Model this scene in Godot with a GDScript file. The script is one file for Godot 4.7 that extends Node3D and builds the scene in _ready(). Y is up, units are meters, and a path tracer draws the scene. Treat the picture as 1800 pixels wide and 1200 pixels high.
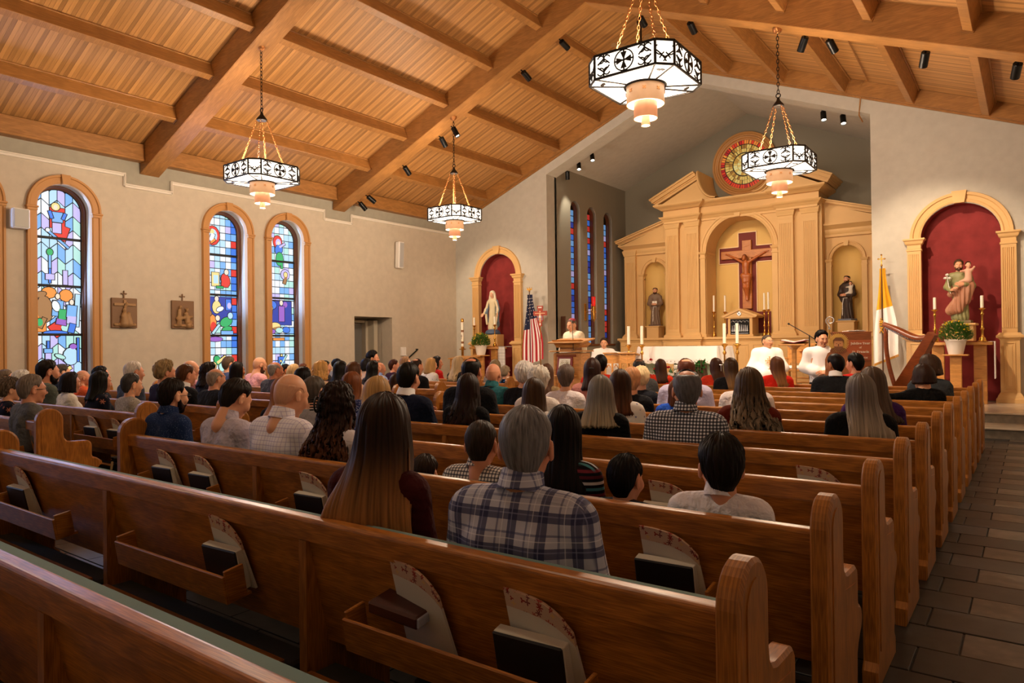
extends Node3D
# A church nave during Mass, looking to the sanctuary. x to the right wall, -z to the altar, y up, metres.
const CX := -6.65          # ridge line
const SLOPE := 0.405
const WL := -14.0          # left wall
const WR := 0.7            # right wall
const ZF := -16.0          # front wall of the nave
const ZB := -20.65         # back wall of the chancel
const CHL := -10.67        # chancel side walls
const CHR := -2.63
const FLOOR2 := 0.34       # sanctuary platform
const ROW := 0.872
var M := {}
var used := {}
var rng := RandomNumberGenerator.new()

func _ready() -> void:
	rng.seed = 7
	view_and_light()
	materials()
	shell()
	windows()
	lamps()
	pews()
	reredos()
	sanctuary()
	side_altars()
	congregation()
	small_things()

func view_and_light() -> void:
	var cam := Camera3D.new()
	cam.name = "camera"
	cam.keep_aspect = Camera3D.KEEP_HEIGHT
	cam.fov = 52.04
	cam.near = 0.02
	cam.far = 200.0
	add_child(cam)
	var fw := Vector3(-0.59708, 0.006182, -0.80216).normalized()
	var rt := fw.cross(Vector3.UP).normalized()
	var up := rt.cross(fw)
	var r := 0.01142757
	var rt2 := rt * cos(r) - up * sin(r)
	var up2 := rt * sin(r) + up * cos(r)
	cam.transform = Transform3D(Basis(rt2, up2, -fw), Vector3(0, 1.5, 0))
	cam.current = true
	var we := WorldEnvironment.new()
	we.name = "environment"
	var e := Environment.new()
	e.background_mode = Environment.BG_SKY
	var sm := ProceduralSkyMaterial.new()
	sm.sky_top_color = Color(0.45, 0.62, 0.9)
	sm.sky_horizon_color = Color(0.85, 0.9, 1.0)
	sm.ground_bottom_color = Color(0.2, 0.2, 0.18)
	sm.ground_horizon_color = Color(0.5, 0.52, 0.5)
	e.sky = Sky.new()
	e.sky.sky_material = sm
	e.tonemap_mode = Environment.TONE_MAPPER_LINEAR
	e.tonemap_exposure = 1.0
	e.sdfgi_enabled = true
	e.ssao_enabled = true
	e.ssil_enabled = true
	we.environment = e
	add_child(we)
	# daylight that comes in with the stained glass of the left wall: one soft panel just inside each opening
	for w in WINDOWS:
		area_light("window_daylight", Vector3(WL - 0.27, 2.65, w), Vector3(1, -0.1, 0), Vector2(0.8, 3.4), Color(0.62, 0.76, 1.0), DAY)
	area_light("window_daylight", Vector3(WL - 0.27, 2.65, 0.3), Vector3(1, -0.1, 0), Vector2(0.8, 3.4), Color(0.62, 0.76, 1.0), DAY)

const WINDOWS := [-3.79, -5.31, -8.51, -10.02]
const DAY := 6.0

func area_light(called: String, at: Vector3, towards: Vector3, size: Vector2, c: Color, energy: float) -> void:
	var l := AreaLight3D.new()
	l.name = called
	l.area_size = size
	l.light_color = c
	l.light_energy = energy
	l.shadow_enabled = true
	l.area_range = 40.0
	add_child(l, true)
	l.transform = Transform3D(Basis.looking_at(towards, Vector3.UP if absf(towards.y) < 0.9 else Vector3.FORWARD), at)

func spot(called: String, at: Vector3, target: Vector3, angle: float, c: Color, energy: float, size := 0.05, soft := 0.6) -> void:
	var l := SpotLight3D.new()
	l.name = called
	l.spot_angle = angle
	l.spot_angle_attenuation = soft
	l.spot_range = 40.0
	l.spot_attenuation = 2.0
	l.light_color = c
	l.light_energy = energy
	l.light_size = size
	l.shadow_enabled = true
	add_child(l, true)
	l.look_at_from_position(at, target, Vector3.UP)

func omni(called: String, at: Vector3, c: Color, energy: float, size := 0.1) -> void:
	var l := OmniLight3D.new()
	l.name = called
	l.omni_range = 40.0
	l.omni_attenuation = 2.0
	l.light_color = c
	l.light_energy = energy
	l.light_size = size
	l.shadow_enabled = true
	l.position = at
	add_child(l, true)

# ---------------------------------------------------------------- naming
func numbered(called: String) -> String:
	var k: int = used.get(called, -1) + 1
	used[called] = k
	return called if k == 0 else "%s_%03d" % [called, k]

func tag(o: Node, label: String, category: String, group := "") -> void:
	o.set_meta("label", label)
	o.set_meta("category", category)
	if group != "":
		o.set_meta("group", group)

func thing(called: String, label: String, category: String, at := Vector3.ZERO, turn := 0.0, group := "") -> Node3D:
	var o := Node3D.new()
	o.name = numbered(called)
	add_child(o)
	o.position = at
	o.rotation.y = turn
	tag(o, label, category, group)
	return o

func put(called: String, mesh: Mesh, m: Material, parent: Node = null) -> MeshInstance3D:
	var o := MeshInstance3D.new()
	o.mesh = mesh
	o.material_override = m
	if parent == null:
		o.name = numbered(called)
		add_child(o)
	else:
		o.name = called
		var k := 0
		while parent.has_node(NodePath(String(o.name))):
			k += 1
			o.name = "%s_%03d" % [called, k]
		parent.add_child(o)
	return o

func structure(called: String, mesh: Mesh, m: Material, parent: Node = null) -> MeshInstance3D:
	var o := put(called, mesh, m, parent)
	if parent == null:
		o.set_meta("kind", "structure")
	return o

func dup(o: Node3D, at: Vector3, label := "", group := "") -> Node3D:
	var base := String(o.name)
	var k := base.rfind("_")
	if k > 0 and base.substr(k + 1).is_valid_int():
		base = base.substr(0, k)
	var c: Node3D = o.duplicate()
	c.name = numbered(base)
	add_child(c)
	c.position = at
	if label != "":
		c.set_meta("label", label)
	if group != "":
		c.set_meta("group", group)
	return c

# ---------------------------------------------------------------- mesh building
class Mb:
	var v := PackedVector3Array()
	var n := PackedVector3Array()
	var u := PackedVector2Array()
	var c := PackedColorArray()
	var col := Color.WHITE
	var xf := Transform3D.IDENTITY
	func _add(a: Vector3, na: Vector3, ua := Vector2.ZERO) -> void:
		v.append(xf * a)
		n.append((xf.basis * na).normalized())
		u.append(ua)
		c.append(col)
	func tri(a: Vector3, b: Vector3, d: Vector3, ua := Vector2.ZERO, ub := Vector2.ZERO, ud := Vector2.ZERO) -> void:
		var f := (d - a).cross(b - a)
		if f.length_squared() < 1e-16:
			return
		f = f.normalized()
		_add(a, f, ua)
		if xf.basis.determinant() < 0.0:
			_add(d, f, ud)
			_add(b, f, ub)
		else:
			_add(b, f, ub)
			_add(d, f, ud)
	func quad(a: Vector3, b: Vector3, d: Vector3, e: Vector3) -> void:
		var w := a.distance_to(b)
		var h := a.distance_to(e)
		tri(a, b, d, Vector2(0, 0), Vector2(w, 0), Vector2(w, h))
		tri(a, d, e, Vector2(0, 0), Vector2(w, h), Vector2(0, h))
	func box(at: Vector3, s: Vector3, bev := 0.0) -> Mb:
		var h := s * 0.5
		var g: float = minf(bev, minf(h.x, minf(h.y, h.z)) * 0.9)
		for ax in 3:
			for sg in [-1.0, 1.0]:
				var p := []
				for q in [[-1, -1], [1, -1], [1, 1], [-1, 1]]:
					var w := Vector3.ZERO
					w[ax] = sg * h[ax]
					w[(ax + 1) % 3] = q[0] * (h[(ax + 1) % 3] - g)
					w[(ax + 2) % 3] = q[1] * (h[(ax + 2) % 3] - g)
					p.append(at + w)
				if sg > 0:
					quad(p[0], p[3], p[2], p[1])
				else:
					quad(p[0], p[1], p[2], p[3])
		if g > 0.0:
			for ax in 3:
				var a1 := (ax + 1) % 3
				var a2 := (ax + 2) % 3
				for s1 in [-1.0, 1.0]:
					for s2 in [-1.0, 1.0]:
						var p := []
						for q in [[-1, 0], [1, 0], [1, 1], [-1, 1]]:
							var w := Vector3.ZERO
							w[ax] = q[0] * (h[ax] - g)
							w[a1] = s1 * (h[a1] - (0.0 if q[1] == 0 else g))
							w[a2] = s2 * (h[a2] - (g if q[1] == 0 else 0.0))
							p.append(at + w)
						if s1 * s2 > 0:
							quad(p[0], p[3], p[2], p[1])
						else:
							quad(p[0], p[1], p[2], p[3])
			for sx in [-1.0, 1.0]:
				for sy in [-1.0, 1.0]:
					for sz in [-1.0, 1.0]:
						var k := Vector3(sx, sy, sz)
						var a := at + k * Vector3(h.x, h.y - g, h.z - g)
						var b := at + k * Vector3(h.x - g, h.y, h.z - g)
						var d := at + k * Vector3(h.x - g, h.y - g, h.z)
						if sx * sy * sz > 0:
							tri(a, d, b)
						else:
							tri(a, b, d)
		return self
	# indexed grid of points, smooth
	func grid(p: PackedVector3Array, nu: int, nv: int, closed := false, cols := PackedColorArray(), uvs := PackedVector2Array()) -> Mb:
		var acc := PackedVector3Array()
		acc.resize(p.size())
		var iu := nu if closed else nu - 1
		var idx := PackedInt32Array()
		var mirrored := xf.basis.determinant() < 0.0
		for j in nv - 1:
			for i in iu:
				var a := j * nu + i
				var b := j * nu + (i + 1) % nu
				var d := b + nu
				var e := a + nu
				idx.append_array([a, d, b, a, e, d] if mirrored else [a, b, d, a, d, e])
				var f := (p[d] - p[a]).cross(p[b] - p[a]) + (p[e] - p[a]).cross(p[d] - p[a])
				acc[a] += f
				acc[b] += f
				acc[d] += f
				acc[e] += f
		var had := cols.size() > 0
		var hu := uvs.size() > 0
		for k in idx:
			var nn := acc[k]
			if nn.length_squared() < 1e-20:
				nn = Vector3.UP
			v.append(xf * p[k])
			n.append((xf.basis * nn).normalized())
			u.append(uvs[k] if hu else Vector2.ZERO)
			c.append(cols[k] if had else col)
		return self
	func tube(pts: PackedVector3Array, r: Variant, sides := 8, closed := false, caps := true) -> Mb:
		var m := pts.size()
		var out := PackedVector3Array()
		var ref := Vector3.UP
		var t0 := (pts[1] - pts[0]).normalized()
		if absf(t0.dot(ref)) > 0.9:
			ref = Vector3.RIGHT
		var side := t0.cross(ref).normalized()
		for i in m:
			var t: Vector3
			if closed:
				t = (pts[(i + 1) % m] - pts[(i + m - 1) % m]).normalized()
			else:
				t = (pts[mini(i + 1, m - 1)] - pts[maxi(i - 1, 0)]).normalized()
			side = (side - t * side.dot(t)).normalized()
			var b := t.cross(side)
			var rr: float = r[i] if not (r is float) else r
			for k in sides:
				var a := TAU * k / sides
				out.append(pts[i] + (side * cos(a) + b * sin(a)) * rr)
		if closed:
			for k in sides:
				out.append(out[k])
			grid(out, sides, m + 1, true)
		else:
			grid(out, sides, m, true)
			if caps:
				for k in sides:
					tri(pts[0], out[(k + 1) % sides], out[k])
					var q := (m - 1) * sides
					tri(pts[m - 1], out[q + k], out[q + (k + 1) % sides])
		return self
	func lathe(prof: PackedVector2Array, segs := 20, smooth := true, at := Vector3.ZERO) -> Mb:
		if smooth:
			var p := PackedVector3Array()
			for q in prof:
				for k in segs:
					var a := TAU * k / segs
					p.append(at + Vector3(cos(a) * q.x, q.y, -sin(a) * q.x))
			grid(p, segs, prof.size(), true)
		else:
			for i in prof.size() - 1:
				var p := PackedVector3Array()
				for q in [prof[i], prof[i + 1]]:
					for k in segs:
						var a := TAU * k / segs
						p.append(at + Vector3(cos(a) * q.x, q.y, -sin(a) * q.x))
				grid(p, segs, 2, true)
		return self
	func prism(poly: PackedVector2Array, z0: float, z1: float) -> Mb:
		var t := Geometry2D.triangulate_polygon(poly)
		var cw := Geometry2D.is_polygon_clockwise(poly)
		for k in range(0, t.size(), 3):
			var a := poly[t[k]]
			var b := poly[t[k + 1]]
			var d := poly[t[k + 2]]
			tri(Vector3(a.x, a.y, z1), Vector3(d.x, d.y, z1), Vector3(b.x, b.y, z1), a, d, b)
			tri(Vector3(a.x, a.y, z0), Vector3(b.x, b.y, z0), Vector3(d.x, d.y, z0), a, b, d)
		var m := poly.size()
		for i in m:
			var a := poly[i]
			var b := poly[(i + 1) % m]
			quad(Vector3(a.x, a.y, z0), Vector3(b.x, b.y, z0), Vector3(b.x, b.y, z1), Vector3(a.x, a.y, z1))
		return self
	# profile (offset along outward normal, offset along z) swept along points in a plane z = const with 2-D normals
	func sweep(pts: PackedVector2Array, nrm: PackedVector2Array, prof: PackedVector2Array, z: float, closed := false) -> Mb:
		for j in prof.size() - 1:
			var p := PackedVector3Array()
			for q in [prof[j], prof[j + 1]]:
				for i in pts.size():
					var w: Vector2 = pts[i] + nrm[i] * q.x
					p.append(Vector3(w.x, w.y, z + q.y))
			grid(p, pts.size(), 2, closed)
		return self
	# mouldings: profile of (projection, y) mitred round three sides of a block whose front is at z = zf and back at zb
	func cornice(x0: float, x1: float, zb: float, zf: float, prof: PackedVector2Array) -> Mb:
		for i in prof.size() - 1:
			var a := prof[i]
			var b := prof[i + 1]
			var A := [Vector3(x0 - a.x, a.y, zb), Vector3(x0 - a.x, a.y, zf + a.x), Vector3(x1 + a.x, a.y, zf + a.x), Vector3(x1 + a.x, a.y, zb)]
			var B := [Vector3(x0 - b.x, b.y, zb), Vector3(x0 - b.x, b.y, zf + b.x), Vector3(x1 + b.x, b.y, zf + b.x), Vector3(x1 + b.x, b.y, zb)]
			for k in 3:
				quad(A[k], A[k + 1], B[k + 1], B[k])
		var t := prof[prof.size() - 1]
		quad(Vector3(x0 - t.x, t.y, zb), Vector3(x0 - t.x, t.y, zf + t.x), Vector3(x1 + t.x, t.y, zf + t.x), Vector3(x1 + t.x, t.y, zb))
		t = prof[0]
		quad(Vector3(x0 - t.x, t.y, zb), Vector3(x0 - t.x, t.y, zf + t.x), Vector3(x1 + t.x, t.y, zf + t.x), Vector3(x1 + t.x, t.y, zb))
		return self
	func add(m: Array, t := Transform3D.IDENTITY) -> Mb:     # [v, n, c] arrays of triangles
		v.append_array(t * (m[0] as PackedVector3Array))
		n.append_array(Transform3D(t.basis.orthonormalized(), Vector3.ZERO) * (m[1] as PackedVector3Array))
		var k: int = m[0].size()
		var uu := PackedVector2Array()
		uu.resize(k)
		u.append_array(uu)
		if m.size() > 2:
			c.append_array(m[2])
		else:
			var cc := PackedColorArray()
			cc.resize(k)
			cc.fill(col)
			c.append_array(cc)
		return self
	func raw() -> Array:
		return [v, n, c]
	func mesh() -> ArrayMesh:
		var a := []
		a.resize(Mesh.ARRAY_MAX)
		a[Mesh.ARRAY_VERTEX] = v
		a[Mesh.ARRAY_NORMAL] = n
		a[Mesh.ARRAY_TEX_UV] = u
		a[Mesh.ARRAY_COLOR] = c
		var m := ArrayMesh.new()
		m.add_surface_from_arrays(Mesh.PRIMITIVE_TRIANGLES, a)
		return m

func V(x: float, y: float, z: float) -> Vector3:
	return Vector3(x, y, z)

func poly(a: Array) -> PackedVector2Array:
	var p := PackedVector2Array()
	for k in range(0, a.size(), 2):
		p.append(Vector2(a[k], a[k + 1]))
	return p

func line3(a: Array) -> PackedVector3Array:
	return PackedVector3Array(a)

func arc2(c: Vector2, r: float, a0: float, a1: float, n: int) -> PackedVector2Array:
	var p := PackedVector2Array()
	for i in n + 1:
		var a := deg_to_rad(lerpf(a0, a1, float(i) / n))
		p.append(c + Vector2(cos(a), sin(a)) * r)
	return p

# outline of a round-headed opening, foot left, over the head, foot right; normals point outward
func arch_path(cx: float, y0: float, ys: float, r: float, n := 20) -> Array:
	var p := PackedVector2Array([Vector2(cx - r, y0)])
	var q := PackedVector2Array([Vector2(-1, 0)])
	for i in n + 1:
		var a := PI - PI * i / n
		p.append(Vector2(cx + cos(a) * r, ys + sin(a) * r))
		q.append(Vector2(cos(a), sin(a)))
	p.append(Vector2(cx + r, y0))
	q.append(Vector2(1, 0))
	return [p, q]

# a wall in its own plane: local x along, y up, thickness towards -z from 0 to -t; holes [cx, y0, ys, r] are round-headed openings
func pierced(b: Mb, x0: float, x1: float, y0: float, y1: float, t: float, holes: Array) -> void:
	var x := x0
	for h in holes:
		var l: float = h[0] - h[3]
		var r: float = h[0] + h[3]
		_slab(b, x, l, y0, y1, t)
		if h[1] > y0 + 0.001:
			_slab(b, l, r, y0, h[1], t)
		var ap := arch_path(h[0], h[1], h[2], h[3], 24)
		var p: PackedVector2Array = ap[0]
		for i in range(1, p.size() - 2):
			for z in [0.0, -t]:
				b.quad(V(p[i].x, p[i].y, z), V(p[i + 1].x, p[i + 1].y, z), V(p[i + 1].x, y1, z), V(p[i].x, y1, z))
		var g := PackedVector3Array()
		for z in [0.0, -t]:
			for q in arch_path(h[0], h[1], h[2], h[3] - 0.002, 24)[0]:
				g.append(V(q.x, q.y, z))
		b.grid(g, p.size(), 2)
		b.quad(V(l, h[1], 0), V(r, h[1], 0), V(r, h[1], -t), V(l, h[1], -t))
		x = r
	_slab(b, x, x1, y0, y1, t)

func _slab(b: Mb, x0: float, x1: float, y0: float, y1: float, t: float) -> void:
	if x1 - x0 > 0.001:
		b.box(V((x0 + x1) / 2, (y0 + y1) / 2, -t / 2), V(x1 - x0, y1 - y0, t))

# maps a wall's own axes to the left wall: local x runs towards the altar, local z points into the room
func left_wall_axes() -> Transform3D:
	return Transform3D(Basis(V(0, 0, -1), V(0, 1, 0), V(1, 0, 0)), V(WL, 0, 0))

# ---------------------------------------------------------------- materials
func mat(c: Color, rough := 0.6, metal := 0.0, spec := 0.5) -> StandardMaterial3D:
	var m := StandardMaterial3D.new()
	m.albedo_color = c
	m.roughness = rough
	m.metallic = metal
	m.metallic_specular = spec
	return m

func hexc(s: String) -> Color:
	return Color.html(s)

func glow(c: Color, e: float, base := Color(0.9, 0.9, 0.9)) -> StandardMaterial3D:
	var m := mat(base, 0.4)
	m.emission_enabled = true
	m.emission = c
	m.emission_energy_multiplier = e
	return m

func triplanar(m: StandardMaterial3D, tex: Texture2D, per_metre: float, world := true) -> StandardMaterial3D:
	m.albedo_texture = tex
	m.uv1_triplanar = true
	m.uv1_world_triplanar = world
	m.uv1_triplanar_sharpness = 8.0
	m.uv1_scale = Vector3.ONE * per_metre
	return m

# mirrored, so that it repeats without a seam; streaks run along u (or along v when turned)
func grain_image(seed_: int, size: int, stretch: float, fine: float, turned: bool, depth: float) -> Image:
	var im := Image.create(size, size, false, Image.FORMAT_RGB8)
	var a := FastNoiseLite.new()
	a.seed = seed_
	a.noise_type = FastNoiseLite.TYPE_SIMPLEX_SMOOTH
	a.frequency = 1.0
	a.fractal_octaves = 3
	var b := FastNoiseLite.new()
	b.seed = seed_ + 3
	b.noise_type = FastNoiseLite.TYPE_SIMPLEX
	b.frequency = 1.0
	b.fractal_octaves = 2
	var half := size / 2
	for j in half:
		for i in half:
			var x := float(i) / size
			var y := float(j) / size
			var ring := sin((y * 26.0 + a.get_noise_2d(x * 3.0, y * 9.0) * 5.0))
			var g := 0.62 + 0.12 * ring + 0.34 * b.get_noise_2d(x * stretch, y * fine) + 0.10 * a.get_noise_2d(x * 2.0, y * 4.0)
			g = 1.0 - depth * clampf(1.0 - g, 0.0, 1.0)
			var k := Color(g, pow(g, 1.08), pow(g, 1.2))
			for s in 2:
				for t in 2:
					var ii := i if s == 0 else size - 1 - i
					var jj := j if t == 0 else size - 1 - j
					if turned:
						im.set_pixel(jj, ii, k)
					else:
						im.set_pixel(ii, jj, k)
	return im

func tex(im: Image) -> ImageTexture:
	return ImageTexture.create_from_image(im)

func mottle(seed_: int, f: float, lo: float, hi: float) -> NoiseTexture2D:
	var t := NoiseTexture2D.new()
	t.width = 256
	t.height = 256
	t.seamless = true
	var nz := FastNoiseLite.new()
	nz.seed = seed_
	nz.frequency = f
	nz.fractal_octaves = 4
	t.noise = nz
	var g := Gradient.new()
	g.set_color(0, Color(lo, lo, lo))
	g.set_color(1, Color(hi, hi, hi))
	t.color_ramp = g
	return t

func materials() -> void:
	var gu := tex(grain_image(11, 512, 6.0, 160.0, false, 0.45))
	var gv := tex(grain_image(23, 512, 6.0, 160.0, true, 0.45))
	var gl := tex(grain_image(31, 512, 4.0, 120.0, false, 0.3))
	M.grain_u = gu
	M.grain_v = gv
	M.grain_light = gl
	M.pew = triplanar(mat(Color(0.77, 0.49, 0.18), 0.40, 0.0, 0.4), gu, 1.1, false)
	M.pew_v = triplanar(mat(Color(0.75, 0.48, 0.18), 0.40, 0.0, 0.4), gv, 1.1, false)
	for k in ["pew", "pew_v"]:
		M[k].clearcoat_enabled = true
		M[k].clearcoat = 0.2
		M[k].clearcoat_roughness = 0.3
	M.beam = triplanar(mat(Color(0.70, 0.49, 0.26), 0.45), gl, 0.7)
	M.blond = triplanar(mat(Color(0.86, 0.62, 0.34), 0.45), gl, 0.9, false)      # ambo, chairs, tables
	M.harp = triplanar(mat(Color(0.60, 0.30, 0.12), 0.3), gl, 1.2, false)
	M.board = boards_material()
	M.plaster = triplanar(mat(Color(0.80, 0.755, 0.685), 0.9, 0.0, 0.3), mottle(5, 0.02, 0.95, 1.0), 0.8)
	M.plaster_front = triplanar(mat(Color(0.76, 0.745, 0.705), 0.9, 0.0, 0.3), mottle(6, 0.02, 0.95, 1.0), 0.8)
	M.plaster_upper = triplanar(mat(Color(0.66, 0.64, 0.58), 0.9, 0.0, 0.3), mottle(6, 0.02, 0.95, 1.0), 0.8)
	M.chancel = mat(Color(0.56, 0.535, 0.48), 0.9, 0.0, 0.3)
	M.white_trim = mat(Color(0.88, 0.85, 0.80), 0.6)
	M.red_wall = triplanar(mat(Color(0.57, 0.22, 0.22), 0.85, 0.0, 0.3), mottle(8, 0.015, 0.86, 1.0), 0.7)
	M.tan = triplanar(mat(Color(0.86, 0.70, 0.47), 0.5, 0.0, 0.4), mottle(9, 0.01, 0.97, 1.0), 0.5)       # painted reredos
	M.tan_line = mat(Color(0.93, 0.83, 0.66), 0.5)
	M.casing = mat(Color(0.74, 0.53, 0.29), 0.5)
	M.niche_yellow = mat(Color(0.84, 0.70, 0.42), 0.7)
	M.dark_wood = mat(Color(0.30, 0.17, 0.08), 0.4)
	M.brown_frame = mat(Color(0.42, 0.24, 0.11), 0.5)
	M.lead = mat(Color(0.02, 0.02, 0.025), 0.6)
	M.iron = mat(Color(0.10, 0.075, 0.055), 0.5, 0.4)
	M.black = mat(Color(0.03, 0.03, 0.035), 0.5)
	M.black_metal = mat(Color(0.09, 0.09, 0.09), 0.35, 0.6)
	M.brass = mat(Color(0.83, 0.63, 0.30), 0.25, 1.0)
	M.gold_chain = mat(Color(0.72, 0.48, 0.28), 0.35, 0.8)
	M.silver = mat(Color(0.75, 0.75, 0.76), 0.3, 1.0)
	M.wax = mat(Color(0.95, 0.93, 0.87), 0.5)
	M.wax.subsurf_scatter_enabled = true
	M.wax.subsurf_scatter_strength = 0.2
	M.marble = triplanar(mat(Color(0.80, 0.74, 0.66), 0.18), mottle(12, 0.01, 0.86, 1.0), 0.8)
	M.stone_riser = triplanar(mat(Color(0.52, 0.48, 0.42), 0.6), mottle(13, 0.03, 0.8, 1.0), 1.0)
	M.white = mat(Color(0.93, 0.92, 0.90), 0.7)
	M.cloth_white = mat(Color(0.94, 0.93, 0.93), 0.85)
	M.grey_door = mat(Color(0.46, 0.45, 0.43), 0.6)
	M.door_frame = mat(Color(0.72, 0.68, 0.60), 0.6)
	M.pad = mat(Color(0.42, 0.52, 0.50), 0.9)
	M.kneeler = mat(Color(0.20, 0.20, 0.17), 0.8)
	M.rubber = mat(Color(0.75, 0.66, 0.48), 0.6)
	M.leather = mat(Color(0.055, 0.06, 0.075), 0.5)
	M.pages = mat(Color(0.82, 0.79, 0.72), 0.8)
	M.milk = glow(Color(1.0, 0.93, 0.85), 2.0)
	M.shade = glow(Color(1.0, 0.72, 0.48), 0.36, Color(0.55, 0.42, 0.30))
	M.shade_low = glow(Color(1.0, 0.64, 0.42), 0.40, Color(0.55, 0.38, 0.27))
	M.shade_in = glow(Color(1.0, 0.90, 0.76), 1.8)
	M.lens = glow(Color(1.0, 0.95, 0.86), 12.0)
	M.slate = []
	for k in 6:
		var tone: Color = [Color(0.20, 0.20, 0.20), Color(0.175, 0.18, 0.185), Color(0.225, 0.215, 0.20), Color(0.19, 0.19, 0.195), Color(0.21, 0.20, 0.185), Color(0.42, 0.385, 0.345)][k]
		M.slate.append(triplanar(mat(tone, 0.42), mottle(40 + k, 0.02, 0.7, 1.0), 1.3))
	M.grout = mat(Color(0.26, 0.255, 0.25), 0.9)
	M.skin = []
	for s in ["d9a07d", "cf9070", "c07a5a", "e0ae90", "a8683f", "6e4630"]:
		var m := mat(hexc(s), 0.5, 0.0, 0.4)
		m.subsurf_scatter_enabled = true
		m.subsurf_scatter_strength = 0.12
		M.skin.append(m)
	var hm := mat(Color.WHITE, 0.5, 0.0, 0.28)
	hm.vertex_color_use_as_albedo = true
	M.hair = hm
	var pc := mat(Color.WHITE, 0.6, 0.0, 0.4)
	pc.vertex_color_use_as_albedo = true
	M.painted = pc

func boards_material() -> StandardMaterial3D:
	var size := 512
	var im := Image.create(size, size, false, Image.FORMAT_RGB8)
	var hm := Image.create(size, size, false, Image.FORMAT_RGB8)
	var nz := FastNoiseLite.new()
	nz.seed = 4
	nz.frequency = 1.0
	nz.fractal_octaves = 3
	var per := 32       # texels per board: 16 boards a repeat
	for j in size:
		for i in size:
			var b := i / per
			var x := i % per
			var tone := 0.86 + 0.14 * sin(b * 12.9898 + 1.7) * sin(b * 4.1)
			var fy := absf(float(j) / size - 0.5) * 2.0
			var g: float = tone + 0.10 * nz.get_noise_2d(i * 0.35, fy * 3.0 + b * 7.0) + 0.06 * nz.get_noise_2d(i * 1.7, fy * 5.0)
			var h := 1.0
			if x < 2:
				g *= 0.80
				h = 0.0
			elif x == 2:
				h = 0.6
			im.set_pixel(i, j, Color(g, pow(g, 1.1), pow(g, 1.25)))
			hm.set_pixel(i, j, Color(h, h, h))
	var m := mat(Color(0.81, 0.60, 0.36), 0.5)
	m.albedo_texture = tex(im)
	m.heightmap_enabled = true
	m.heightmap_texture = tex(hm)
	m.heightmap_scale = 0.25
	m.uv1_scale = Vector3(1.0 / 0.96, 0.25, 1)
	return m

# ---------------------------------------------------------------- the room
func roof_y(x: float) -> float:
	return 5.47 + SLOPE * (x - WL) if x < CX else 5.47 + SLOPE * (2 * CX - x - WL)

func chancel_y(x: float) -> float:
	return 6.53 + 0.425 * (minf(x, 2 * CX - x) - CHL)

func shell() -> void:
	left_wall()
	front_wall()
	chancel()
	roof()
	ground()
	# the walls behind and beside the photographer close the room
	structure("wall_right", Mb.new().box(V(WR + 0.2, 2.8, -6.5), V(0.4, 5.6, 20.0)).mesh(), M.plaster)
	var b := Mb.new()
	b.prism(poly([WL, -0.1, WR, -0.1, WR, 5.4, CX, 8.5, WL, 5.4]), 3.0, 3.3)
	structure("wall_back", b.mesh(), M.plaster)

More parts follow.
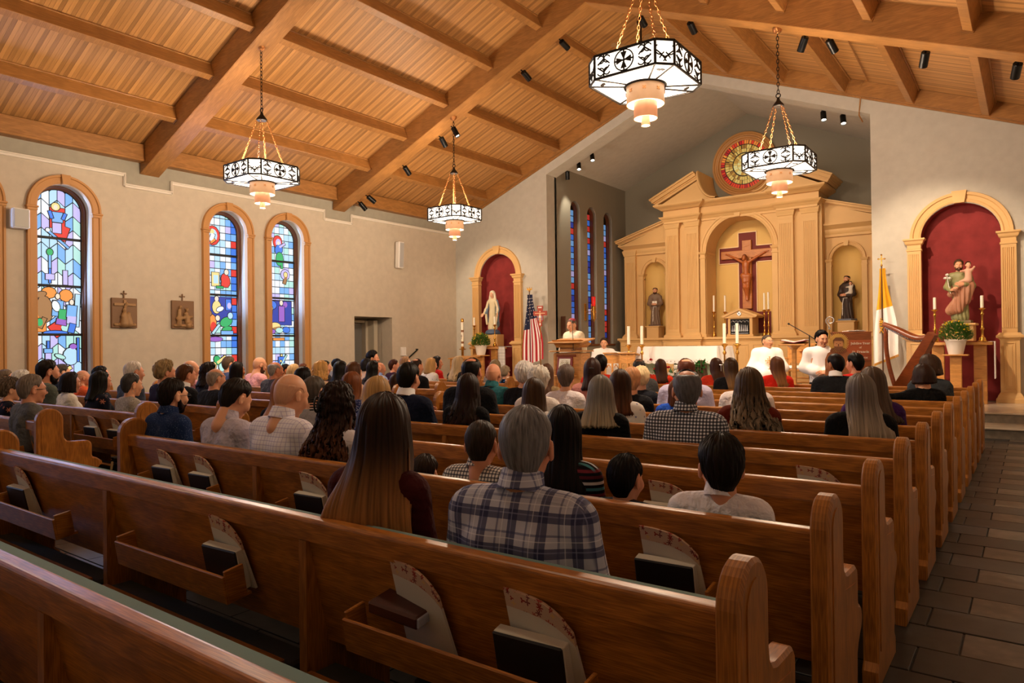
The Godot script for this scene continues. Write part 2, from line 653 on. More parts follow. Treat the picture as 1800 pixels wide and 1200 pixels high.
func left_wall() -> void:
	var b := Mb.new()
	b.xf = left_wall_axes()
	var holes := []
	for w in WINDOWS:
		holes.append([-w, 0.92, 4.06, 0.455])
	holes.insert(0, [-0.3, 0.92, 4.06, 0.455])
	pierced(b, -3.3, 12.02, 0.0, 4.7, 0.45, holes)
	b.box(V(12.68, 3.505, -0.225), V(1.32, 2.39, 0.45))
	b.box(V(14.7, 2.35, -0.225), V(2.72, 4.7, 0.45))
	# reveal of the doorway
	b.box(V(12.68, 1.2, -1.0), V(1.4, 2.6, 0.04))
	b.box(V(12.0, 1.2, -0.7), V(0.04, 2.6, 0.6))
	b.box(V(13.36, 1.2, -0.7), V(0.04, 2.6, 0.6))
	b.box(V(12.68, 2.33, -0.7), V(1.4, 0.04, 0.6))
	var x := -3.3
	for d in [[1.64, 2.56], [6.35, 7.27], [11.08, 11.94]]:
		b.box(V((x + d[0]) / 2, 4.8, -0.225), V(d[0] - x, 0.2, 0.45))
		x = d[1]
	b.box(V((x + 16.05) / 2, 4.8, -0.225), V(16.05 - x, 0.2, 0.45))
	structure("wall_left", b.mesh(), M.plaster)
	b = Mb.new()
	b.xf = left_wall_axes()
	b.box(V(6.4, 5.2, -0.23), V(19.4, 0.6, 0.44))
	for d in [[1.64, 2.56], [6.35, 7.27], [11.08, 11.94]]:
		b.box(V((d[0] + d[1]) / 2, 4.8, -0.23), V(d[1] - d[0], 0.2, 0.44))
	structure("wall_left", b.mesh(), M.plaster_upper)
	# stepped white moulding between the two paints
	b = Mb.new()
	b.xf = left_wall_axes()
	x = -3.0
	var prof := [[0.06, 0.035, 0.0], [0.03, 0.055, 0.025]]
	for d in [[1.64, 2.56], [6.35, 7.27], [11.08, 11.94], [16.0, 16.0]]:
		for q in prof:
			b.box(V((x + d[0]) / 2, 4.9 - 0.03 + q[2], q[1] / 2), V(d[0] - x, q[0], q[1]), 0.006)
			if d[1] > d[0]:
				b.box(V((d[0] + d[1]) / 2, 4.7 - 0.03 + q[2], q[1] / 2), V(d[1] - d[0], q[0], q[1]), 0.006)
				for e in d:
					b.box(V(e, 4.79, q[1] / 2), V(q[0] - 0.012, 0.26, q[1]), 0.006)
		x = d[1]
	structure("trim_1", b.mesh(), M.white_trim)
	# door at the end of the aisle
	var door := Node3D.new()
	door.name = "door_1"
	add_child(door)
	door.set_meta("kind", "structure")
	b = Mb.new()
	b.xf = left_wall_axes()
	b.box(V(12.6, 1.08, -0.93), V(1.0, 2.12, 0.05), 0.004)
	structure("door_leaf", b.mesh(), M.grey_door, door)
	b = Mb.new()
	b.xf = left_wall_axes()
	b.box(V(13.2, 1.12, -0.72), V(0.14, 2.24, 0.46), 0.01)
	b.box(V(13.1, 1.12, -0.84), V(0.08, 2.24, 0.2), 0.01)
	b.box(V(12.62, 2.22, -0.86), V(1.1, 0.08, 0.16), 0.01)
	structure("door_frame", b.mesh(), M.door_frame, door)
	b = Mb.new()
	b.xf = left_wall_axes()
	b.box(V(12.52, 1.63, -0.895), V(0.1, 0.07, 0.02), 0.003)
	structure("door_plate", b.mesh(), mat(Color(0.72, 0.5, 0.28), 0.5), door)
	b = Mb.new()
	b.xf = left_wall_axes()
	b.box(V(12.35, 2.06, -0.87), V(0.3, 0.06, 0.06), 0.005)
	structure("door_closer", b.mesh(), M.silver, door)

func front_wall() -> void:
	var t := 0.5
	for side in [[WL - 0.45, CHL, -12.4, "left"], [CHR, WR + 0.4, -1.1, "right"]]:
		var b := Mb.new()
		b.xf = Transform3D(Basis.IDENTITY, V(0, 0, ZF))
		var nx: float = side[2]
		pierced(b, side[0], side[1], 0.0, 4.6, t, [[nx, FLOOR2, 3.5, 0.66]])
		var y0 := roof_y(maxf(side[0], WL)) + 0.1
		var y1 := roof_y(side[1]) + 0.1
		if side[3] == "right":
			y1 = roof_y(WR) + 0.1
		b.prism(poly([side[0], 4.6, side[1], 4.6, side[1], y1, side[0], y0]), -t, 0.0)
		structure("wall_front_" + String(side[3]), b.mesh(), M.plaster_front)
		b = Mb.new()
		b.box(V(nx, 2.3, ZF - 0.34), V(1.5, 4.5, 0.1))
		b.xf = Transform3D(Basis.IDENTITY, V(0, 0, ZF))
		var ap := arch_path(nx, FLOOR2, 3.5, 0.655, 24)
		var g := PackedVector3Array()
		for z in [-0.02, -0.3]:
			for q in ap[0]:
				g.append(V(q.x, q.y, z))
		b.grid(g, ap[0].size(), 2)
		structure("wall_niche_" + String(side[3]), b.mesh(), M.red_wall)
	var b := Mb.new()
	b.prism(poly([CHL, 6.2, CX, 7.85, CHR, 6.2, CHR, roof_y(CHR) + 0.1, CX, roof_y(CX) + 0.1, CHL, roof_y(CHL) + 0.1]), ZF - t, ZF)
	structure("wall_front_gable", b.mesh(), M.plaster_front)
	# jambs of the chancel arch stand a little proud inside
	b = Mb.new()
	b.prism(poly([WL, 5.14, CX, 8.12, WR + 0.1, 5.14, WR + 0.1, 5.5, CX, 8.5, WL, 5.5]), ZF, ZF + 0.16)
	structure("trim_2", b.mesh(), M.beam)
	# slim moulding just below that timber
	b = Mb.new()
	b.prism(poly([WL, 5.11, CX, 8.09, WR + 0.1, 5.11, WR + 0.1, 5.14, CX, 8.12, WL, 5.14]), ZF, ZF + 0.05)
	structure("trim_3", b.mesh(), M.beam)

func chancel() -> void:
	var b := Mb.new()
	# side wall with three slit windows: local x along -z
	b.xf = Transform3D(Basis(V(0, 0, -1), V(0, 1, 0), V(1, 0, 0)), V(CHL, 0, 0))
	pierced(b, 16.4, 20.9, 0.0, 6.6, 0.5, [[17.5, 1.53, 5.44, 0.27], [18.45, 1.53, 5.40, 0.27], [19.45, 1.53, 5.38, 0.27]])
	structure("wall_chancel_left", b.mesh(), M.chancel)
	b = Mb.new()
	b.box(V(CHR + 0.2, 3.3, -18.6), V(0.4, 6.6, 4.4))
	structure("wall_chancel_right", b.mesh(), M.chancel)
	b = Mb.new()
	b.prism(poly([CHL - 0.4, 0, CHR + 0.4, 0, CHR + 0.4, 6.6, CX, 8.34, CHL - 0.4, 6.6]), ZB - 0.3, ZB)
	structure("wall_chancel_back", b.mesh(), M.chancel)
	b = Mb.new()
	b.prism(poly([CHL - 0.3, 6.53 - 0.1275, CX, 8.24, CHR + 0.3, 6.53 - 0.1275, CHR + 0.3, 6.65, CX, 8.42, CHL - 0.3, 6.65]), ZB - 0.1, ZF - 0.3)
	structure("ceiling_chancel", b.mesh(), M.plaster_front)
	for k in 3:
		var z: float = [-17.5, -18.45, -19.45][k]
		var w := Node3D.new()
		w.name = "window_%d" % (5 + k)
		add_child(w)
		w.set_meta("kind", "structure")
		var ys: float = [5.44, 5.40, 5.38][k]
		var f := Mb.new()
		f.xf = Transform3D(Basis(V(0, 0, -1), V(0, 1, 0), V(1, 0, 0)), V(CHL, 0, 0))
		var ap := arch_path(-z, 1.53, ys, 0.25, 14)
		f.sweep(ap[0], ap[1], poly([0.02, -0.21, 0.0, -0.09, -0.035, -0.09, -0.035, -0.21]), 0.0)
		structure("frame", f.mesh(), M.brown_frame, w)
		f = Mb.new()
		f.xf = Transform3D(Basis(V(0, 0, -1), V(0, 1, 0), V(1, 0, 0)), V(CHL, 0, 0))
		f.box(V(-z, 1.50, -0.13), V(0.66, 0.06, 0.36), 0.01)
		structure("sill", f.mesh(), M.brown_frame, w)
		f = Mb.new()
		f.xf = Transform3D(Basis(V(0, 0, -1), V(0, 1, 0), V(1, 0, 0)), V(CHL, 0, 0))
		f.prism(ap[0], -0.24, -0.19)
		structure("lead", f.mesh(), M.lead, w)
		var r2 := RandomNumberGenerator.new()
		r2.seed = 90 + k
		for j in 22:
			for i in 2:
				var y := 1.62 + j * 0.18
				if y > ys + 0.02:
					continue
				f = Mb.new()
				f.xf = Transform3D(Basis(V(0, 0, -1), V(0, 1, 0), V(1, 0, 0)), V(CHL, 0, 0))
				f.box(V(-z - 0.10 + i * 0.20, y, -0.186), V(0.165, 0.155, 0.012), 0.003)
				var c: String = ["pane_blue", "pane_deep", "pane_sky", "pane_red", "pane_lilac"][r2.randi_range(0, 4)]
				structure("pane", f.mesh(), pane_mat(c, 0.5), w)

func roof() -> void:
	for s in [0, 1]:
		var b := Mb.new()
		var x0 := WL if s == 0 else WR
		var run := absf(CX - x0)
		var len_ := run * sqrt(1 + SLOPE * SLOPE)
		var y0 := roof_y(WL)
		var p := [V(x0, y0, 3.2), V(CX, roof_y(CX), 3.2), V(CX, roof_y(CX), ZF), V(x0, y0, ZF)]
		var q := [Vector2(3.2, 0), Vector2(3.2, len_), Vector2(ZF, len_), Vector2(ZF, 0)]
		b.tri(p[0], p[1], p[2], q[0], q[1], q[2])
		b.tri(p[0], p[2], p[3], q[0], q[2], q[3])
		var up := V(0, 0.15, 0)
		b.quad(p[0] + up, p[1] + up, p[2] + up, p[3] + up)
		b.quad(p[0], p[0] + up, p[3] + up, p[3])
		b.quad(p[0], p[1], p[1] + up, p[0] + up)
		structure("ceiling", b.mesh(), M.board)
	# principal frames: two raking timbers that meet on the ridge
	for z in [-1.95, -6.66, -11.37]:
		var b := Mb.new()
		b.prism(poly([WL, 4.95, CX, 7.93, CX, roof_y(CX), WL, 5.47]), z - 0.36, z)
		b.prism(poly([CX, 7.93, WR, 4.95, WR, 5.47, CX, roof_y(CX)]), z - 0.36, z)
		b.prism(poly([WL, 4.955, CX, 7.935, WR, 4.955, WR, 4.975, CX, 7.955, WL, 4.975]), z - 0.005, z + 0.012)
		structure("trim_beam", b.mesh(), M.beam)
	# purlins and wall plates, in bays between the frames
	var bays := [[3.0, -1.95], [-2.31, -6.66], [-7.02, -11.37], [-11.73, ZF + 0.16]]
	var slope_angle := atan(SLOPE)
	for k in 5:
		var d := 1.25 + 1.235 * k
		for s in [0, 1]:
			for bay in bays:
				var b := Mb.new()
				var x := WL + d if s == 0 else WR - d
				var a := slope_angle if s == 0 else -slope_angle
				b.xf = Transform3D(Basis(V(0, 0, 1), a), V(x, roof_y(x), (bay[0] + bay[1]) / 2))
				b.box(V(0, -0.14, 0), V(0.13, 0.28, bay[0] - bay[1]), 0.006)
				b.box(V(0, -0.02, 0), V(0.17, 0.03, bay[0] - bay[1]), 0.006)
				# little caps where the purlin meets the frame
				b.box(V(0, -0.15, (bay[0] - bay[1]) / 2 - 0.012), V(0.16, 0.30, 0.022), 0.004)
				b.box(V(0, -0.15, -(bay[0] - bay[1]) / 2 + 0.012), V(0.16, 0.30, 0.022), 0.004)
				structure("trim_purlin", b.mesh(), M.beam)
	for s in [0, 1]:
		for bay in bays:
			var b := Mb.new()
			var x := WL + 0.09 if s == 0 else WR - 0.09
			b.box(V(x, 5.34, (bay[0] + bay[1]) / 2), V(0.18, 0.32, bay[0] - bay[1]), 0.01)
			b.box(V(x, 5.19, (bay[0] + bay[1]) / 2), V(0.21, 0.05, bay[0] - bay[1]), 0.008)
			structure("trim_plate", b.mesh(), M.beam)

func ground() -> void:
	structure("floor", Mb.new().box(V(-6.65, -0.06, -6.5), V(15.6, 0.1, 20.0)).mesh(), M.grout)
	var floor_node: Node3D = get_node("floor")
	var r2 := RandomNumberGenerator.new()
	r2.seed = 5
	# slate tiles of the right aisle and the cross aisle in front of it, each a piece
	var z := -2.7
	var row := 0
	while z > -12.95:
		var x := -1.52 if row % 2 == 0 else -1.69
		while x < 0.6:
			var w := 0.61
			var light := row % 2 == 0 and absf(x + 0.30) < 0.02
			var b := Mb.new()
			b.box(V(x + w / 2, -0.012 + r2.randf() * 0.003, z - 0.155), V(w - 0.008, 0.02, 0.302), 0.003)
			var t := put("tile", b.mesh(), M.slate[5] if light else M.slate[r2.randi_range(0, 4)], floor_node)
			t.position = Vector3.ZERO
			x += w
		z -= 0.3125
		row += 1
	# tiles under the pews and beyond, too dark and hidden to pick apart
	var rest := Mb.new()
	z = 2.8
	row = 0
	while z > -12.9:
		var x := WL if row % 2 == 0 else WL + 0.3
		while x < -1.53 or (z > -2.7 and x < 0.5):
			rest.box(V(x + 0.305, -0.012 + r2.randf() * 0.003, z - 0.155), V(0.602, 0.02, 0.302))
			x += 0.61
		z -= 0.3125
		row += 1
	var o := put("tiles_under_pews", rest.mesh(), M.slate[0], floor_node)
	o.set_meta("kind", "stuff")
	# sanctuary steps
	var b := Mb.new()
	b.box(V(-6.65, 0.07, -14.5), V(14.7, 0.14, 3.1))
	b.box(V(-6.65, 0.24, -17.15), V(14.7, 0.14, 6.9))
	b.box(V(-7.65, 0.07, -12.6), V(3.7, 0.14, 2.2))
	b.box(V(-7.65, 0.24, -12.8), V(3.6, 0.14, 2.0))
	structure("floor_step_riser", b.mesh(), M.stone_riser)
	b = Mb.new()
	b.box(V(-6.65, 0.155, -14.48), V(14.7, 0.03, 3.14), 0.006)
	b.box(V(-6.65, 0.325, -17.13), V(14.7, 0.03, 6.94), 0.006)
	b.box(V(-7.65, 0.155, -12.58), V(3.76, 0.03, 2.24), 0.006)
	b.box(V(-7.65, 0.325, -12.78), V(3.66, 0.03, 2.04), 0.006)
	b.box(V(-6.65, 0.43, -17.0), V(3.9, 0.17, 3.2), 0.006)
	structure("floor_sanctuary", b.mesh(), M.marble)

# ---------------------------------------------------------------- stained glass
var panes := {}
const GLASS := {"pane_white": [0.88, 0.94, 1.0], "pane_ice": [0.52, 0.80, 1.0], "pane_sky": [0.22, 0.50, 0.95], "pane_mint": [0.50, 0.86, 0.80], "pane_lilac": [0.62, 0.56, 1.0], "pane_blue": [0.06, 0.22, 0.85], "pane_deep": [0.03, 0.06, 0.42], "pane_red": [0.80, 0.05, 0.04], "pane_green": [0.04, 0.48, 0.16], "pane_orange": [0.95, 0.33, 0.07], "pane_yellow": [0.95, 0.75, 0.30], "pane_brown": [0.40, 0.20, 0.08], "pane_purple": [0.36, 0.14, 0.62], "pane_skin": [0.95, 0.80, 0.66]}

func pane_mat(called: String, strength := 1.0) -> StandardMaterial3D:
	var key := "%s%.2f" % [called, strength]
	if not panes.has(key):
		var k: Array = GLASS[called]
		var c := Color(k[0], k[1], k[2]).linear_to_srgb()
		panes[key] = glow(c, PANE * strength, Color(c.r * 0.4, c.g * 0.4, c.b * 0.4))
		panes[key].roughness = 0.6
		panes[key].resource_name = "window_glass"
	return panes[key]

const PANE := 0.95

func ellipse(cx: float, cy: float, rx: float, ry: float, turn := 0.0, n := 12) -> PackedVector2Array:
	var p := PackedVector2Array()
	for i in n:
		var a := TAU * i / n
		p.append(Vector2(cx, cy) + Vector2(cos(a) * rx, sin(a) * ry).rotated(turn))
	return p

func windows() -> void:
	for k in 4:
		nave_window(k)

func nave_window(k: int) -> void:
	var zc: float = -WINDOWS[k]
	var w := Node3D.new()
	w.name = "window_%d" % (k + 1)
	add_child(w)
	w.set_meta("kind", "structure")
	var ax := left_wall_axes()
	# timber casing round the opening
	var b := Mb.new()
	b.xf = ax
	var ap := arch_path(zc, 0.78, 4.06, 0.455, 28)
	b.sweep(ap[0], ap[1], poly([-0.012, -0.06, -0.012, 0.035, 0.015, 0.05, 0.10, 0.05, 0.112, 0.07, 0.145, 0.07, 0.15, 0.0]), 0.0)
	for s in [-1, 1]:
		b.box(V(zc + s * 0.528, 4.03, 0.04), V(0.19, 0.035, 0.10), 0.008)
		b.box(V(zc + s * 0.528, 3.99, 0.035), V(0.165, 0.05, 0.085), 0.008)
	b.prism(poly([zc - 0.055, 4.49, zc + 0.055, 4.49, zc + 0.075, 4.665, zc - 0.075, 4.665]), 0.0, 0.095)
	b.box(V(zc, 0.86, 0.05), V(1.3, 0.09, 0.2), 0.01)
	structure("casing", b.mesh(), M.casing, w)
	# brown frame deep in the opening
	b = Mb.new()
	b.xf = ax
	ap = arch_path(zc, 0.92, 4.06, 0.455, 28)
	b.sweep(ap[0], ap[1], poly([0.0, -0.22, -0.025, -0.22, -0.04, -0.26, -0.06, -0.27, -0.06, -0.33]), 0.0)
	structure("frame", b.mesh(), M.brown_frame, w)
	# black lead sheet behind the panes, its saddle bars and its rim
	b = Mb.new()
	b.xf = ax
	ap = arch_path(zc, 0.92, 4.06, 0.44, 28)
	b.prism(ap[0], -0.36, -0.325)
	for y in [3.56, 2.69, 1.80]:
		b.box(V(zc, y, -0.295), V(0.82, 0.045, 0.05), 0.006)
	var rim := arch_path(zc, 0.95, 4.06, 0.395, 28)
	b.sweep(rim[0], rim[1], poly([0.0, -0.33, -0.012, -0.30, 0.02, -0.285, 0.05, -0.30]), 0.0)
	structure("lead", b.mesh(), M.lead, w)
	if k == 0:
		for j in 16:
			for i in 3:
				_pane(w, poly([zc - 0.38 + i * 0.26, 0.97 + j * 0.2, zc - 0.16 + i * 0.26, 0.97 + j * 0.2, zc - 0.16 + i * 0.26, 1.15 + j * 0.2, zc - 0.38 + i * 0.26, 1.15 + j * 0.2]), "pane_ice")
		return
	var clip := PackedVector2Array()
	for q in arch_path(zc, 0.96, 4.06, 0.382, 28)[0]:
		clip.append(q)
	var r2 := RandomNumberGenerator.new()
	r2.seed = 60 + k
	var pale := ["pane_white", "pane_white", "pane_ice", "pane_ice", "pane_white", "pane_mint", "pane_lilac", "pane_sky"]
	if k == 1:
		for i in 6:
			var x0 := zc - 0.39 + i * 0.13
			for j in 15:
				var y := 0.80 + j * 0.262
				var d := 0.10 if i % 2 == 0 else -0.10
				var cell := poly([x0 + 0.009, y + 0.011 - d / 2, x0 + 0.121, y + 0.011 + d / 2, x0 + 0.121, y + 0.249 + d / 2, x0 + 0.009, y + 0.249 - d / 2])
				for piece in Geometry2D.intersect_polygons(cell, clip):
					_pane(w, piece, pale[r2.randi_range(0, 7)])
	else:
		var nx := 6
		var dx := 0.78 / nx
		for i in nx:
			for j in 23:
				var y := 0.90 + j * 0.158
				var x0 := zc - 0.39 + i * dx
				var cell := poly([x0 + 0.009, y + 0.009, x0 + dx - 0.009, y + 0.009, x0 + dx - 0.009, y + 0.149, x0 + 0.009, y + 0.149])
				for piece in Geometry2D.intersect_polygons(cell, clip):
					var c: String = pale[r2.randi_range(0, 7)]
					if k == 2 and i == 5:
						c = ["pane_blue", "pane_sky", "pane_red", "pane_blue"][(j * 3) % 4]
					_pane(w, piece, c)
	figures(w, k, zc, clip)

func _pane(w: Node3D, p: PackedVector2Array, c: String, lift := 0.0, parent: Node3D = null) -> void:
	if p.size() < 3:
		return
	var b := Mb.new()
	b.xf = left_wall_axes()
	b.prism(p, -0.325, -0.310 + lift)
	structure("pane", b.mesh(), pane_mat(c), w)

# pictured pieces lie over the plain ones, each in its own black lead line
func figures(w: Node3D, k: int, zc: float, clip: PackedVector2Array) -> void:
	var f := []
	# e: ellipse [cx, cy, rx, ry, turn]   r: slanted bar [x0, y0, x1, y1, width]
	if k == 1:
		f = [["r", 0.0, 3.75, 0.0, 4.12, 0.24, "pane_red"], ["r", 0.02, 3.55, 0.10, 3.80, 0.22, "pane_red"], ["r", 0.0, 3.86, 0.0, 4.04, 0.17, "pane_sky"], ["r", -0.01, 3.66, -0.01, 3.84, 0.14, "pane_lilac"],
			["e", -0.03, 4.14, 0.07, 0.07, 0.0, "pane_yellow"], ["e", -0.03, 4.13, 0.035, 0.045, 0.0, "pane_skin"], ["r", -0.09, 3.92, -0.13, 4.05, 0.05, "pane_blue"], ["r", 0.09, 3.92, 0.13, 4.03, 0.05, "pane_blue"],
			["r", -0.15, 3.68, 0.18, 3.40, 0.035, "pane_sky"], ["e", -0.16, 3.70, 0.035, 0.035, 0.0, "pane_white"], ["r", -0.13, 3.0, -0.13, 3.28, 0.035, "pane_sky"], ["e", -0.13, 3.30, 0.05, 0.06, 0.0, "pane_green"],
			["r", -0.13, 2.74, -0.13, 3.0, 0.03, "pane_blue"], ["r", -0.13, 2.80, -0.13, 2.90, 0.14, "pane_lilac"], ["r", 0.12, 2.72, 0.12, 2.98, 0.07, "pane_lilac"],
			["e", -0.15, 2.56, 0.12, 0.10, 0.0, "pane_orange"], ["e", 0.13, 2.52, 0.11, 0.11, 0.0, "pane_orange"], ["r", 0.3, 1.95, 0.33, 2.55, 0.08, "pane_ice"],
			["r", -0.33, 2.1, -0.20, 2.1, 0.5, "pane_orange"], ["e", -0.22, 2.26, 0.13, 0.24, 0.1, "pane_brown"], ["e", -0.29, 2.52, 0.10, 0.05, 0.3, "pane_brown"], ["r", -0.30, 1.92, -0.22, 2.1, 0.07, "pane_brown"],
			["e", -0.30, 2.02, 0.05, 0.07, 0.0, "pane_green"], ["r", -0.10, 1.84, 0.05, 1.95, 0.24, "pane_red"], ["e", 0.03, 1.98, 0.10, 0.07, 0.2, "pane_red"], ["e", 0.14, 1.94, 0.10, 0.09, 0.6, "pane_mint"],
			["r", -0.02, 2.14, 0.0, 2.42, 0.17, "pane_sky"], ["e", -0.01, 2.50, 0.035, 0.05, 0.0, "pane_skin"], ["e", -0.04, 2.32, 0.06, 0.10, 0.3, "pane_white"], ["r", 0.06, 2.08, 0.07, 2.26, 0.12, "pane_green"], ["r", 0.04, 1.98, 0.06, 2.08, 0.17, "pane_purple"],
			["r", 0.21, 2.12, 0.23, 2.34, 0.16, "pane_sky"], ["r", 0.21, 2.00, 0.22, 2.14, 0.15, "pane_lilac"], ["e", 0.22, 2.40, 0.035, 0.05, 0.0, "pane_skin"], ["r", 0.20, 1.84, 0.24, 2.0, 0.10, "pane_blue"], ["e", -0.05, 1.83, 0.2, 0.04, 0.0, "pane_blue"],
			["r", -0.17, 1.50, -0.17, 1.68, 0.035, "pane_blue"], ["r", -0.17, 1.30, -0.17, 1.46, 0.09, "pane_lilac"], ["r", -0.17, 1.47, -0.17, 1.54, 0.13, "pane_sky"], ["e", 0.20, 1.40, 0.13, 0.16, 0.0, "pane_ice"], ["e", 0.24, 1.58, 0.06, 0.05, 0.0, "pane_purple"],
			["r", 0.32, 1.3, 0.32, 1.74, 0.03, "pane_blue"], ["e", 0.02, 1.40, 0.09, 0.035, -0.4, "pane_mint"], ["r", -0.12, 1.22, 0.12, 1.22, 0.04, "pane_blue"], ["r", 0.0, 1.06, 0.2, 1.2, 0.06, "pane_yellow"]]
	elif k == 2:
		f = [["e", -0.18, 3.98, 0.17, 0.21, 0.0, "pane_red"], ["e", -0.18, 3.98, 0.115, 0.15, 0.0, "pane_ice"], ["e", -0.19, 4.06, 0.05, 0.06, 0.0, "pane_yellow"], ["r", -0.22, 3.86, -0.16, 4.02, 0.09, "pane_white"], ["r", -0.22, 3.82, -0.12, 3.90, 0.05, "pane_orange"],
			["r", -0.12, 2.88, -0.12, 3.18, 0.17, "pane_yellow"], ["r", -0.11, 2.94, -0.11, 3.12, 0.11, "pane_ice"], ["e", 0.12, 3.02, 0.10, 0.15, 0.3, "pane_red"], ["r", 0.02, 2.92, 0.18, 2.92, 0.10, "pane_red"], ["e", 0.14, 3.20, 0.05, 0.06, 0.0, "pane_skin"], ["r", -0.10, 2.86, 0.06, 2.86, 0.04, "pane_green"],
			["r", -0.06, 2.10, -0.06, 2.64, 0.62, "pane_deep"], ["r", -0.30, 2.30, -0.30, 2.62, 0.10, "pane_blue"], ["r", 0.18, 2.36, 0.18, 2.60, 0.12, "pane_blue"], ["e", 0.20, 2.46, 0.05, 0.07, 0.0, "pane_lilac"], ["e", -0.10, 2.42, 0.10, 0.14, 0.0, "pane_yellow"], ["e", -0.10, 2.60, 0.045, 0.06, 0.0, "pane_skin"], ["e", -0.02, 2.38, 0.09, 0.05, 0.4, "pane_white"],
			["e", -0.22, 2.12, 0.11, 0.14, 0.2, "pane_orange"], ["e", -0.18, 1.98, 0.07, 0.12, 0.0, "pane_red"], ["e", -0.27, 2.28, 0.05, 0.06, 0.0, "pane_brown"], ["e", -0.08, 2.18, 0.05, 0.06, 0.0, "pane_skin"], ["e", 0.12, 2.10, 0.15, 0.10, 0.4, "pane_green"], ["e", 0.14, 1.94, 0.12, 0.06, 0.2, "pane_green"], ["e", 0.22, 2.24, 0.06, 0.07, 0.0, "pane_ice"],
			["r", -0.20, 1.84, -0.04, 2.04, 0.05, "pane_ice"], ["r", 0.0, 1.86, 0.28, 1.86, 0.08, "pane_sky"], ["e", -0.14, 1.72, 0.17, 0.05, 0.0, "pane_purple"], ["e", -0.10, 1.26, 0.07, 0.10, 0.4, "pane_green"], ["r", -0.10, 1.20, 0.10, 1.34, 0.06, "pane_yellow"], ["e", -0.18, 1.14, 0.06, 0.08, 0.0, "pane_yellow"], ["e", 0.0, 1.10, 0.06, 0.09, 0.3, "pane_mint"]]
	else:
		f = [["e", -0.05, 4.02, 0.12, 0.15, 0.0, "pane_red"], ["e", -0.03, 4.00, 0.075, 0.10, 0.0, "pane_lilac"], ["e", -0.03, 3.99, 0.04, 0.05, 0.0, "pane_skin"], ["e", -0.02, 3.84, 0.10, 0.12, -0.3, "pane_blue"], ["r", 0.0, 3.90, 0.15, 4.0, 0.05, "pane_lilac"], ["e", 0.0, 3.62, 0.10, 0.16, 0.0, "pane_green"], ["r", 0.06, 3.40, 0.06, 3.60, 0.05, "pane_green"],
			["e", 0.15, 3.26, 0.12, 0.12, 0.0, "pane_lilac"], ["r", 0.12, 3.04, 0.18, 3.24, 0.08, "pane_brown"], ["e", 0.16, 3.26, 0.05, 0.06, 0.0, "pane_yellow"],
			["r", -0.02, 2.06, -0.02, 2.62, 0.66, "pane_deep"], ["e", 0.14, 2.54, 0.06, 0.07, 0.0, "pane_purple"], ["e", -0.22, 2.52, 0.12, 0.10, 0.0, "pane_blue"], ["r", 0.04, 2.14, 0.04, 2.50, 0.15, "pane_purple"], ["e", 0.03, 2.58, 0.045, 0.06, 0.0, "pane_skin"], ["r", -0.3, 2.12, -0.26, 2.40, 0.10, "pane_white"], ["r", -0.34, 2.2, -0.32, 2.5, 0.08, "pane_red"], ["e", -0.25, 2.44, 0.045, 0.06, 0.0, "pane_yellow"],
			["e", -0.17, 2.02, 0.17, 0.09, 0.1, "pane_yellow"], ["r", -0.28, 1.95, -0.02, 2.0, 0.05, "pane_brown"], ["e", -0.03, 1.93, 0.10, 0.06, 0.0, "pane_mint"], ["e", 0.16, 1.94, 0.10, 0.07, 0.0, "pane_blue"], ["e", -0.22, 1.90, 0.08, 0.05, 0.0, "pane_purple"], ["r", -0.2, 1.72, 0.1, 1.72, 0.05, "pane_orange"], ["r", 0.02, 1.16, 0.02, 1.30, 0.16, "pane_blue"], ["r", -0.05, 1.02, 0.16, 1.34, 0.03, "pane_mint"], ["e", 0.02, 1.34, 0.025, 0.025, 0.0, "pane_yellow"], ["e", 0.0, 1.20, 0.025, 0.025, 0.0, "pane_yellow"]]
	var lead := Mb.new()
	lead.xf = left_wall_axes()
	var n := 0
	for q in f:
		var inner: PackedVector2Array
		var outer: PackedVector2Array
		if q[0] == "e":
			inner = ellipse(zc + q[1], q[2], q[3], q[4], q[5])
			outer = ellipse(zc + q[1], q[2], q[3] + 0.014, q[4] + 0.014, q[5])
		else:
			var a := Vector2(zc + q[1], q[2])
			var d := Vector2(zc + q[3], q[4])
			var t := (d - a).normalized()
			var s: Vector2 = t.orthogonal() * (q[5] * 0.5)
			inner = PackedVector2Array([a - s, d - s, d + s, a + s])
			var s2: Vector2 = t.orthogonal() * (q[5] * 0.5 + 0.014)
			outer = PackedVector2Array([a - t * 0.011 - s2, d + t * 0.011 - s2, d + t * 0.011 + s2, a - t * 0.011 + s2])
		n += 1
		var lift := 0.0006 * n
		for p in Geometry2D.intersect_polygons(outer, clip):
			lead.prism(p, -0.320, -0.3085 + lift)
		for p in Geometry2D.intersect_polygons(inner, clip):
			_pane(w, p, q[6], 0.0022 + lift)
	structure("lead", lead.mesh(), M.lead, w)

# ---------------------------------------------------------------- hanging lamps, spots, fan
const LAMP_UP := 3.6
const LAMP_DOWN := 6.0
const WARM := Color(1.0, 0.89, 0.76)

func octagon(h: float, cut: float) -> PackedVector2Array:
	var a := h - cut
	return PackedVector2Array([Vector2(a, h), Vector2(-a, h), Vector2(-h, a), Vector2(-h, -a), Vector2(-a, -h), Vector2(a, -h), Vector2(h, -a), Vector2(h, a)])

func ring3(c: Vector3, ex: Vector3, ey: Vector3, r: float, a0: float, a1: float, n: int) -> PackedVector3Array:
	var p := PackedVector3Array()
	for i in n + 1:
		var a := deg_to_rad(lerpf(a0, a1, float(i) / n))
		p.append(c + ex * (cos(a) * r) + ey * (sin(a) * r))
	return p

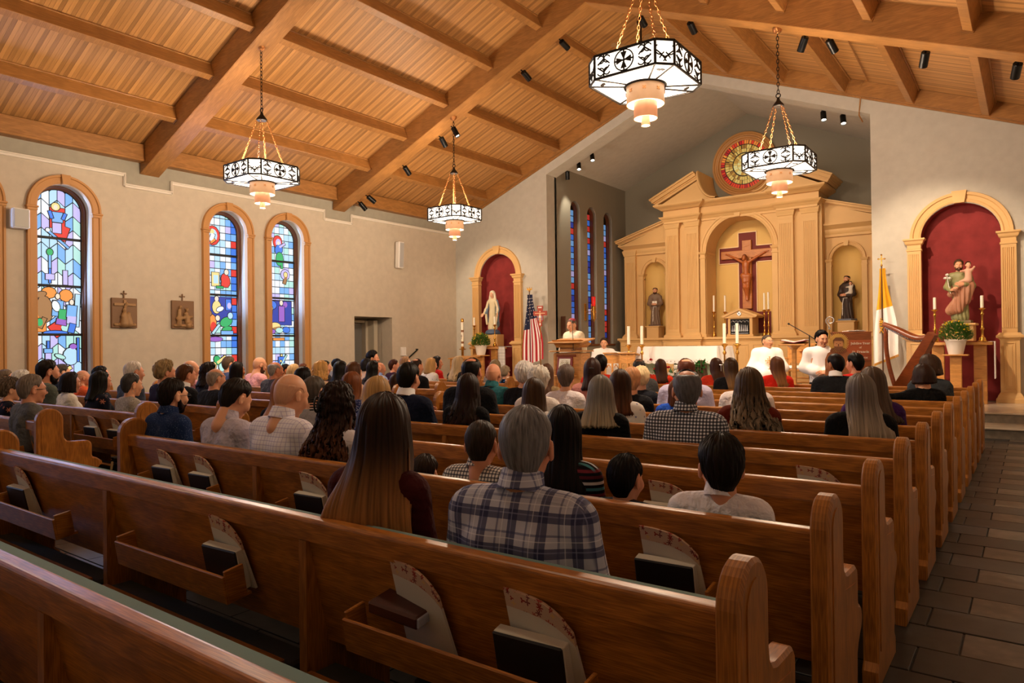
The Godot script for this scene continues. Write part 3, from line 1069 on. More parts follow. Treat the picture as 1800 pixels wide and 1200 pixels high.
# wrought-iron tracery over one glass side: u across, up, out of the face
func tracery(b: Mb, c: Vector3, u: Vector3, out_: Vector3, w: float, h: float, narrow: bool) -> void:
	var up := Vector3.UP
	var o := c + out_ * 0.006
	var t := 0.0075
	if narrow:
		for s in [-1.0, 1.0]:
			b.tube(ring3(o + u * (s * w * 0.27) + up * (h * 0.08), u * s, up, w * 0.25, -150, 60, 8), t, 5)
			b.tube(ring3(o + u * (s * w * 0.13) - up * (h * 0.28), u * s, up, w * 0.14, 0, 250, 8), t, 5)
			b.tube(line3([o + u * (s * w * 0.45) + up * h * 0.05, o + u * (s * w * 0.2) - up * h * 0.1, o - up * h * 0.3]), t, 5)
		return
	b.tube(ring3(o, u, up, h * 0.44, 0, 360, 20), t, 5)
	for k in 4:
		var a := PI / 2 * k
		var d := u * cos(a) + up * sin(a)
		var e := u * -sin(a) + up * cos(a)
		# arms of the cross spread towards their ends
		b.tri(o + d * 0.0, o + d * (h * 0.34) + e * 0.034, o + d * (h * 0.34) - e * 0.034)
		b.tri(o + d * 0.0 + out_ * 0.008, o + d * (h * 0.34) - e * 0.034 + out_ * 0.008, o + d * (h * 0.34) + e * 0.034 + out_ * 0.008)
		b.tube(line3([o, o + d * (h * 0.42)]), t * 1.2, 5)
	for s in [-1.0, 1.0]:
		for q in [-1.0, 1.0]:
			var p: Vector3 = o + u * (s * w * 0.34)
			b.tube(ring3(p + up * (q * h * 0.26) + u * (s * w * 0.05), u * s, up * q, h * 0.16, 20, 300, 10), t, 5)
			b.tube(ring3(p + up * (q * h * 0.26) - u * (s * w * 0.055), u * -s, up * q, h * 0.15, 20, 300, 10), t, 5)
			b.tube(line3([p + up * (q * h * 0.47), p + up * (q * h * 0.28), p + u * (s * w * 0.1) + up * (q * h * 0.06)]), t * 1.2, 5)
			b.tube(line3([p + up * (q * h * 0.30), p - u * (s * w * 0.1) + up * (q * h * 0.04)]), t, 5)

func chain(b: Mb, a: Vector3, d: Vector3, step := 0.046, r := 0.0042) -> void:
	var n := int(a.distance_to(d) / step)
	var t := (d - a).normalized()
	var s := t.cross(V(0.3, 0.1, 1)).normalized()
	var q := t.cross(s)
	for i in n:
		var c := a.lerp(d, (i + 0.5) / n)
		var e := s if i % 2 == 0 else q
		var p := PackedVector3Array()
		for k in 8:
			var g := TAU * k / 8
			p.append(c + t * (cos(g) * step * 0.66) + e * (sin(g) * step * 0.30))
		b.tube(p, r, 4, true)

func make_lantern(beam_y: float) -> Node3D:
	# stands at its lowest point; height above it
	var t := thing("chandelier", "octagonal iron lantern with lit milk-glass sides", "chandelier")
	var h := 0.48
	var cut := 0.14
	var oct_ := octagon(h, cut)
	var y0 := 0.43
	var y1 := 0.67
	var glass := Mb.new()
	for k in 8:
		var a := oct_[k]
		var d := oct_[(k + 1) % 8]
		var c := (a + d) / 2
		var nrm := c.normalized()
		var w := a.distance_to(d)
		var u := Vector3((d - a).x, 0, (d - a).y).normalized()
		var out_ := Vector3(nrm.x, 0, nrm.y)
		var g := Mb.new()
		g.xf = Transform3D(Basis(u, Vector3.UP, out_), Vector3(c.x, (y0 + y1) / 2, c.y) - out_ * 0.006)
		g.box(Vector3.ZERO, Vector3(w - 0.012, y1 - y0 - 0.01, 0.008))
		put("glass_panel", g.mesh(), M.milk, t)
		var f := Mb.new()
		tracery(f, Vector3(c.x, (y0 + y1) / 2, c.y), u, out_, w, y1 - y0, k % 2 == 1)
		put("tracery", f.mesh(), M.iron, t)
		# glass under the drum, between this side and the round shade
		g = Mb.new()
		var ia := a.normalized() * 0.2
		var id := d.normalized() * 0.2
		g.quad(Vector3(a.x, y0 + 0.002, a.y) * Vector3(0.985, 1, 0.985), Vector3(d.x, y0 + 0.002, d.y) * Vector3(0.985, 1, 0.985), Vector3(id.x, y0 - 0.01, id.y), Vector3(ia.x, y0 - 0.01, ia.y))
		g.quad(Vector3(a.x, y0 + 0.010, a.y) * Vector3(0.985, 1, 0.985), Vector3(ia.x, y0, ia.y), Vector3(id.x, y0, id.y), Vector3(d.x, y0 + 0.010, d.y) * Vector3(0.985, 1, 0.985))
		put("glass_panel", g.mesh(), M.milk, t)
		if k % 2 == 1:
			g = Mb.new()
			var m1 := c * 0.80
			var sd := Vector3((d - a).x, 0, (d - a).y).normalized()
			for s in [-1, 1]:
				g.box(Vector3(m1.x, y0 - 0.012, m1.y) + sd * (0.025 * s), Vector3(0.035, 0.006, 0.035), 0.001)
			g.box(Vector3(m1.x, y0 - 0.012, m1.y), Vector3(0.05, 0.006, 0.03), 0.001)
			put("ornament", g.mesh(), M.iron, t)
	var f := Mb.new()
	for k in 8:
		var a := oct_[k]
		var d := oct_[(k + 1) % 8]
		var A := Vector3(a.x, 0, a.y)
		var D := Vector3(d.x, 0, d.y)
		f.tube(line3([A + Vector3.UP * y0, A + Vector3.UP * y1]), 0.014, 6)
		for y in [y0, y1]:
			f.tube(line3([A + Vector3.UP * y, D + Vector3.UP * y]), 0.014, 6)
		f.tube(line3([A + Vector3.UP * (y0 - 0.004), A.normalized() * 0.21 + Vector3.UP * (y0 - 0.012)]), 0.011, 5)
	f.tube(ring3(Vector3(0, y0 - 0.012, 0), Vector3.RIGHT, Vector3.BACK, 0.215, 0, 360, 28), 0.014, 6)
	put("frame", f.mesh(), M.iron, t)
	# three round shades, one below the other, open at the foot
	var sh := [[0.20, 0.225, 0.42, "upper_shade", M.shade], [0.124, 0.075, 0.245, "middle_shade", M.shade_low], [0.045, 0.0, 0.12, "lower_shade", M.shade_low]]
	for q in sh:
		var s := Mb.new()
		s.lathe(PackedVector2Array([Vector2(q[0], q[1]), Vector2(q[0], q[2])]), 32)
		s.lathe(PackedVector2Array([Vector2(q[0] - 0.006, q[1]), Vector2(q[0], q[1])]), 32)
		put(q[3], s.mesh(), q[4], t)
		s = Mb.new()
		s.lathe(PackedVector2Array([Vector2(q[0] - 0.006, q[2]), Vector2(q[0] - 0.006, q[1] + 0.002)]), 32)
		if q[0] < 0.05:
			s.lathe(PackedVector2Array([Vector2(0.001, q[1] + 0.004), Vector2(q[0] - 0.004, q[1] + 0.004)]), 20)
		put("shade_lining", s.mesh(), M.shade_in, t)
	var o := Mb.new()
	for k in 8:
		var a := TAU * (k + 0.5) / 8
		o.xf = Transform3D(Basis(Vector3.UP, -a), Vector3(cos(a), 0, sin(a)) * 0.203 + Vector3.UP * 0.345)
		for r in [0, 1]:
			o.xf = o.xf.rotated_local(Vector3.RIGHT, PI / 4) if r == 0 else o.xf
		o.box(Vector3(0, 0.0, 0), Vector3(0.006, 0.045, 0.012))
		o.box(Vector3(0, 0.0, 0), Vector3(0.006, 0.012, 0.045))
	put("ornament", o.mesh(), M.gold_chain, t)
	# chains, crown and the long chain to the beam
	var hub := 1.47
	for k in 4:
		var c := Mb.new()
		var a := PI / 4 + PI / 2 * k
		var dirn := Vector3(cos(a), 0, sin(a))
		chain(c, dirn * 0.36 + Vector3.UP * y1, dirn * 0.075 + Vector3.UP * hub)
		put("chain", c.mesh(), M.gold_chain, t)
	var cr := Mb.new()
	cr.lathe(PackedVector2Array([Vector2(0.001, hub + 0.13), Vector2(0.02, hub + 0.12), Vector2(0.03, hub + 0.08), Vector2(0.085, hub + 0.01), Vector2(0.09, hub - 0.015), Vector2(0.07, hub - 0.02), Vector2(0.001, hub - 0.01)]), 16)
	cr.tube(ring3(Vector3(0, hub + 0.16, 0), Vector3.RIGHT, Vector3.UP, 0.035, 0, 360, 12), 0.009, 6)
	put("crown", cr.mesh(), M.iron, t)
	var lc := Mb.new()
	chain(lc, Vector3(0, hub + 0.19, 0), Vector3(0, beam_y - 0.04, 0), 0.06, 0.006)
	put("long_chain", lc.mesh(), M.iron, t)
	var ca := Mb.new()
	ca.lathe(PackedVector2Array([Vector2(0.001, beam_y - 0.06), Vector2(0.03, beam_y - 0.055), Vector2(0.065, beam_y - 0.02), Vector2(0.075, beam_y + 0.03)]), 18)
	put("ceiling_rose", ca.mesh(), M.gold_chain, t)
	return t

func lamps() -> void:
	var y := 3.83
	var beam := roof_y(-10.15) - 0.52
	var spots := [[-10.22, -6.84, "lantern chandelier hanging before the pointed beam above the first pair of windows, nearest the left wall windows"], [-10.13, -11.55, "smallest lantern chandelier, hanging in front of the far end of the left wall and its speaker"], [-3.22, -11.55, "lantern chandelier hanging in front of the round stained-glass window"], [-3.28, -6.84, "largest lantern chandelier, hanging from the top of the picture under the ceiling fan"]]
	var first: Node3D
	for k in 4:
		var q: Array = spots[k]
		var at := V(q[0], y, q[1])
		if k == 0:
			first = make_lantern(beam - y)
			first.position = at
			first.set_meta("label", "lantern chandelier hanging before the left wall above the window pair")
			first.set_meta("group", "lantern chandeliers")
		else:
			dup(first, at, ["", "smallest lantern chandelier, near the statue niche at the left", "lantern chandelier in front of the round window above the altar", "largest and nearest lantern chandelier, below the ceiling fan"][k], "lantern chandeliers")
		omni("chandelier_light", at + V(0, -0.22, 0), WARM, LAMP_DOWN, 0.15)
		omni("chandelier_light", at + V(0, 0.80, 0), WARM, LAMP_UP, 0.2)
	# two more of the same row light the pews from behind the photographer
	for x in [-10.15, -3.25]:
		omni("chandelier_light", V(x, 4.6, -2.1), WARM, 2.5, 0.2)
	track_heads()
	fan()

func make_head() -> Node3D:
	var t := thing("spotlight", "black cylinder spotlight", "spotlight")
	var b := Mb.new()
	b.lathe(PackedVector2Array([Vector2(0.001, 0.0), Vector2(0.055, 0.0), Vector2(0.06, 0.008), Vector2(0.06, 0.23), Vector2(0.052, 0.23), Vector2(0.050, 0.20)]), 18, false)
	put("housing", b.mesh(), M.black_metal, t)
	b = Mb.new()
	b.lathe(PackedVector2Array([Vector2(0.001, 0.202), Vector2(0.051, 0.202)]), 18, false)
	put("lens", b.mesh(), M.lens, t)
	return t

func aim(o: Node3D, at: Vector3, target: Vector3) -> void:
	var y := (target - at).normalized()
	var x := y.cross(V(0.2, 0.1, 1)).normalized()
	o.transform = Transform3D(Basis(x, y, x.cross(y)), at)

func mount(o: Node3D, at: Vector3, to: Vector3) -> void:
	for c in o.get_children():
		if String(c.name).begins_with("mount"):
			o.remove_child(c)
			c.free()
	var b := Mb.new()
	b.xf = o.transform.affine_inverse()
	b.tube(line3([at, to]), 0.014, 6)
	put("mount", b.mesh(), M.black_metal, o)

func track_heads() -> void:
	var proto := make_head()
	var used_first := false
	var zb := -11.86
	# x, target, energy, angle, label
	var altar := V(-6.65, 1.2, -15.8)
	var list := [[-7.51, V(-6.6, 4.6, -20), "topmost black spotlight on the left slope of the second beam"], [-8.46, V(-7.7, 3.2, -19.8), "second black spotlight below the ridge on the left slope"],
		[-10.41, V(-8.0, 1.8, -12.6), "upper one of two spotlights beside the far chandelier chain"], [-10.78, V(-10.8, 1.8, -16), "lower one of two spotlights beside the far chandelier chain"], [-11.96, V(-12.4, 2.4, -16), "lone small black spotlight halfway down the left slope"],
		[-13.26, V(-12.4, 2.6, -16), "right one of two spotlights at the foot of the beam"], [-13.56, V(-12.9, 1.4, -16), "left one of two spotlights at the foot of the beam"], [-5.78, V(-5.6, 3.6, -20), "black spotlight half hidden by chandelier chains at the ridge"],
		[-4.81, V(-4.6, 3.0, -20), "black spotlight on the beam right of the chandelier chains"], [-2.87, V(-6.2, 1.3, -15.5), "left one of two spotlights above the chancel arch edge"], [-2.52, V(-1.1, 2.5, -16), "right one of two spotlights beside the ceiling conduit"],
		[-1.20, V(-2.6, 2.0, -16), "spotlight on the right slope above the right niche"], [-0.11, V(-1.0, 2.4, -16), "rightmost black spotlight at the picture edge"]]
	for q in list:
		var x: float = q[0]
		var at := V(x, roof_y(x) - 0.50, zb)
		var o: Node3D = proto
		if used_first:
			o = dup(proto, at)
		used_first = true
		o.set_meta("label", q[2])
		o.set_meta("group", "black spotlights on the beam")
		aim(o, at, q[1])
		mount(o, at, V(x, at.y + 0.03, -11.72))
	var soff := [[-10.37, 6.36, V(-10.67, 4.0, -17.2), "dark spotlight at the top left corner of the chancel"], [-10.0, 6.52, V(-8.6, 2.0, -14.6), "lower of two bright spotlights under the chancel arch, left"], [-9.58, 6.70, V(-8.0, 2.0, -14.8), "upper of two bright spotlights under the chancel arch, left"],
		[-3.67, 6.62, V(-3.0, 2.0, -14.8), "left bright spotlight under the right end of the chancel arch"], [-3.27, 6.46, V(-2.6, 2.0, -14.8), "right bright spotlight under the right end of the chancel arch"]]
	for q in soff:
		var at := V(q[0], q[1], -16.62)
		var o := dup(proto, at, q[3], "spotlights behind the chancel arch")
		aim(o, at, q[2])
		mount(o, at, V(q[0], q[1] + 0.02, -16.47))
	# what they throw
	var c := Color(1.0, 0.88, 0.74)
	spot("spotlight_beam", V(-7.51, 7.2, -12.1), V(-6.65, 4.4, -20.3), 24, c, 17)
	spot("spotlight_beam", V(-8.46, 6.8, -12.1), V(-8.3, 2.6, -19.8), 24, c, 19)
	spot("spotlight_beam", V(-5.0, 6.9, -12.1), V(-5.0, 2.6, -19.8), 24, c, 19)
	spot("spotlight_beam", V(-2.87, 6.1, -12.1), V(-6.5, 1.2, -15.6), 26, c, 34)
	spot("spotlight_beam", V(-10.41, 6.1, -12.1), V(-7.9, 1.6, -13.2), 24, c, 24)
	spot("spotlight_beam", V(-5.78, 7.2, -12.1), V(-4.0, 1.2, -14.4), 24, c, 26)
	spot("spotlight_beam", V(-12.9, 5.1, -12.1), V(-12.3, 2.3, -16), 30, c, 10)
	spot("spotlight_beam", V(-2.52, 5.9, -12.1), V(-1.3, 2.3, -16), 26, c, 22)
	spot("spotlight_beam", V(-10.2, 6.25, -16.80), V(-10.72, 4.6, -17.25), 26, Color(1, 0.95, 0.85), 3.0)
	spot("spotlight_beam", V(-9.8, 6.3, -16.7), V(-8.2, 1.4, -15.0), 34, c, 8)
	spot("spotlight_beam", V(-3.5, 6.3, -16.7), V(-3.9, 1.4, -15.0), 34, c, 8)

func fan() -> void:
	var t := thing("ceiling_fan", "bronze ceiling fan with pale blades under the ridge, behind the nearest chandelier", "ceiling fan", V(CX, 7.80, -13.69))
	var b := Mb.new()
	b.lathe(PackedVector2Array([Vector2(0.001, 0.66), Vector2(0.09, 0.66), Vector2(0.08, 0.56), Vector2(0.02, 0.53), Vector2(0.018, 0.20), Vector2(0.05, 0.19), Vector2(0.13, 0.15), Vector2(0.15, 0.10), Vector2(0.14, 0.03), Vector2(0.09, 0.0), Vector2(0.085, -0.05), Vector2(0.001, -0.07)]), 20)
	put("motor", b.mesh(), mat(Color(0.16, 0.12, 0.09), 0.3, 0.7), t)
	for k in 5:
		b = Mb.new()
		var a := TAU * k / 5 + 0.35
		b.xf = Transform3D(Basis(Vector3.UP, a), Vector3.ZERO).rotated_local(Vector3.RIGHT, 0.2)
		b.prism(poly([0.22, -0.055, 0.68, -0.07, 0.71, -0.04, 0.71, 0.04, 0.68, 0.07, 0.22, 0.055]), -0.004, 0.004)
		b.xf = Transform3D(Basis(Vector3.UP, a), Vector3(0, 0.03, 0)) * Transform3D(Basis(Vector3.RIGHT, PI / 2 + 0.2), Vector3.ZERO)
		b = Mb.new()
		b.xf = Transform3D(Basis(Vector3.UP, a), Vector3(0, 0.03, 0)) * Transform3D(Basis(Vector3.RIGHT, PI / 2 + 0.2), Vector3.ZERO)
		b.prism(poly([0.22, -0.055, 0.68, -0.07, 0.71, -0.04, 0.71, 0.04, 0.68, 0.07, 0.22, 0.055]), -0.004, 0.004)
		put("blade", b.mesh(), mat(Color(0.55, 0.42, 0.27), 0.5), t)
		b = Mb.new()
		b.xf = Transform3D(Basis(Vector3.UP, a), Vector3(0, 0.03, 0))
		b.box(V(0.18, -0.005, 0), V(0.16, 0.012, 0.035), 0.003)
		put("blade_arm", b.mesh(), M.iron, t)

# ---------------------------------------------------------------- pews
const PEW_H := 0.86
var pew0: Node3D

func pew_end_shape() -> PackedVector2Array:
	# (towards the altar, up), the back edge at 0
	var p := PackedVector2Array([Vector2(-0.03, 0.0), Vector2(-0.03, 0.09), Vector2(-0.0, 0.12), Vector2(0.0, 0.86)])
	p.append_array(arc2(Vector2(0.11, 0.87), 0.11, 176, 4, 12))
	p.append_array(PackedVector2Array([Vector2(0.22, 0.74), Vector2(0.228, 0.70), Vector2(0.25, 0.675), Vector2(0.285, 0.665), Vector2(0.38, 0.66)]))
	p.append_array(arc2(Vector2(0.41, 0.61), 0.05, 90, 0, 4))
	p.append_array(PackedVector2Array([Vector2(0.46, 0.52), Vector2(0.47, 0.495)]))
	p.append_array(arc2(Vector2(0.475, 0.435), 0.06, 75, -70, 7))
	p.append_array(PackedVector2Array([Vector2(0.46, 0.35), Vector2(0.44, 0.32), Vector2(0.43, 0.12), Vector2(0.46, 0.09), Vector2(0.46, 0.0)]))
	return p

func grow(p: PackedVector2Array, by: float) -> PackedVector2Array:
	var r := Geometry2D.offset_polygon(p, by)
	return r[0] if r.size() else p

# a pew that runs from x = 0 to x = -length, its back rail at z = 0, seats towards -z
func make_pew(length: float) -> Node3D:
	var t := thing("pew", "oak pew", "pew")
	var b := Mb.new()
	var n := int(round(length / 1.65))
	var bay := length / n
	# rail on top of the back: round over
	var prof := PackedVector2Array()
	prof.append(Vector2(0.0, 0.775))
	prof.append_array(arc2(Vector2(-0.012, 0.845), 0.016, 0, 90, 4))
	prof.append_array(arc2(Vector2(-0.042, 0.845), 0.016, 90, 180, 4))
	prof.append(Vector2(-0.062, 0.775))
	var turn := Transform3D(Basis(V(0, 0, 1), V(0, 1, 0), V(-1, 0, 0)), Vector3.ZERO)
	b.xf = turn
	b.prism(prof, 0.0, length)
	put("top_rail", b.mesh(), M.pew, t)
	b = Mb.new()
	b.xf = turn
	b.prism(poly([-0.018, 0.80, -0.018, 0.765, -0.10, 0.37, -0.118, 0.37, -0.04, 0.765, -0.04, 0.80]), 0.02, length - 0.02)
	put("back_panel", b.mesh(), M.pew, t)
	b = Mb.new()
	b.xf = turn
	b.prism(poly([-0.060, 0.80, -0.064, 0.846, -0.100, 0.848, -0.118, 0.835, -0.175, 0.48, -0.12, 0.46]), 0.03, length - 0.03)
	put("back_cushion", b.mesh(), M.pad, t)
	b = Mb.new()
	b.xf = turn
	b.prism(poly([-0.11, 0.43, -0.50, 0.455, -0.515, 0.44, -0.51, 0.41, -0.11, 0.385]), 0.02, length - 0.02)
	put("seat", b.mesh(), M.pew, t)
	for k in range(1, n):
		b = Mb.new()
		b.xf = turn
		b.prism(poly([-0.02, 0.772, 0.0, 0.772, 0.0, 0.0, -0.42, 0.0, -0.42, 0.36, -0.11, 0.37]), bay * k - 0.022, bay * k + 0.022)
		put("bracket", b.mesh(), M.pew_v, t)
	for s in [0, 1]:
		b = Mb.new()
		var x0 := -0.035 if s == 0 else length
		b.xf = Transform3D(Basis(V(0, 0, -1), V(0, 1, 0), V(-1, 0, 0)), V(0, 0, 0.055))
		var shape := pew_end_shape()
		var inner := grow(shape, -0.012)
		b.prism(shape, x0 + 0.008, x0 + 0.055)
		# softened faces
		for f in [[x0, x0 + 0.008], [x0 + 0.063, x0 + 0.055]]:
			_loft(b, inner, shape, f[0], f[1])
		put("pew_end", b.mesh(), M.pew_v, t)
		# raised panel on the outer face
		b = Mb.new()
		b.xf = Transform3D(Basis(V(0, 0, -1), V(0, 1, 0), V(-1, 0, 0)), V(0, 0, 0.055))
		var pan := PackedVector2Array([Vector2(0.04, 0.16), Vector2(0.04, 0.86)])
		pan.append_array(arc2(Vector2(0.11, 0.865), 0.07, 180, 0, 10))
		pan.append_array(PackedVector2Array([Vector2(0.18, 0.70), Vector2(0.22, 0.62), Vector2(0.40, 0.60), Vector2(0.40, 0.16)]))
		var o: float = x0 - 0.004 if s == 0 else x0 + 0.067
		b.prism(pan, minf(o, x0 + 0.03), maxf(o, x0 + 0.03))
		put("end_panel", b.mesh(), M.pew_v, t)
	for k in n:
		var c := -bay * (k + 0.5)
		var rack := Mb.new()
		rack.xf = Transform3D(Basis(V(1, 0, 0), deg_to_rad(9)), V(c, 0, 0))
		rack.box(V(0, 0.545, 0.012), V(0.93, 0.115, 0.014), 0.003)
		rack.box(V(0, 0.492, -0.04), V(0.93, 0.012, 0.11), 0.002)
		for s in [-1, 1]:
			rack.box(V(s * 0.458, 0.555, -0.035), V(0.014, 0.135, 0.085), 0.003)
		put("book_rack", rack.mesh(), M.pew, t)
		# kneeler, folded up under the back, rubber feet to the rear
		var kn := Mb.new()
		kn.box(V(c, 0.27, -0.03), V(bay - 0.12, 0.05, 0.15), 0.012)
		kn.box(V(c, 0.235, 0.04), V(bay - 0.14, 0.025, 0.05), 0.005)
		put("kneeler_board", kn.mesh(), M.kneeler, t)
		kn = Mb.new()
		kn.box(V(c, 0.305, 0.045), V(bay - 0.16, 0.018, 0.04), 0.004)
		put("kneeler_rail", kn.mesh(), M.pew, t)
		for j in 3:
			var x := c + (j - 1) * 0.52
			var leg := Mb.new()
			leg.xf = Transform3D(Basis(V(1, 0, 0), -0.5), V(x, 0.29, 0.04))
			leg.box(V(0, 0, 0.04), V(0.022, 0.03, 0.12), 0.003)
			put("kneeler_leg", leg.mesh(), M.black_metal, t)
			leg = Mb.new()
			leg.xf = Transform3D(Basis(V(1, 0, 0), -0.15), V(x, 0.335, 0.145))
			leg.box(V(0, 0.0, 0), V(0.026, 0.085, 0.016), 0.004)
			put("rubber_foot", leg.mesh(), M.rubber, t)
	return t

func _loft(b: Mb, inner: PackedVector2Array, outer: PackedVector2Array, zi: float, zo: float) -> void:
	# chamfer: a cap of the smaller outline, and a skirt from each outer corner to the nearest inner one
	var t := Geometry2D.triangulate_polygon(inner)
	for k in range(0, t.size(), 3):
		b.tri(V(inner[t[k]].x, inner[t[k]].y, zi), V(inner[t[k + 1]].x, inner[t[k + 1]].y, zi), V(inner[t[k + 2]].x, inner[t[k + 2]].y, zi))
	var near := []
	for q in outer:
		var best := 0
		for j in inner.size():
			if inner[j].distance_squared_to(q) < inner[best].distance_squared_to(q):
				best = j
		near.append(best)
	for i in outer.size():
		var j := (i + 1) % outer.size()
		var a := inner[near[i]]
		var c := inner[near[j]]
		b.quad(V(outer[i].x, outer[i].y, zo), V(outer[j].x, outer[j].y, zo), V(c.x, c.y, zi), V(a.x, a.y, zi))

func row_z(k: int) -> float:
	return -1.65 - ROW * k

func pews() -> void:
	pew0 = make_pew(4.95)
	pew0.position = V(-0.58, 0, row_z(-1))
	pew0.set_meta("label", "nearest oak pew, only its top rail and teal pad in the bottom left corner")
	pew0.set_meta("group", "pews of the right block")
	var nth := ["second", "third", "fourth", "fifth", "sixth", "seventh", "eighth", "ninth", "tenth", "eleventh", "twelfth", "frontmost"]
	for k in 12:
		dup(pew0, V(-0.58, 0, row_z(k)), "oak pew beside the slate aisle, the %s from the camera in the right block" % nth[k], "pews of the right block")
	for k in 10:
		dup(pew0, V(-7.17, 0, row_z(k + 1)), "oak pew of the block by the windows, the %s from the camera there" % (["first"] + nth)[k], "pews of the left block")

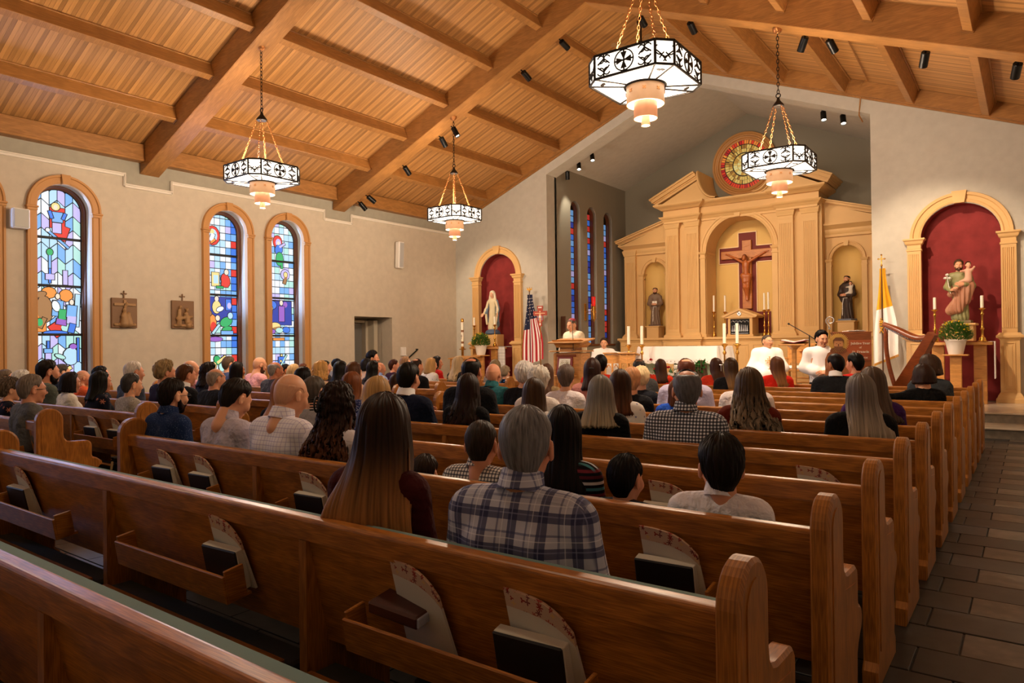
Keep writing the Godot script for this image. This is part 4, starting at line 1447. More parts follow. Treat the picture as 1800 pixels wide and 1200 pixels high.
# ---------------------------------------------------------------- soft bodies: a distance field meshed by surface nets
# a primitive is [kind, a, b, ra, rb, scale, k]: kind 0 tapered capsule from a to b, 1 ellipsoid at a with radii b, -1 ellipsoid that is cut away
class Field:
	var prims := []
	var k := 0.03
	var fold_amp := 0.0
	var fold_n := 9.0
	var fold_y := [0.0, 1.0]
	var clip_lo := Vector3(-9, -9, -9)
	var clip_hi := Vector3(9, 9, 9)
	func cap(a: Vector3, b: Vector3, ra: float, rb: float, s := Vector3.ONE, kk := -1.0) -> Field:
		prims.append([0, a, b, ra, rb, s, kk if kk > 0 else k])
		return self
	func ell(a: Vector3, r: Vector3, kk := -1.0) -> Field:
		prims.append([1, a, r, 0.0, 0.0, Vector3.ONE, kk if kk > 0 else k])
		return self
	func cut(a: Vector3, r: Vector3, kk := 0.01) -> Field:
		prims.append([-1, a, r, 0.0, 0.0, Vector3.ONE, kk])
		return self
	func one(q: Array, p: Vector3) -> float:
		if q[0] == 0:
			var s: Vector3 = q[5]
			var a: Vector3 = q[1]
			var pa: Vector3 = (p - a) * s
			var ba: Vector3 = (q[2] - a) * s
			var h := clampf(pa.dot(ba) / maxf(ba.length_squared(), 1e-9), 0.0, 1.0)
			return (pa - ba * h).length() - lerpf(q[3], q[4], h)
		var r: Vector3 = q[2]
		var d: Vector3 = p - q[1]
		var k0 := (d / r).length()
		var k1 := (d / (r * r)).length()
		return k0 * (k0 - 1.0) / maxf(k1, 1e-6)
	func eval(list: Array, p: Vector3) -> float:
		var d := 1e3
		for q in list:
			var e := one(q, p)
			var kk: float = q[6]
			if q[0] < 0:
				e = -e
				var h := maxf(kk - absf(d - e), 0.0) / kk
				d = maxf(d, e) + h * h * kk * 0.25
			else:
				var h := maxf(kk - absf(d - e), 0.0) / kk
				d = minf(d, e) - h * h * kk * 0.25
		if fold_amp != 0.0:
			var w := clampf((fold_y[1] - p.y) / (fold_y[1] - fold_y[0]), 0.0, 1.0)
			d += fold_amp * w * sin(fold_n * atan2(p.x, p.z) + 6.0 * p.y + 1.7 * sin(5.0 * p.y))
		return d
	# triangles as [positions, normals]
	func nets(cell: float) -> Array:
		var lo := Vector3(1e3, 1e3, 1e3)
		var hi := -lo
		for q in prims:
			if q[0] < 0:
				continue
			var rr: Vector3
			if q[0] == 1:
				rr = q[2]
				lo = lo.min(q[1] - rr)
				hi = hi.max(q[1] + rr)
			else:
				var m := maxf(q[3], q[4])
				rr = Vector3(m, m, m) / (q[5] as Vector3)
				lo = lo.min((q[1] as Vector3).min(q[2]) - rr)
				hi = hi.max((q[1] as Vector3).max(q[2]) + rr)
		var pad := Vector3.ONE * (cell * 2.0 + absf(fold_amp) + k * 0.3)
		lo = (lo - pad).max(clip_lo)
		hi = (hi + pad).min(clip_hi)
		var bs := 5
		var nb := Vector3i(((hi - lo) / (cell * bs)).ceil())
		var n := nb * bs + Vector3i.ONE
		var nx := n.x
		var nxy := n.x * n.y
		var f := PackedFloat32Array()
		f.resize(nxy * n.z)
		f.fill(777.0)
		var ids := PackedInt32Array()
		ids.resize(nxy * n.z)
		ids.fill(-1)
		var half := cell * bs * 0.5
		var reach := half * 1.7321 + absf(fold_amp)
		var blocks := []
		for bz in nb.z:
			for by in nb.y:
				for bx in nb.x:
					var c := lo + Vector3(bx, by, bz) * (cell * bs) + Vector3.ONE * half
					var near := []
					var dmin := 1e3
					var ds := []
					for q in prims:
						var e := one(q, c)
						ds.append(e)
						if q[0] >= 0:
							dmin = minf(dmin, e)
					if dmin > reach + 0.02 + k:
						continue
					for i in prims.size():
						if ds[i] < maxf(dmin, 0.0) + reach * 2.2 + prims[i][6]:
							near.append(prims[i])
					var dc := eval(near, c)
					if absf(dc) > reach * 1.5 + 0.01:
						continue
					blocks.append(Vector3i(bx, by, bz) * bs)
					for z in bs + 1:
						for y in bs + 1:
							var o := (bx * bs) + (by * bs + y) * nx + (bz * bs + z) * nxy
							for x in bs + 1:
								if f[o + x] == 777.0:
									f[o + x] = eval(near, lo + Vector3(bx * bs + x, by * bs + y, bz * bs + z) * cell)
		var vp := PackedVector3Array()
		var vn := PackedVector3Array()
		var offs := [0, 1, nx, nx + 1, nxy, nxy + 1, nxy + nx, nxy + nx + 1]
		var cor := [Vector3(0, 0, 0), Vector3(1, 0, 0), Vector3(0, 1, 0), Vector3(1, 1, 0), Vector3(0, 0, 1), Vector3(1, 0, 1), Vector3(0, 1, 1), Vector3(1, 1, 1)]
		var edges := [[0, 1], [2, 3], [4, 5], [6, 7], [0, 2], [1, 3], [4, 6], [5, 7], [0, 4], [1, 5], [2, 6], [3, 7]]
		for b in blocks:
			for z in bs:
				for y in bs:
					for x in bs:
						var o: int = (b.x + x) + (b.y + y) * nx + (b.z + z) * nxy
						var neg := 0
						for w in offs:
							if f[o + w] < 0.0:
								neg += 1
						if neg == 0 or neg == 8:
							continue
						var s := Vector3.ZERO
						var cnt := 0
						for e in edges:
							var fa := f[o + offs[e[0]]]
							var fb := f[o + offs[e[1]]]
							if (fa < 0.0) != (fb < 0.0):
								s += (cor[e[0]] as Vector3).lerp(cor[e[1]], fa / (fa - fb))
								cnt += 1
						ids[o] = vp.size()
						vp.append(lo + (Vector3(b.x + x, b.y + y, b.z + z) + s / cnt) * cell)
						var g := Vector3(f[o + 1] - f[o] + f[o + nx + 1] - f[o + nx] + f[o + nxy + 1] - f[o + nxy] + f[o + nxy + nx + 1] - f[o + nxy + nx], f[o + nx] - f[o] + f[o + nx + 1] - f[o + 1] + f[o + nxy + nx] - f[o + nxy] + f[o + nxy + nx + 1] - f[o + nxy + 1], f[o + nxy] - f[o] + f[o + nxy + 1] - f[o + 1] + f[o + nxy + nx] - f[o + nx] + f[o + nxy + nx + 1] - f[o + nx + 1])
						vn.append(g.normalized())
		var ov := PackedVector3Array()
		var on := PackedVector3Array()
		var st := [1, nx, nxy]
		for b in blocks:
			for z in bs:
				for y in bs:
					for x in bs:
						var o: int = (b.x + x) + (b.y + y) * nx + (b.z + z) * nxy
						if ids[o] < 0:
							continue
						for ax in 3:
							var a1: int = st[(ax + 1) % 3]
							var a2: int = st[(ax + 2) % 3]
							var fa := f[o]
							var fb := f[o + st[ax]]
							if (fa < 0.0) == (fb < 0.0) or fb == 777.0:
								continue
							if o - a1 - a2 < 0:
								continue
							var i0 := ids[o]
							var i1 := ids[o - a1]
							var i2 := ids[o - a1 - a2]
							var i3 := ids[o - a2]
							if i1 < 0 or i2 < 0 or i3 < 0:
								continue
							var q := [i0, i1, i2, i0, i2, i3] if fa >= 0.0 else [i0, i2, i1, i0, i3, i2]
							for i in q:
								ov.append(vp[i])
								on.append(vn[i])
		return [ov, on]

# makes sure that each triangle's winding agrees with its normals
func wound(m: Array) -> Array:
	var v: PackedVector3Array = m[0]
	var n: PackedVector3Array = m[1]
	var bad := 0
	for k in range(0, mini(v.size(), 300), 3):
		if (v[k + 2] - v[k]).cross(v[k + 1] - v[k]).dot(n[k] + n[k + 1] + n[k + 2]) < 0:
			bad += 1
		else:
			bad -= 1
	if bad > 0:
		for k in range(0, v.size(), 3):
			var t := v[k + 1]
			v[k + 1] = v[k + 2]
			v[k + 2] = t
			var s := n[k + 1]
			n[k + 1] = n[k + 2]
			n[k + 2] = s
	return [v, n]

func solid(f: Field, cell: float) -> ArrayMesh:
	return Mb.new().add(wound(f.nets(cell))).mesh()

# ---------------------------------------------------------------- people
var cache := {}

func head_field(who: String) -> Field:
	var f := Field.new()
	f.k = 0.022
	var w := 1.0 if who == "man" else 0.93
	f.ell(V(0, 0.025, 0.012), V(0.076 * w, 0.092, 0.097))
	f.ell(V(0, -0.008, -0.030), V(0.064 * w, 0.085, 0.068))
	f.ell(V(0, -0.062, -0.032), V(0.053 * w, 0.056, 0.056))
	f.ell(V(0, -0.106, -0.070), V(0.024 * w, 0.018, 0.018))
	f.cap(V(-0.033, 0.024, -0.083), V(0.033, 0.024, -0.083), 0.011, 0.011)
	for s in [-1, 1]:
		f.ell(V(s * 0.040 * w, -0.030, -0.070), V(0.026, 0.028, 0.022))
	f.cut(V(-0.031, 0.003, -0.104), V(0.018, 0.011, 0.014))
	f.cut(V(0.031, 0.003, -0.104), V(0.018, 0.011, 0.014))
	f.cap(V(0, 0.014, -0.096), V(0, -0.030, -0.115), 0.007, 0.012, Vector3.ONE, 0.012)
	f.cap(V(-0.011, -0.036, -0.102), V(0.011, -0.036, -0.102), 0.008, 0.008, Vector3.ONE, 0.008)
	f.cap(V(-0.019, -0.066, -0.089), V(0.019, -0.066, -0.089), 0.0075, 0.0075, Vector3.ONE, 0.007)
	f.cap(V(-0.015, -0.079, -0.087), V(0.015, -0.079, -0.087), 0.008, 0.008, Vector3.ONE, 0.007)
	f.cut(V(0, -0.0725, -0.102), V(0.02, 0.0025, 0.008), 0.004)
	for s in [-1, 1]:
		f.ell(V(s * 0.080 * w, -0.012, 0.014), V(0.010, 0.032, 0.020), 0.008)
		f.cut(V(s * 0.090 * w, -0.008, 0.006), V(0.007, 0.020, 0.010), 0.006)
	f.cap(V(0, -0.06, 0.022), V(0, -0.20, 0.036), 0.054 * w, 0.058 * w)
	return f

func head_arrays(who: String, cell: float) -> Array:
	var key := "head%s%.4f" % [who, cell]
	if not cache.has(key):
		cache[key] = wound(head_field(who).nets(cell))
	return cache[key]

# pose: "lap" hands on the lap, "pray" hands raised in front, "rail" right arm along the rail behind, "stand" standing with clasped hands
func skeleton(who: String, pose: String) -> Dictionary:
	var w := 1.10 if who == "man" else 0.93
	var j := {"hip": V(0.09, 0.53, 0.02), "chest": V(0, 0.83, 0.035), "sh": V(0.165 * w, 0.968, 0.05), "neck": V(0, 1.008, 0.045), "head": V(0, 1.192, 0.0)}
	j.arm = V(0.195 * w, 0.955, 0.05)
	j.elbow = V(0.245 * w, 0.70, 0.03)
	j.wrist = V(0.10, 0.60, -0.22)
	j.knee = V(0.11, 0.52, -0.42)
	j.ankle = V(0.11, 0.10, -0.40)
	j.toe = V(0.12, 0.035, -0.56)
	if pose == "pray":
		j.elbow = V(0.235 * w, 0.72, -0.02)
		j.wrist = V(0.035, 0.80, -0.24)
	if pose == "stand" or pose == "preach":
		j.hip = V(0.09, 0.93, 0.02)
		var lift := 0.40
		for q in ["chest", "sh", "neck", "head", "arm", "elbow", "wrist"]:
			j[q] += V(0, lift, -0.02)
		j.wrist = V(0.045, 1.02, -0.24)
		j.elbow = V(0.26 * w, 1.10, 0.02)
		j.knee = V(0.10, 0.50, -0.01)
		j.ankle = V(0.10, 0.09, 0.03)
		j.toe = V(0.12, 0.035, -0.12)
		if pose == "preach":
			j.wrist = V(0.05, 1.17, -0.26)
	return j

func mirror(p: Vector3) -> Vector3:
	return V(-p.x, p.y, p.z)

# what: "body" skin, "top" upper garment, "legs" trousers or skirt
func body_field(who: String, pose: String, what: String) -> Field:
	var f := Field.new()
	f.k = 0.045
	var j := skeleton(who, pose)
	var w := 1.08 if who == "man" else 0.93
	var g := 0.0
	if what == "top":
		g = 0.014
	elif what == "legs":
		g = 0.012
	var low: Vector3 = j.hip
	var ch: Vector3 = j.chest
	if what != "legs":
		for s in [-1, 1]:
			f.cap(V(s * 0.06 * w, low.y + 0.02, low.z), V(s * 0.085 * w, ch.y + 0.03, ch.z + 0.012), 0.108 * w + g, 0.112 * w + g)
			var sh: Vector3 = j.sh
			f.cap(V(0, j.neck.y + 0.02, j.neck.z), V(s * sh.x * 0.8, sh.y + 0.012, sh.z), 0.042 + g * 0.4, 0.05 + g)
		f.ell(ch, V(0.172 * w + g, 0.19 + g, 0.112 + g))
		f.cap(mirror(j.sh), j.sh, 0.062 * w + g, 0.062 * w + g)
		if who == "woman":
			for s in [-1, 1]:
				f.ell(ch + V(s * 0.07, 0.0, -0.09), V(0.065 + g, 0.065 + g, 0.055 + g))
		for s in [-1, 1]:
			var a: Vector3 = j.arm
			var e: Vector3 = j.elbow
			var r: Vector3 = j.wrist
			if s < 0:
				a = mirror(a)
				e = mirror(e)
				r = mirror(r)
			if pose == "rail" and s < 0:
				e = V(-0.42, 0.93, 0.10)
				r = V(-0.66, 0.90, 0.14)
			f.cap(a, e, 0.051 * w + g, 0.043 * w + g)
			f.cap(e, r, 0.042 * w + g, (0.028 if what == "body" else 0.036) + g)
	if what == "body":
		f.cap(j.neck + V(0, -0.02, 0.0), j.head + V(0, -0.08, 0.02), 0.056 * w, 0.052 * w)
	if what != "top":
		f.cap(mirror(j.hip), j.hip, 0.112 * (1.0 if who == "man" else 1.02) + g, 0.112 + g)
		for s in [-1, 1]:
			var h: Vector3 = j.hip
			var kn: Vector3 = j.knee
			var an: Vector3 = j.ankle
			var to: Vector3 = j.toe
			if s < 0:
				h = mirror(h)
				kn = mirror(kn)
				an = mirror(an)
				to = mirror(to)
			f.cap(h, kn, 0.084 + g, 0.062 + g)
			f.cap(kn, an, 0.058 + g, 0.040 + g * 1.6)
			if what == "body":
				f.cap(an + V(0, -0.045, 0.03), to, 0.042, 0.034)
	else:
		f.cut(j.neck + V(0, 0.112, -0.006), V(0.075, 0.06, 0.075), 0.012)
	return f

func body_arrays(who: String, pose: String, what: String, cell: float) -> Array:
	var key := "b%s%s%s%.3f" % [who, pose, what, cell]
	if not cache.has(key):
		cache[key] = wound(body_field(who, pose, what).nets(cell))
	return cache[key]

func garment(who: String, pose: String, what: String, cell: float) -> ArrayMesh:
	var key := "g%s%s%s%.3f" % [who, pose, what, cell]
	if not cache.has(key):
		cache[key] = Mb.new().add(body_arrays(who, pose, what, cell)).mesh()
	return cache[key]

# a right hand, wrist at the origin, fingers towards -z, palm down; curl in radians
func hand_arrays(curl: float, cell: float) -> Array:
	var key := "hand%.2f%.4f" % [curl, cell]
	if cache.has(key):
		return cache[key]
	var f := Field.new()
	f.k = 0.010
	f.cap(V(0, 0, 0.03), V(0, 0, -0.01), 0.025, 0.024, V(1, 1.35, 1), 0.02)
	for i in 4:
		var x := (i - 1.5) * 0.0205
		f.cap(V(x * 0.55, 0, -0.012), V(x, 0.003 - absf(i - 1.4) * 0.002, -0.085), 0.015, 0.0125, V(1, 1.2, 1), 0.014)
		var len_: float = [0.040, 0.046, 0.043, 0.034][i]
		var p := V(x, 0.003 - absf(i - 1.4) * 0.002, -0.088)
		var a := curl * 0.5
		var r := 0.0092
		for q in 3:
			var e: Vector3 = p + V(x * 0.12, -sin(a), -cos(a)) * (len_ * [1.0, 0.66, 0.52][q])
			f.cap(p, e, r, r - 0.0009, Vector3.ONE, 0.004)
			p = e
			r -= 0.0009
			a += curl
	f.cap(V(-0.018, -0.004, -0.018), V(-0.044, -0.010, -0.050), 0.016, 0.0115, Vector3.ONE, 0.014)
	f.cap(V(-0.044, -0.010, -0.050), V(-0.050, -0.016, -0.080), 0.0108, 0.0095, Vector3.ONE, 0.005)
	f.cap(V(-0.050, -0.016, -0.080), V(-0.044, -0.022, -0.104), 0.0095, 0.0082, Vector3.ONE, 0.005)
	cache[key] = wound(f.nets(cell))
	return cache[key]

func hand_at(b: Mb, wrist: Vector3, dir: Vector3, back: Vector3, right: bool, curl: float, cell: float, s := 1.0) -> void:
	var z := -dir.normalized()
	var x := back.cross(z).normalized()
	var y := z.cross(x)
	var m := hand_arrays(curl, cell)
	if right:
		b.add(m, Transform3D(Basis(x, y, z).scaled_local(V(s, s, s)), wrist))
	else:
		var key := "left" + str(curl) + str(cell)
		if not cache.has(key):
			var v := PackedVector3Array()
			var n := PackedVector3Array()
			for k in range(0, m[0].size(), 3):
				for q in [0, 2, 1]:
					v.append(mirror(m[0][k + q]))
					n.append(mirror(m[1][k + q]))
			cache[key] = [v, n]
		b.add(cache[key], Transform3D(Basis(x, y, z).scaled_local(V(s, s, s)), wrist))

# ---------------------------------------------------------------- hair, in the axes of the head (face towards -z)
func keyed(x: float, ks: Array) -> float:
	for i in ks.size() - 1:
		if x <= ks[i + 1][0]:
			var t: float = (x - ks[i][0]) / (ks[i + 1][0] - ks[i][0])
			t = t * t * (3.0 - 2.0 * t)
			return lerpf(ks[i][1], ks[i + 1][1], t)
	return ks[ks.size() - 1][1]

func lin(c: Color) -> Color:
	return c.srgb_to_linear()

# o: th thickness, len drop of long hair, amax how far round it hangs (degrees from the back), front/ear/back hairline (polar degrees),
# bald [polar start at back, polar start at front], wave, curl, flare, tip colour, vary, na, nt
func hair_mesh(o: Dictionary, seed_: int) -> ArrayMesh:
	var th: float = o.get("th", 0.014)
	var long_: float = o.get("len", 0.0)
	var amax: float = o.get("amax", 112.0)
	var front: float = o.get("front", 52.0)
	var ear: float = o.get("ear", 84.0)
	var back: float = o.get("back", 146.0)
	var wave: float = o.get("wave", 0.0)
	var curl: float = o.get("curl", 0.0)
	var flare: float = o.get("flare", 0.0)
	var vary: float = o.get("vary", 0.22)
	var na: int = o.get("na", 56)
	var nt: int = o.get("nt", 18)
	var c1: Color = lin(o.c)
	var c2: Color = lin(o.get("tip", o.c))
	var bald: Array = o.get("bald", [0.0, 0.0])
	var w := 1.0 if o.get("who", "man") == "man" else 0.93
	var R := V(0.076 * w, 0.092, 0.097)
	var C := V(0, 0.025, 0.012)
	var hn := FastNoiseLite.new()
	hn.seed = seed_
	hn.frequency = 1.0
	hn.noise_type = FastNoiseLite.TYPE_SIMPLEX_SMOOTH
	hn.fractal_octaves = 2
	var line := [[0.0, back], [40.0, back - 2.0], [68.0, ear + 42.0], [78.0, ear + 16.0], [88.0, ear], [100.0, ear - 2.0], [110.0, ear + o.get("burn", 12.0)], [121.0, 76.0], [150.0, front + 3.0], [180.0, front]]
	var p := PackedVector3Array()
	var cols := PackedColorArray()
	var lk: float = o.get("locks", 9.0)
	for j in nt + 1:
		var t := float(j) / nt
		for i in na:
			var a := TAU * i / na - PI
			var ad := absf(rad_to_deg(a))
			var hang := long_ > 0.0 and ad < amax
			var pe := deg_to_rad(keyed(ad, line))
			var p0 := deg_to_rad(lerpf(bald[0], bald[1], smoothstep(60.0, 130.0, ad)))
			var strand := hn.get_noise_2d(cos(a) * lk + 7.0, sin(a) * lk + t * (1.2 if hang else 3.0))
			var fine := hn.get_noise_2d(cos(a) * lk * 3.1 + 31.0, sin(a) * lk * 3.1 + t * (1.0 if hang else 5.0))
			var pos: Vector3
			var split := 0.34
			if hang:
				# from the crown to the widest point of the head, then down
				if t < split:
					var q := lerpf(0.02, PI * 0.5, t / split)
					var d := V(sin(q) * sin(a), cos(q), sin(q) * cos(a))
					pos = C + d * R + d * (th + strand * 0.004)
				else:
					var s := (t - split) / (1.0 - split)
					var y := lerpf(C.y, C.y - long_ * (1.0 + 0.05 * strand), s)
					var rx := R.x + th
					var rz := R.z + th
					var dep := smoothstep(0.18, 0.75, s * long_ / 0.42)
					var fl := 1.0 + flare * s
					var base := V(sin(a) * rx * fl, y, C.z + cos(a) * rz * (1.0 + flare * 0.4 * s))
					# over the shoulders and down the back
					var drape := V(sin(a * 0.92) * (rx * fl + 0.03), y, 0.158 + 0.020 * cos(a))
					pos = base.lerp(drape, dep if long_ > 0.2 else 0.0)
					var tuck := smoothstep(0.86, 1.0, s)
					if long_ <= 0.2:
						pos.x *= 1.0 - 0.16 * tuck
						pos.z -= (pos.z - C.z) * 0.16 * tuck
					var am := strand * 0.010 * (0.4 + s) + fine * 0.004
					pos += V(sin(a), 0, cos(a)) * am
					if wave > 0.0:
						pos += V(cos(a), 0, -sin(a)) * (wave * s * sin(s * 15.0 + 9.0 * strand + lk * a))
						pos += V(sin(a), 0, cos(a)) * (wave * 0.8 * s * cos(s * 15.0 + 9.0 * strand + lk * a))
					if s > 0.97:
						pos = pos.lerp(V(pos.x * 0.8, pos.y, pos.z - 0.025), 0.8)
			else:
				var q := lerpf(maxf(p0, 0.02), maxf(pe, p0 + 0.02), t)
				var d := V(sin(q) * sin(a), cos(q), sin(q) * cos(a))
				var edge := 1.0 - pow(t, 7.0)
				if p0 > 0.3:
					edge *= smoothstep(0.0, 0.25, t)
				var puff: float = th * (1.0 + o.get("top", 0.0) * maxf(d.y, 0.0))
				var base_ := C + d * R
				if d.y < 0.0:
					base_.y = C.y + d.y * lerpf(0.092, 0.140, clampf(cos(a) * 1.6, 0.0, 1.0))
					# below the widest point the hair lies on the neck
					var outw := V(sin(a), 0, cos(a))
					var neck := V(0, base_.y, 0.024) + outw * 0.056
					var gain := (neck - base_).dot(outw)
					if gain > 0.0:
						base_ += outw * gain
				pos = base_ + d * (puff * edge - 0.004 * (1.0 - edge) + (strand * 0.35 + fine * 0.18) * th * edge)
			if curl > 0.0:
				var cn := hn.get_noise_3d(pos.x * 34.0, pos.y * 34.0, pos.z * 34.0)
				pos += (pos - C).normalized() * curl * cn
			p.append(pos)
			var tone := 1.0 + vary * (1.3 * strand + 1.2 * fine)
			var m := c1.lerp(c2, smoothstep(0.42, 1.0, t))
			cols.append(Color(maxf(m.r * tone, 0.0), maxf(m.g * tone, 0.0), maxf(m.b * tone, 0.0)))
	var b := Mb.new()
	b.grid(p, na, nt + 1, true, cols)
	return b.mesh()

func glasses_mesh() -> ArrayMesh:
	var b := Mb.new()
	for s in [-1.0, 1.0]:
		var p := PackedVector3Array()
		for i in 14:
			var a := TAU * i / 14
			p.append(V(s * 0.032 + cos(a) * 0.025, 0.002 + sin(a) * 0.017, -0.112 + absf(cos(a)) * 0.002))
		b.tube(p, 0.0022, 5, true)
		b.tube(line3([V(s * 0.058, 0.008, -0.110), V(s * 0.078, 0.008, -0.06), V(s * 0.081, 0.004, 0.005)]), 0.0022, 5)
	b.tube(line3([V(-0.008, 0.006, -0.113), V(0, 0.009, -0.115), V(0.008, 0.006, -0.113)]), 0.002, 5)
	return b.mesh()

func beard_mesh(c: Color, seed_: int) -> ArrayMesh:
	var f := Field.new()
	f.k = 0.02
	f.ell(V(0, -0.068, -0.034), V(0.057, 0.052, 0.060))
	f.ell(V(0, -0.110, -0.066), V(0.032, 0.024, 0.026))
	f.cap(V(-0.065, -0.035, -0.012), V(-0.05, -0.085, -0.03), 0.014, 0.018)
	f.cap(V(0.065, -0.035, -0.012), V(0.05, -0.085, -0.03), 0.014, 0.018)
	f.cap(V(-0.026, -0.068, -0.086), V(0, -0.055, -0.094), 0.008, 0.009)
	f.cap(V(0.026, -0.068, -0.086), V(0, -0.055, -0.094), 0.008, 0.009)
	f.cut(V(0, -0.073, -0.098), V(0.017, 0.008, 0.02), 0.006)
	f.cut(V(0, -0.02, -0.08), V(0.05, 0.035, 0.06), 0.01)
	var b := Mb.new()
	b.col = lin(c)
	b.add(wound(f.nets(0.008)))
	return b.mesh()

func eyes_mesh() -> ArrayMesh:
	if cache.has("eyes"):
		return cache.eyes
	var b := Mb.new()
	for s in [-1.0, 1.0]:
		b.col = Color(0.75, 0.72, 0.68)
		_ball(b, V(s * 0.031, 0.003, -0.0815), 0.0115)
		b.col = Color(0.03, 0.02, 0.015)
		_ball(b, V(s * 0.031, 0.003, -0.0882), 0.0058)
		b.tube(line3([V(s * 0.016, 0.020, -0.097), V(s * 0.032, 0.025, -0.096), V(s * 0.048, 0.019, -0.085)]), PackedFloat32Array([0.003, 0.0035, 0.002]), 5)
		b.col = Color(0.42, 0.16, 0.13)
	b.tube(line3([V(-0.018, -0.0685, -0.094), V(0, -0.068, -0.0985), V(0.018, -0.0685, -0.094)]), 0.0042, 5)
	b.tube(line3([V(-0.014, -0.077, -0.092), V(0, -0.0785, -0.097), V(0.014, -0.077, -0.092)]), 0.0042, 5)
	cache.eyes = b.mesh()
	return cache.eyes

func _ball(b: Mb, at: Vector3, r: float, n := 10) -> void:
	var p := PackedVector2Array()
	for i in n + 1:
		var a := -PI / 2 + PI * i / n
		p.append(Vector2(maxf(cos(a) * r, 0.0001), sin(a) * r))
	b.lathe(p, n, true, at)

func collar_mesh(h: float, r: float) -> ArrayMesh:
	var key := "collar%.3f%.3f" % [h, r]
	if not cache.has(key):
		var b := Mb.new()
		# tilted stand collar with a turned-down leaf
		b.xf = Transform3D(Basis(V(1, 0, 0), -0.30), Vector3.ZERO)
		b.lathe(PackedVector2Array([Vector2(r * 0.96, -0.03), Vector2(r * 0.95, h), Vector2(r * 1.03, h + 0.002), Vector2(r * 1.2, -0.018), Vector2(r * 1.22, -0.03)]), 22)
		cache[key] = b.mesh()
	return cache[key]

# cloth materials
func cloth(c: Color, rough := 0.9) -> StandardMaterial3D:
	var key := "cloth" + c.to_html()
	if not M.has(key):
		var m := mat(c, rough, 0.0, 0.25)
		m.rim_enabled = true
		m.rim = 0.25
		m.rim_tint = 0.6
		m.uv1_triplanar = true
		m.uv1_scale = Vector3.ONE * 3.2
		if not M.has("rumple"):
			M.rumple = mottle(71, 0.012, 0.0, 1.0)
		m.heightmap_enabled = true
		m.heightmap_texture = M.rumple
		m.heightmap_scale = 1.6
		M[key] = m
	return M[key]

func printed(called: String, im: Image, per_metre: float) -> StandardMaterial3D:
	if not M.has(called):
		var m := mat(Color.WHITE, 0.9, 0.0, 0.25)
		m.albedo_texture = tex(im)
		m.uv1_triplanar = true
		m.uv1_triplanar_sharpness = 10.0
		m.uv1_scale = Vector3.ONE * per_metre
		M[called] = m
	return M[called]

# bands: [start, end, colour, strength] in fractions of the repeat, woven both ways
func plaid(base: Color, bands: Array, size := 256) -> Image:
	var im := Image.create(size, size, false, Image.FORMAT_RGB8)
	for j in size:
		for i in size:
			var c := base
			for q in bands:
				var x := float(i) / size
				var y := float(j) / size
				if x >= q[0] and x < q[1]:
					c = c.lerp(q[2], q[3])
				if y >= q[0] and y < q[1]:
					c = c.lerp(q[2], q[3])
			im.set_pixel(i, j, c)
	return im

func sprigs(base: Color, cols: Array, n: int, r: float, seed_: int, size := 256) -> Image:
	var im := Image.create(size, size, false, Image.FORMAT_RGB8)
	im.fill(base)
	var r2 := RandomNumberGenerator.new()
	r2.seed = seed_
	for k in n:
		var c: Color = cols[r2.randi_range(0, cols.size() - 1)]
		var x := r2.randi_range(0, size - 1)
		var y := r2.randi_range(0, size - 1)
		var pet := r2.randi_range(3, 6)
		var rr := r * r2.randf_range(0.5, 1.2)
		for q in int(rr * rr * 14.0) + 6:
			var a := r2.randf() * TAU
			var d := rr * sqrt(r2.randf()) * (0.55 + 0.45 * cos(a * pet))
			im.set_pixel(posmod(int(x + cos(a) * d), size), posmod(int(y + sin(a) * d), size), c.lerp(base, r2.randf() * 0.25))
	return im

# ---------------------------------------------------------------- the painted altar screen
func fluted(b: Mb, x0: float, x1: float, y0: float, y1: float, z: float, n: int) -> void:
	# upright shaft with shallow flutes cut into its front
	var p := PackedVector2Array([Vector2(x0, z - 0.14), Vector2(x0, z)])
	var m := (x1 - x0) * 0.10
	var w := (x1 - x0 - 2 * m) / n
	for i in n:
		var a := x0 + m + w * i
		p.append_array(PackedVector2Array([Vector2(a + w * 0.22, z), Vector2(a + w * 0.34, z - 0.014), Vector2(a + w * 0.66, z - 0.014), Vector2(a + w * 0.78, z)]))
	p.append_array(PackedVector2Array([Vector2(x1, z), Vector2(x1, z - 0.14)]))
	var keep := b.xf
	b.xf = Transform3D(Basis(V(1, 0, 0), V(0, 0, 1), V(0, 1, 0)), Vector3.ZERO)
	b.prism(p, y0, y1)
	b.xf = keep

func pilaster(parent: Node, x0: float, x1: float, yb: float, yt: float, z: float, n: int, called := "pilaster", m: Material = null) -> MeshInstance3D:
	var mm: Material = m if m else M.tan
	var b := Mb.new()
	var zb := z - 0.14
	fluted(b, x0, x1, yb + 0.16, yt - 0.14, z, n)
	b.box(V((x0 + x1) / 2, yb + 0.08, (z + zb) / 2), V(x1 - x0, 0.16, z - zb))
	b.box(V((x0 + x1) / 2, yt - 0.07, (z + zb) / 2), V(x1 - x0, 0.14, z - zb))
	var o := put(called, b.mesh(), mm, parent)
	var c := Mb.new()
	c.cornice(x0, x1, zb, z, poly([0.0, yt - 0.02, 0.008, yt - 0.02, 0.008, yt, 0.0, yt, 0.0, yt + 0.06, 0.02, yt + 0.08, 0.02, yt + 0.10, 0.04, yt + 0.16, 0.05, yt + 0.2, 0.05, yt + 0.24]))
	put("capital", c.mesh(), mm, o)
	c = Mb.new()
	c.cornice(x0, x1, zb, z, poly([0.07, yb - 0.08, 0.07, yb - 0.03, 0.05, yb - 0.01, 0.035, yb + 0.02, 0.012, yb + 0.05, 0.0, yb + 0.06]))
	put("base_moulding", c.mesh(), mm, o)
	return o

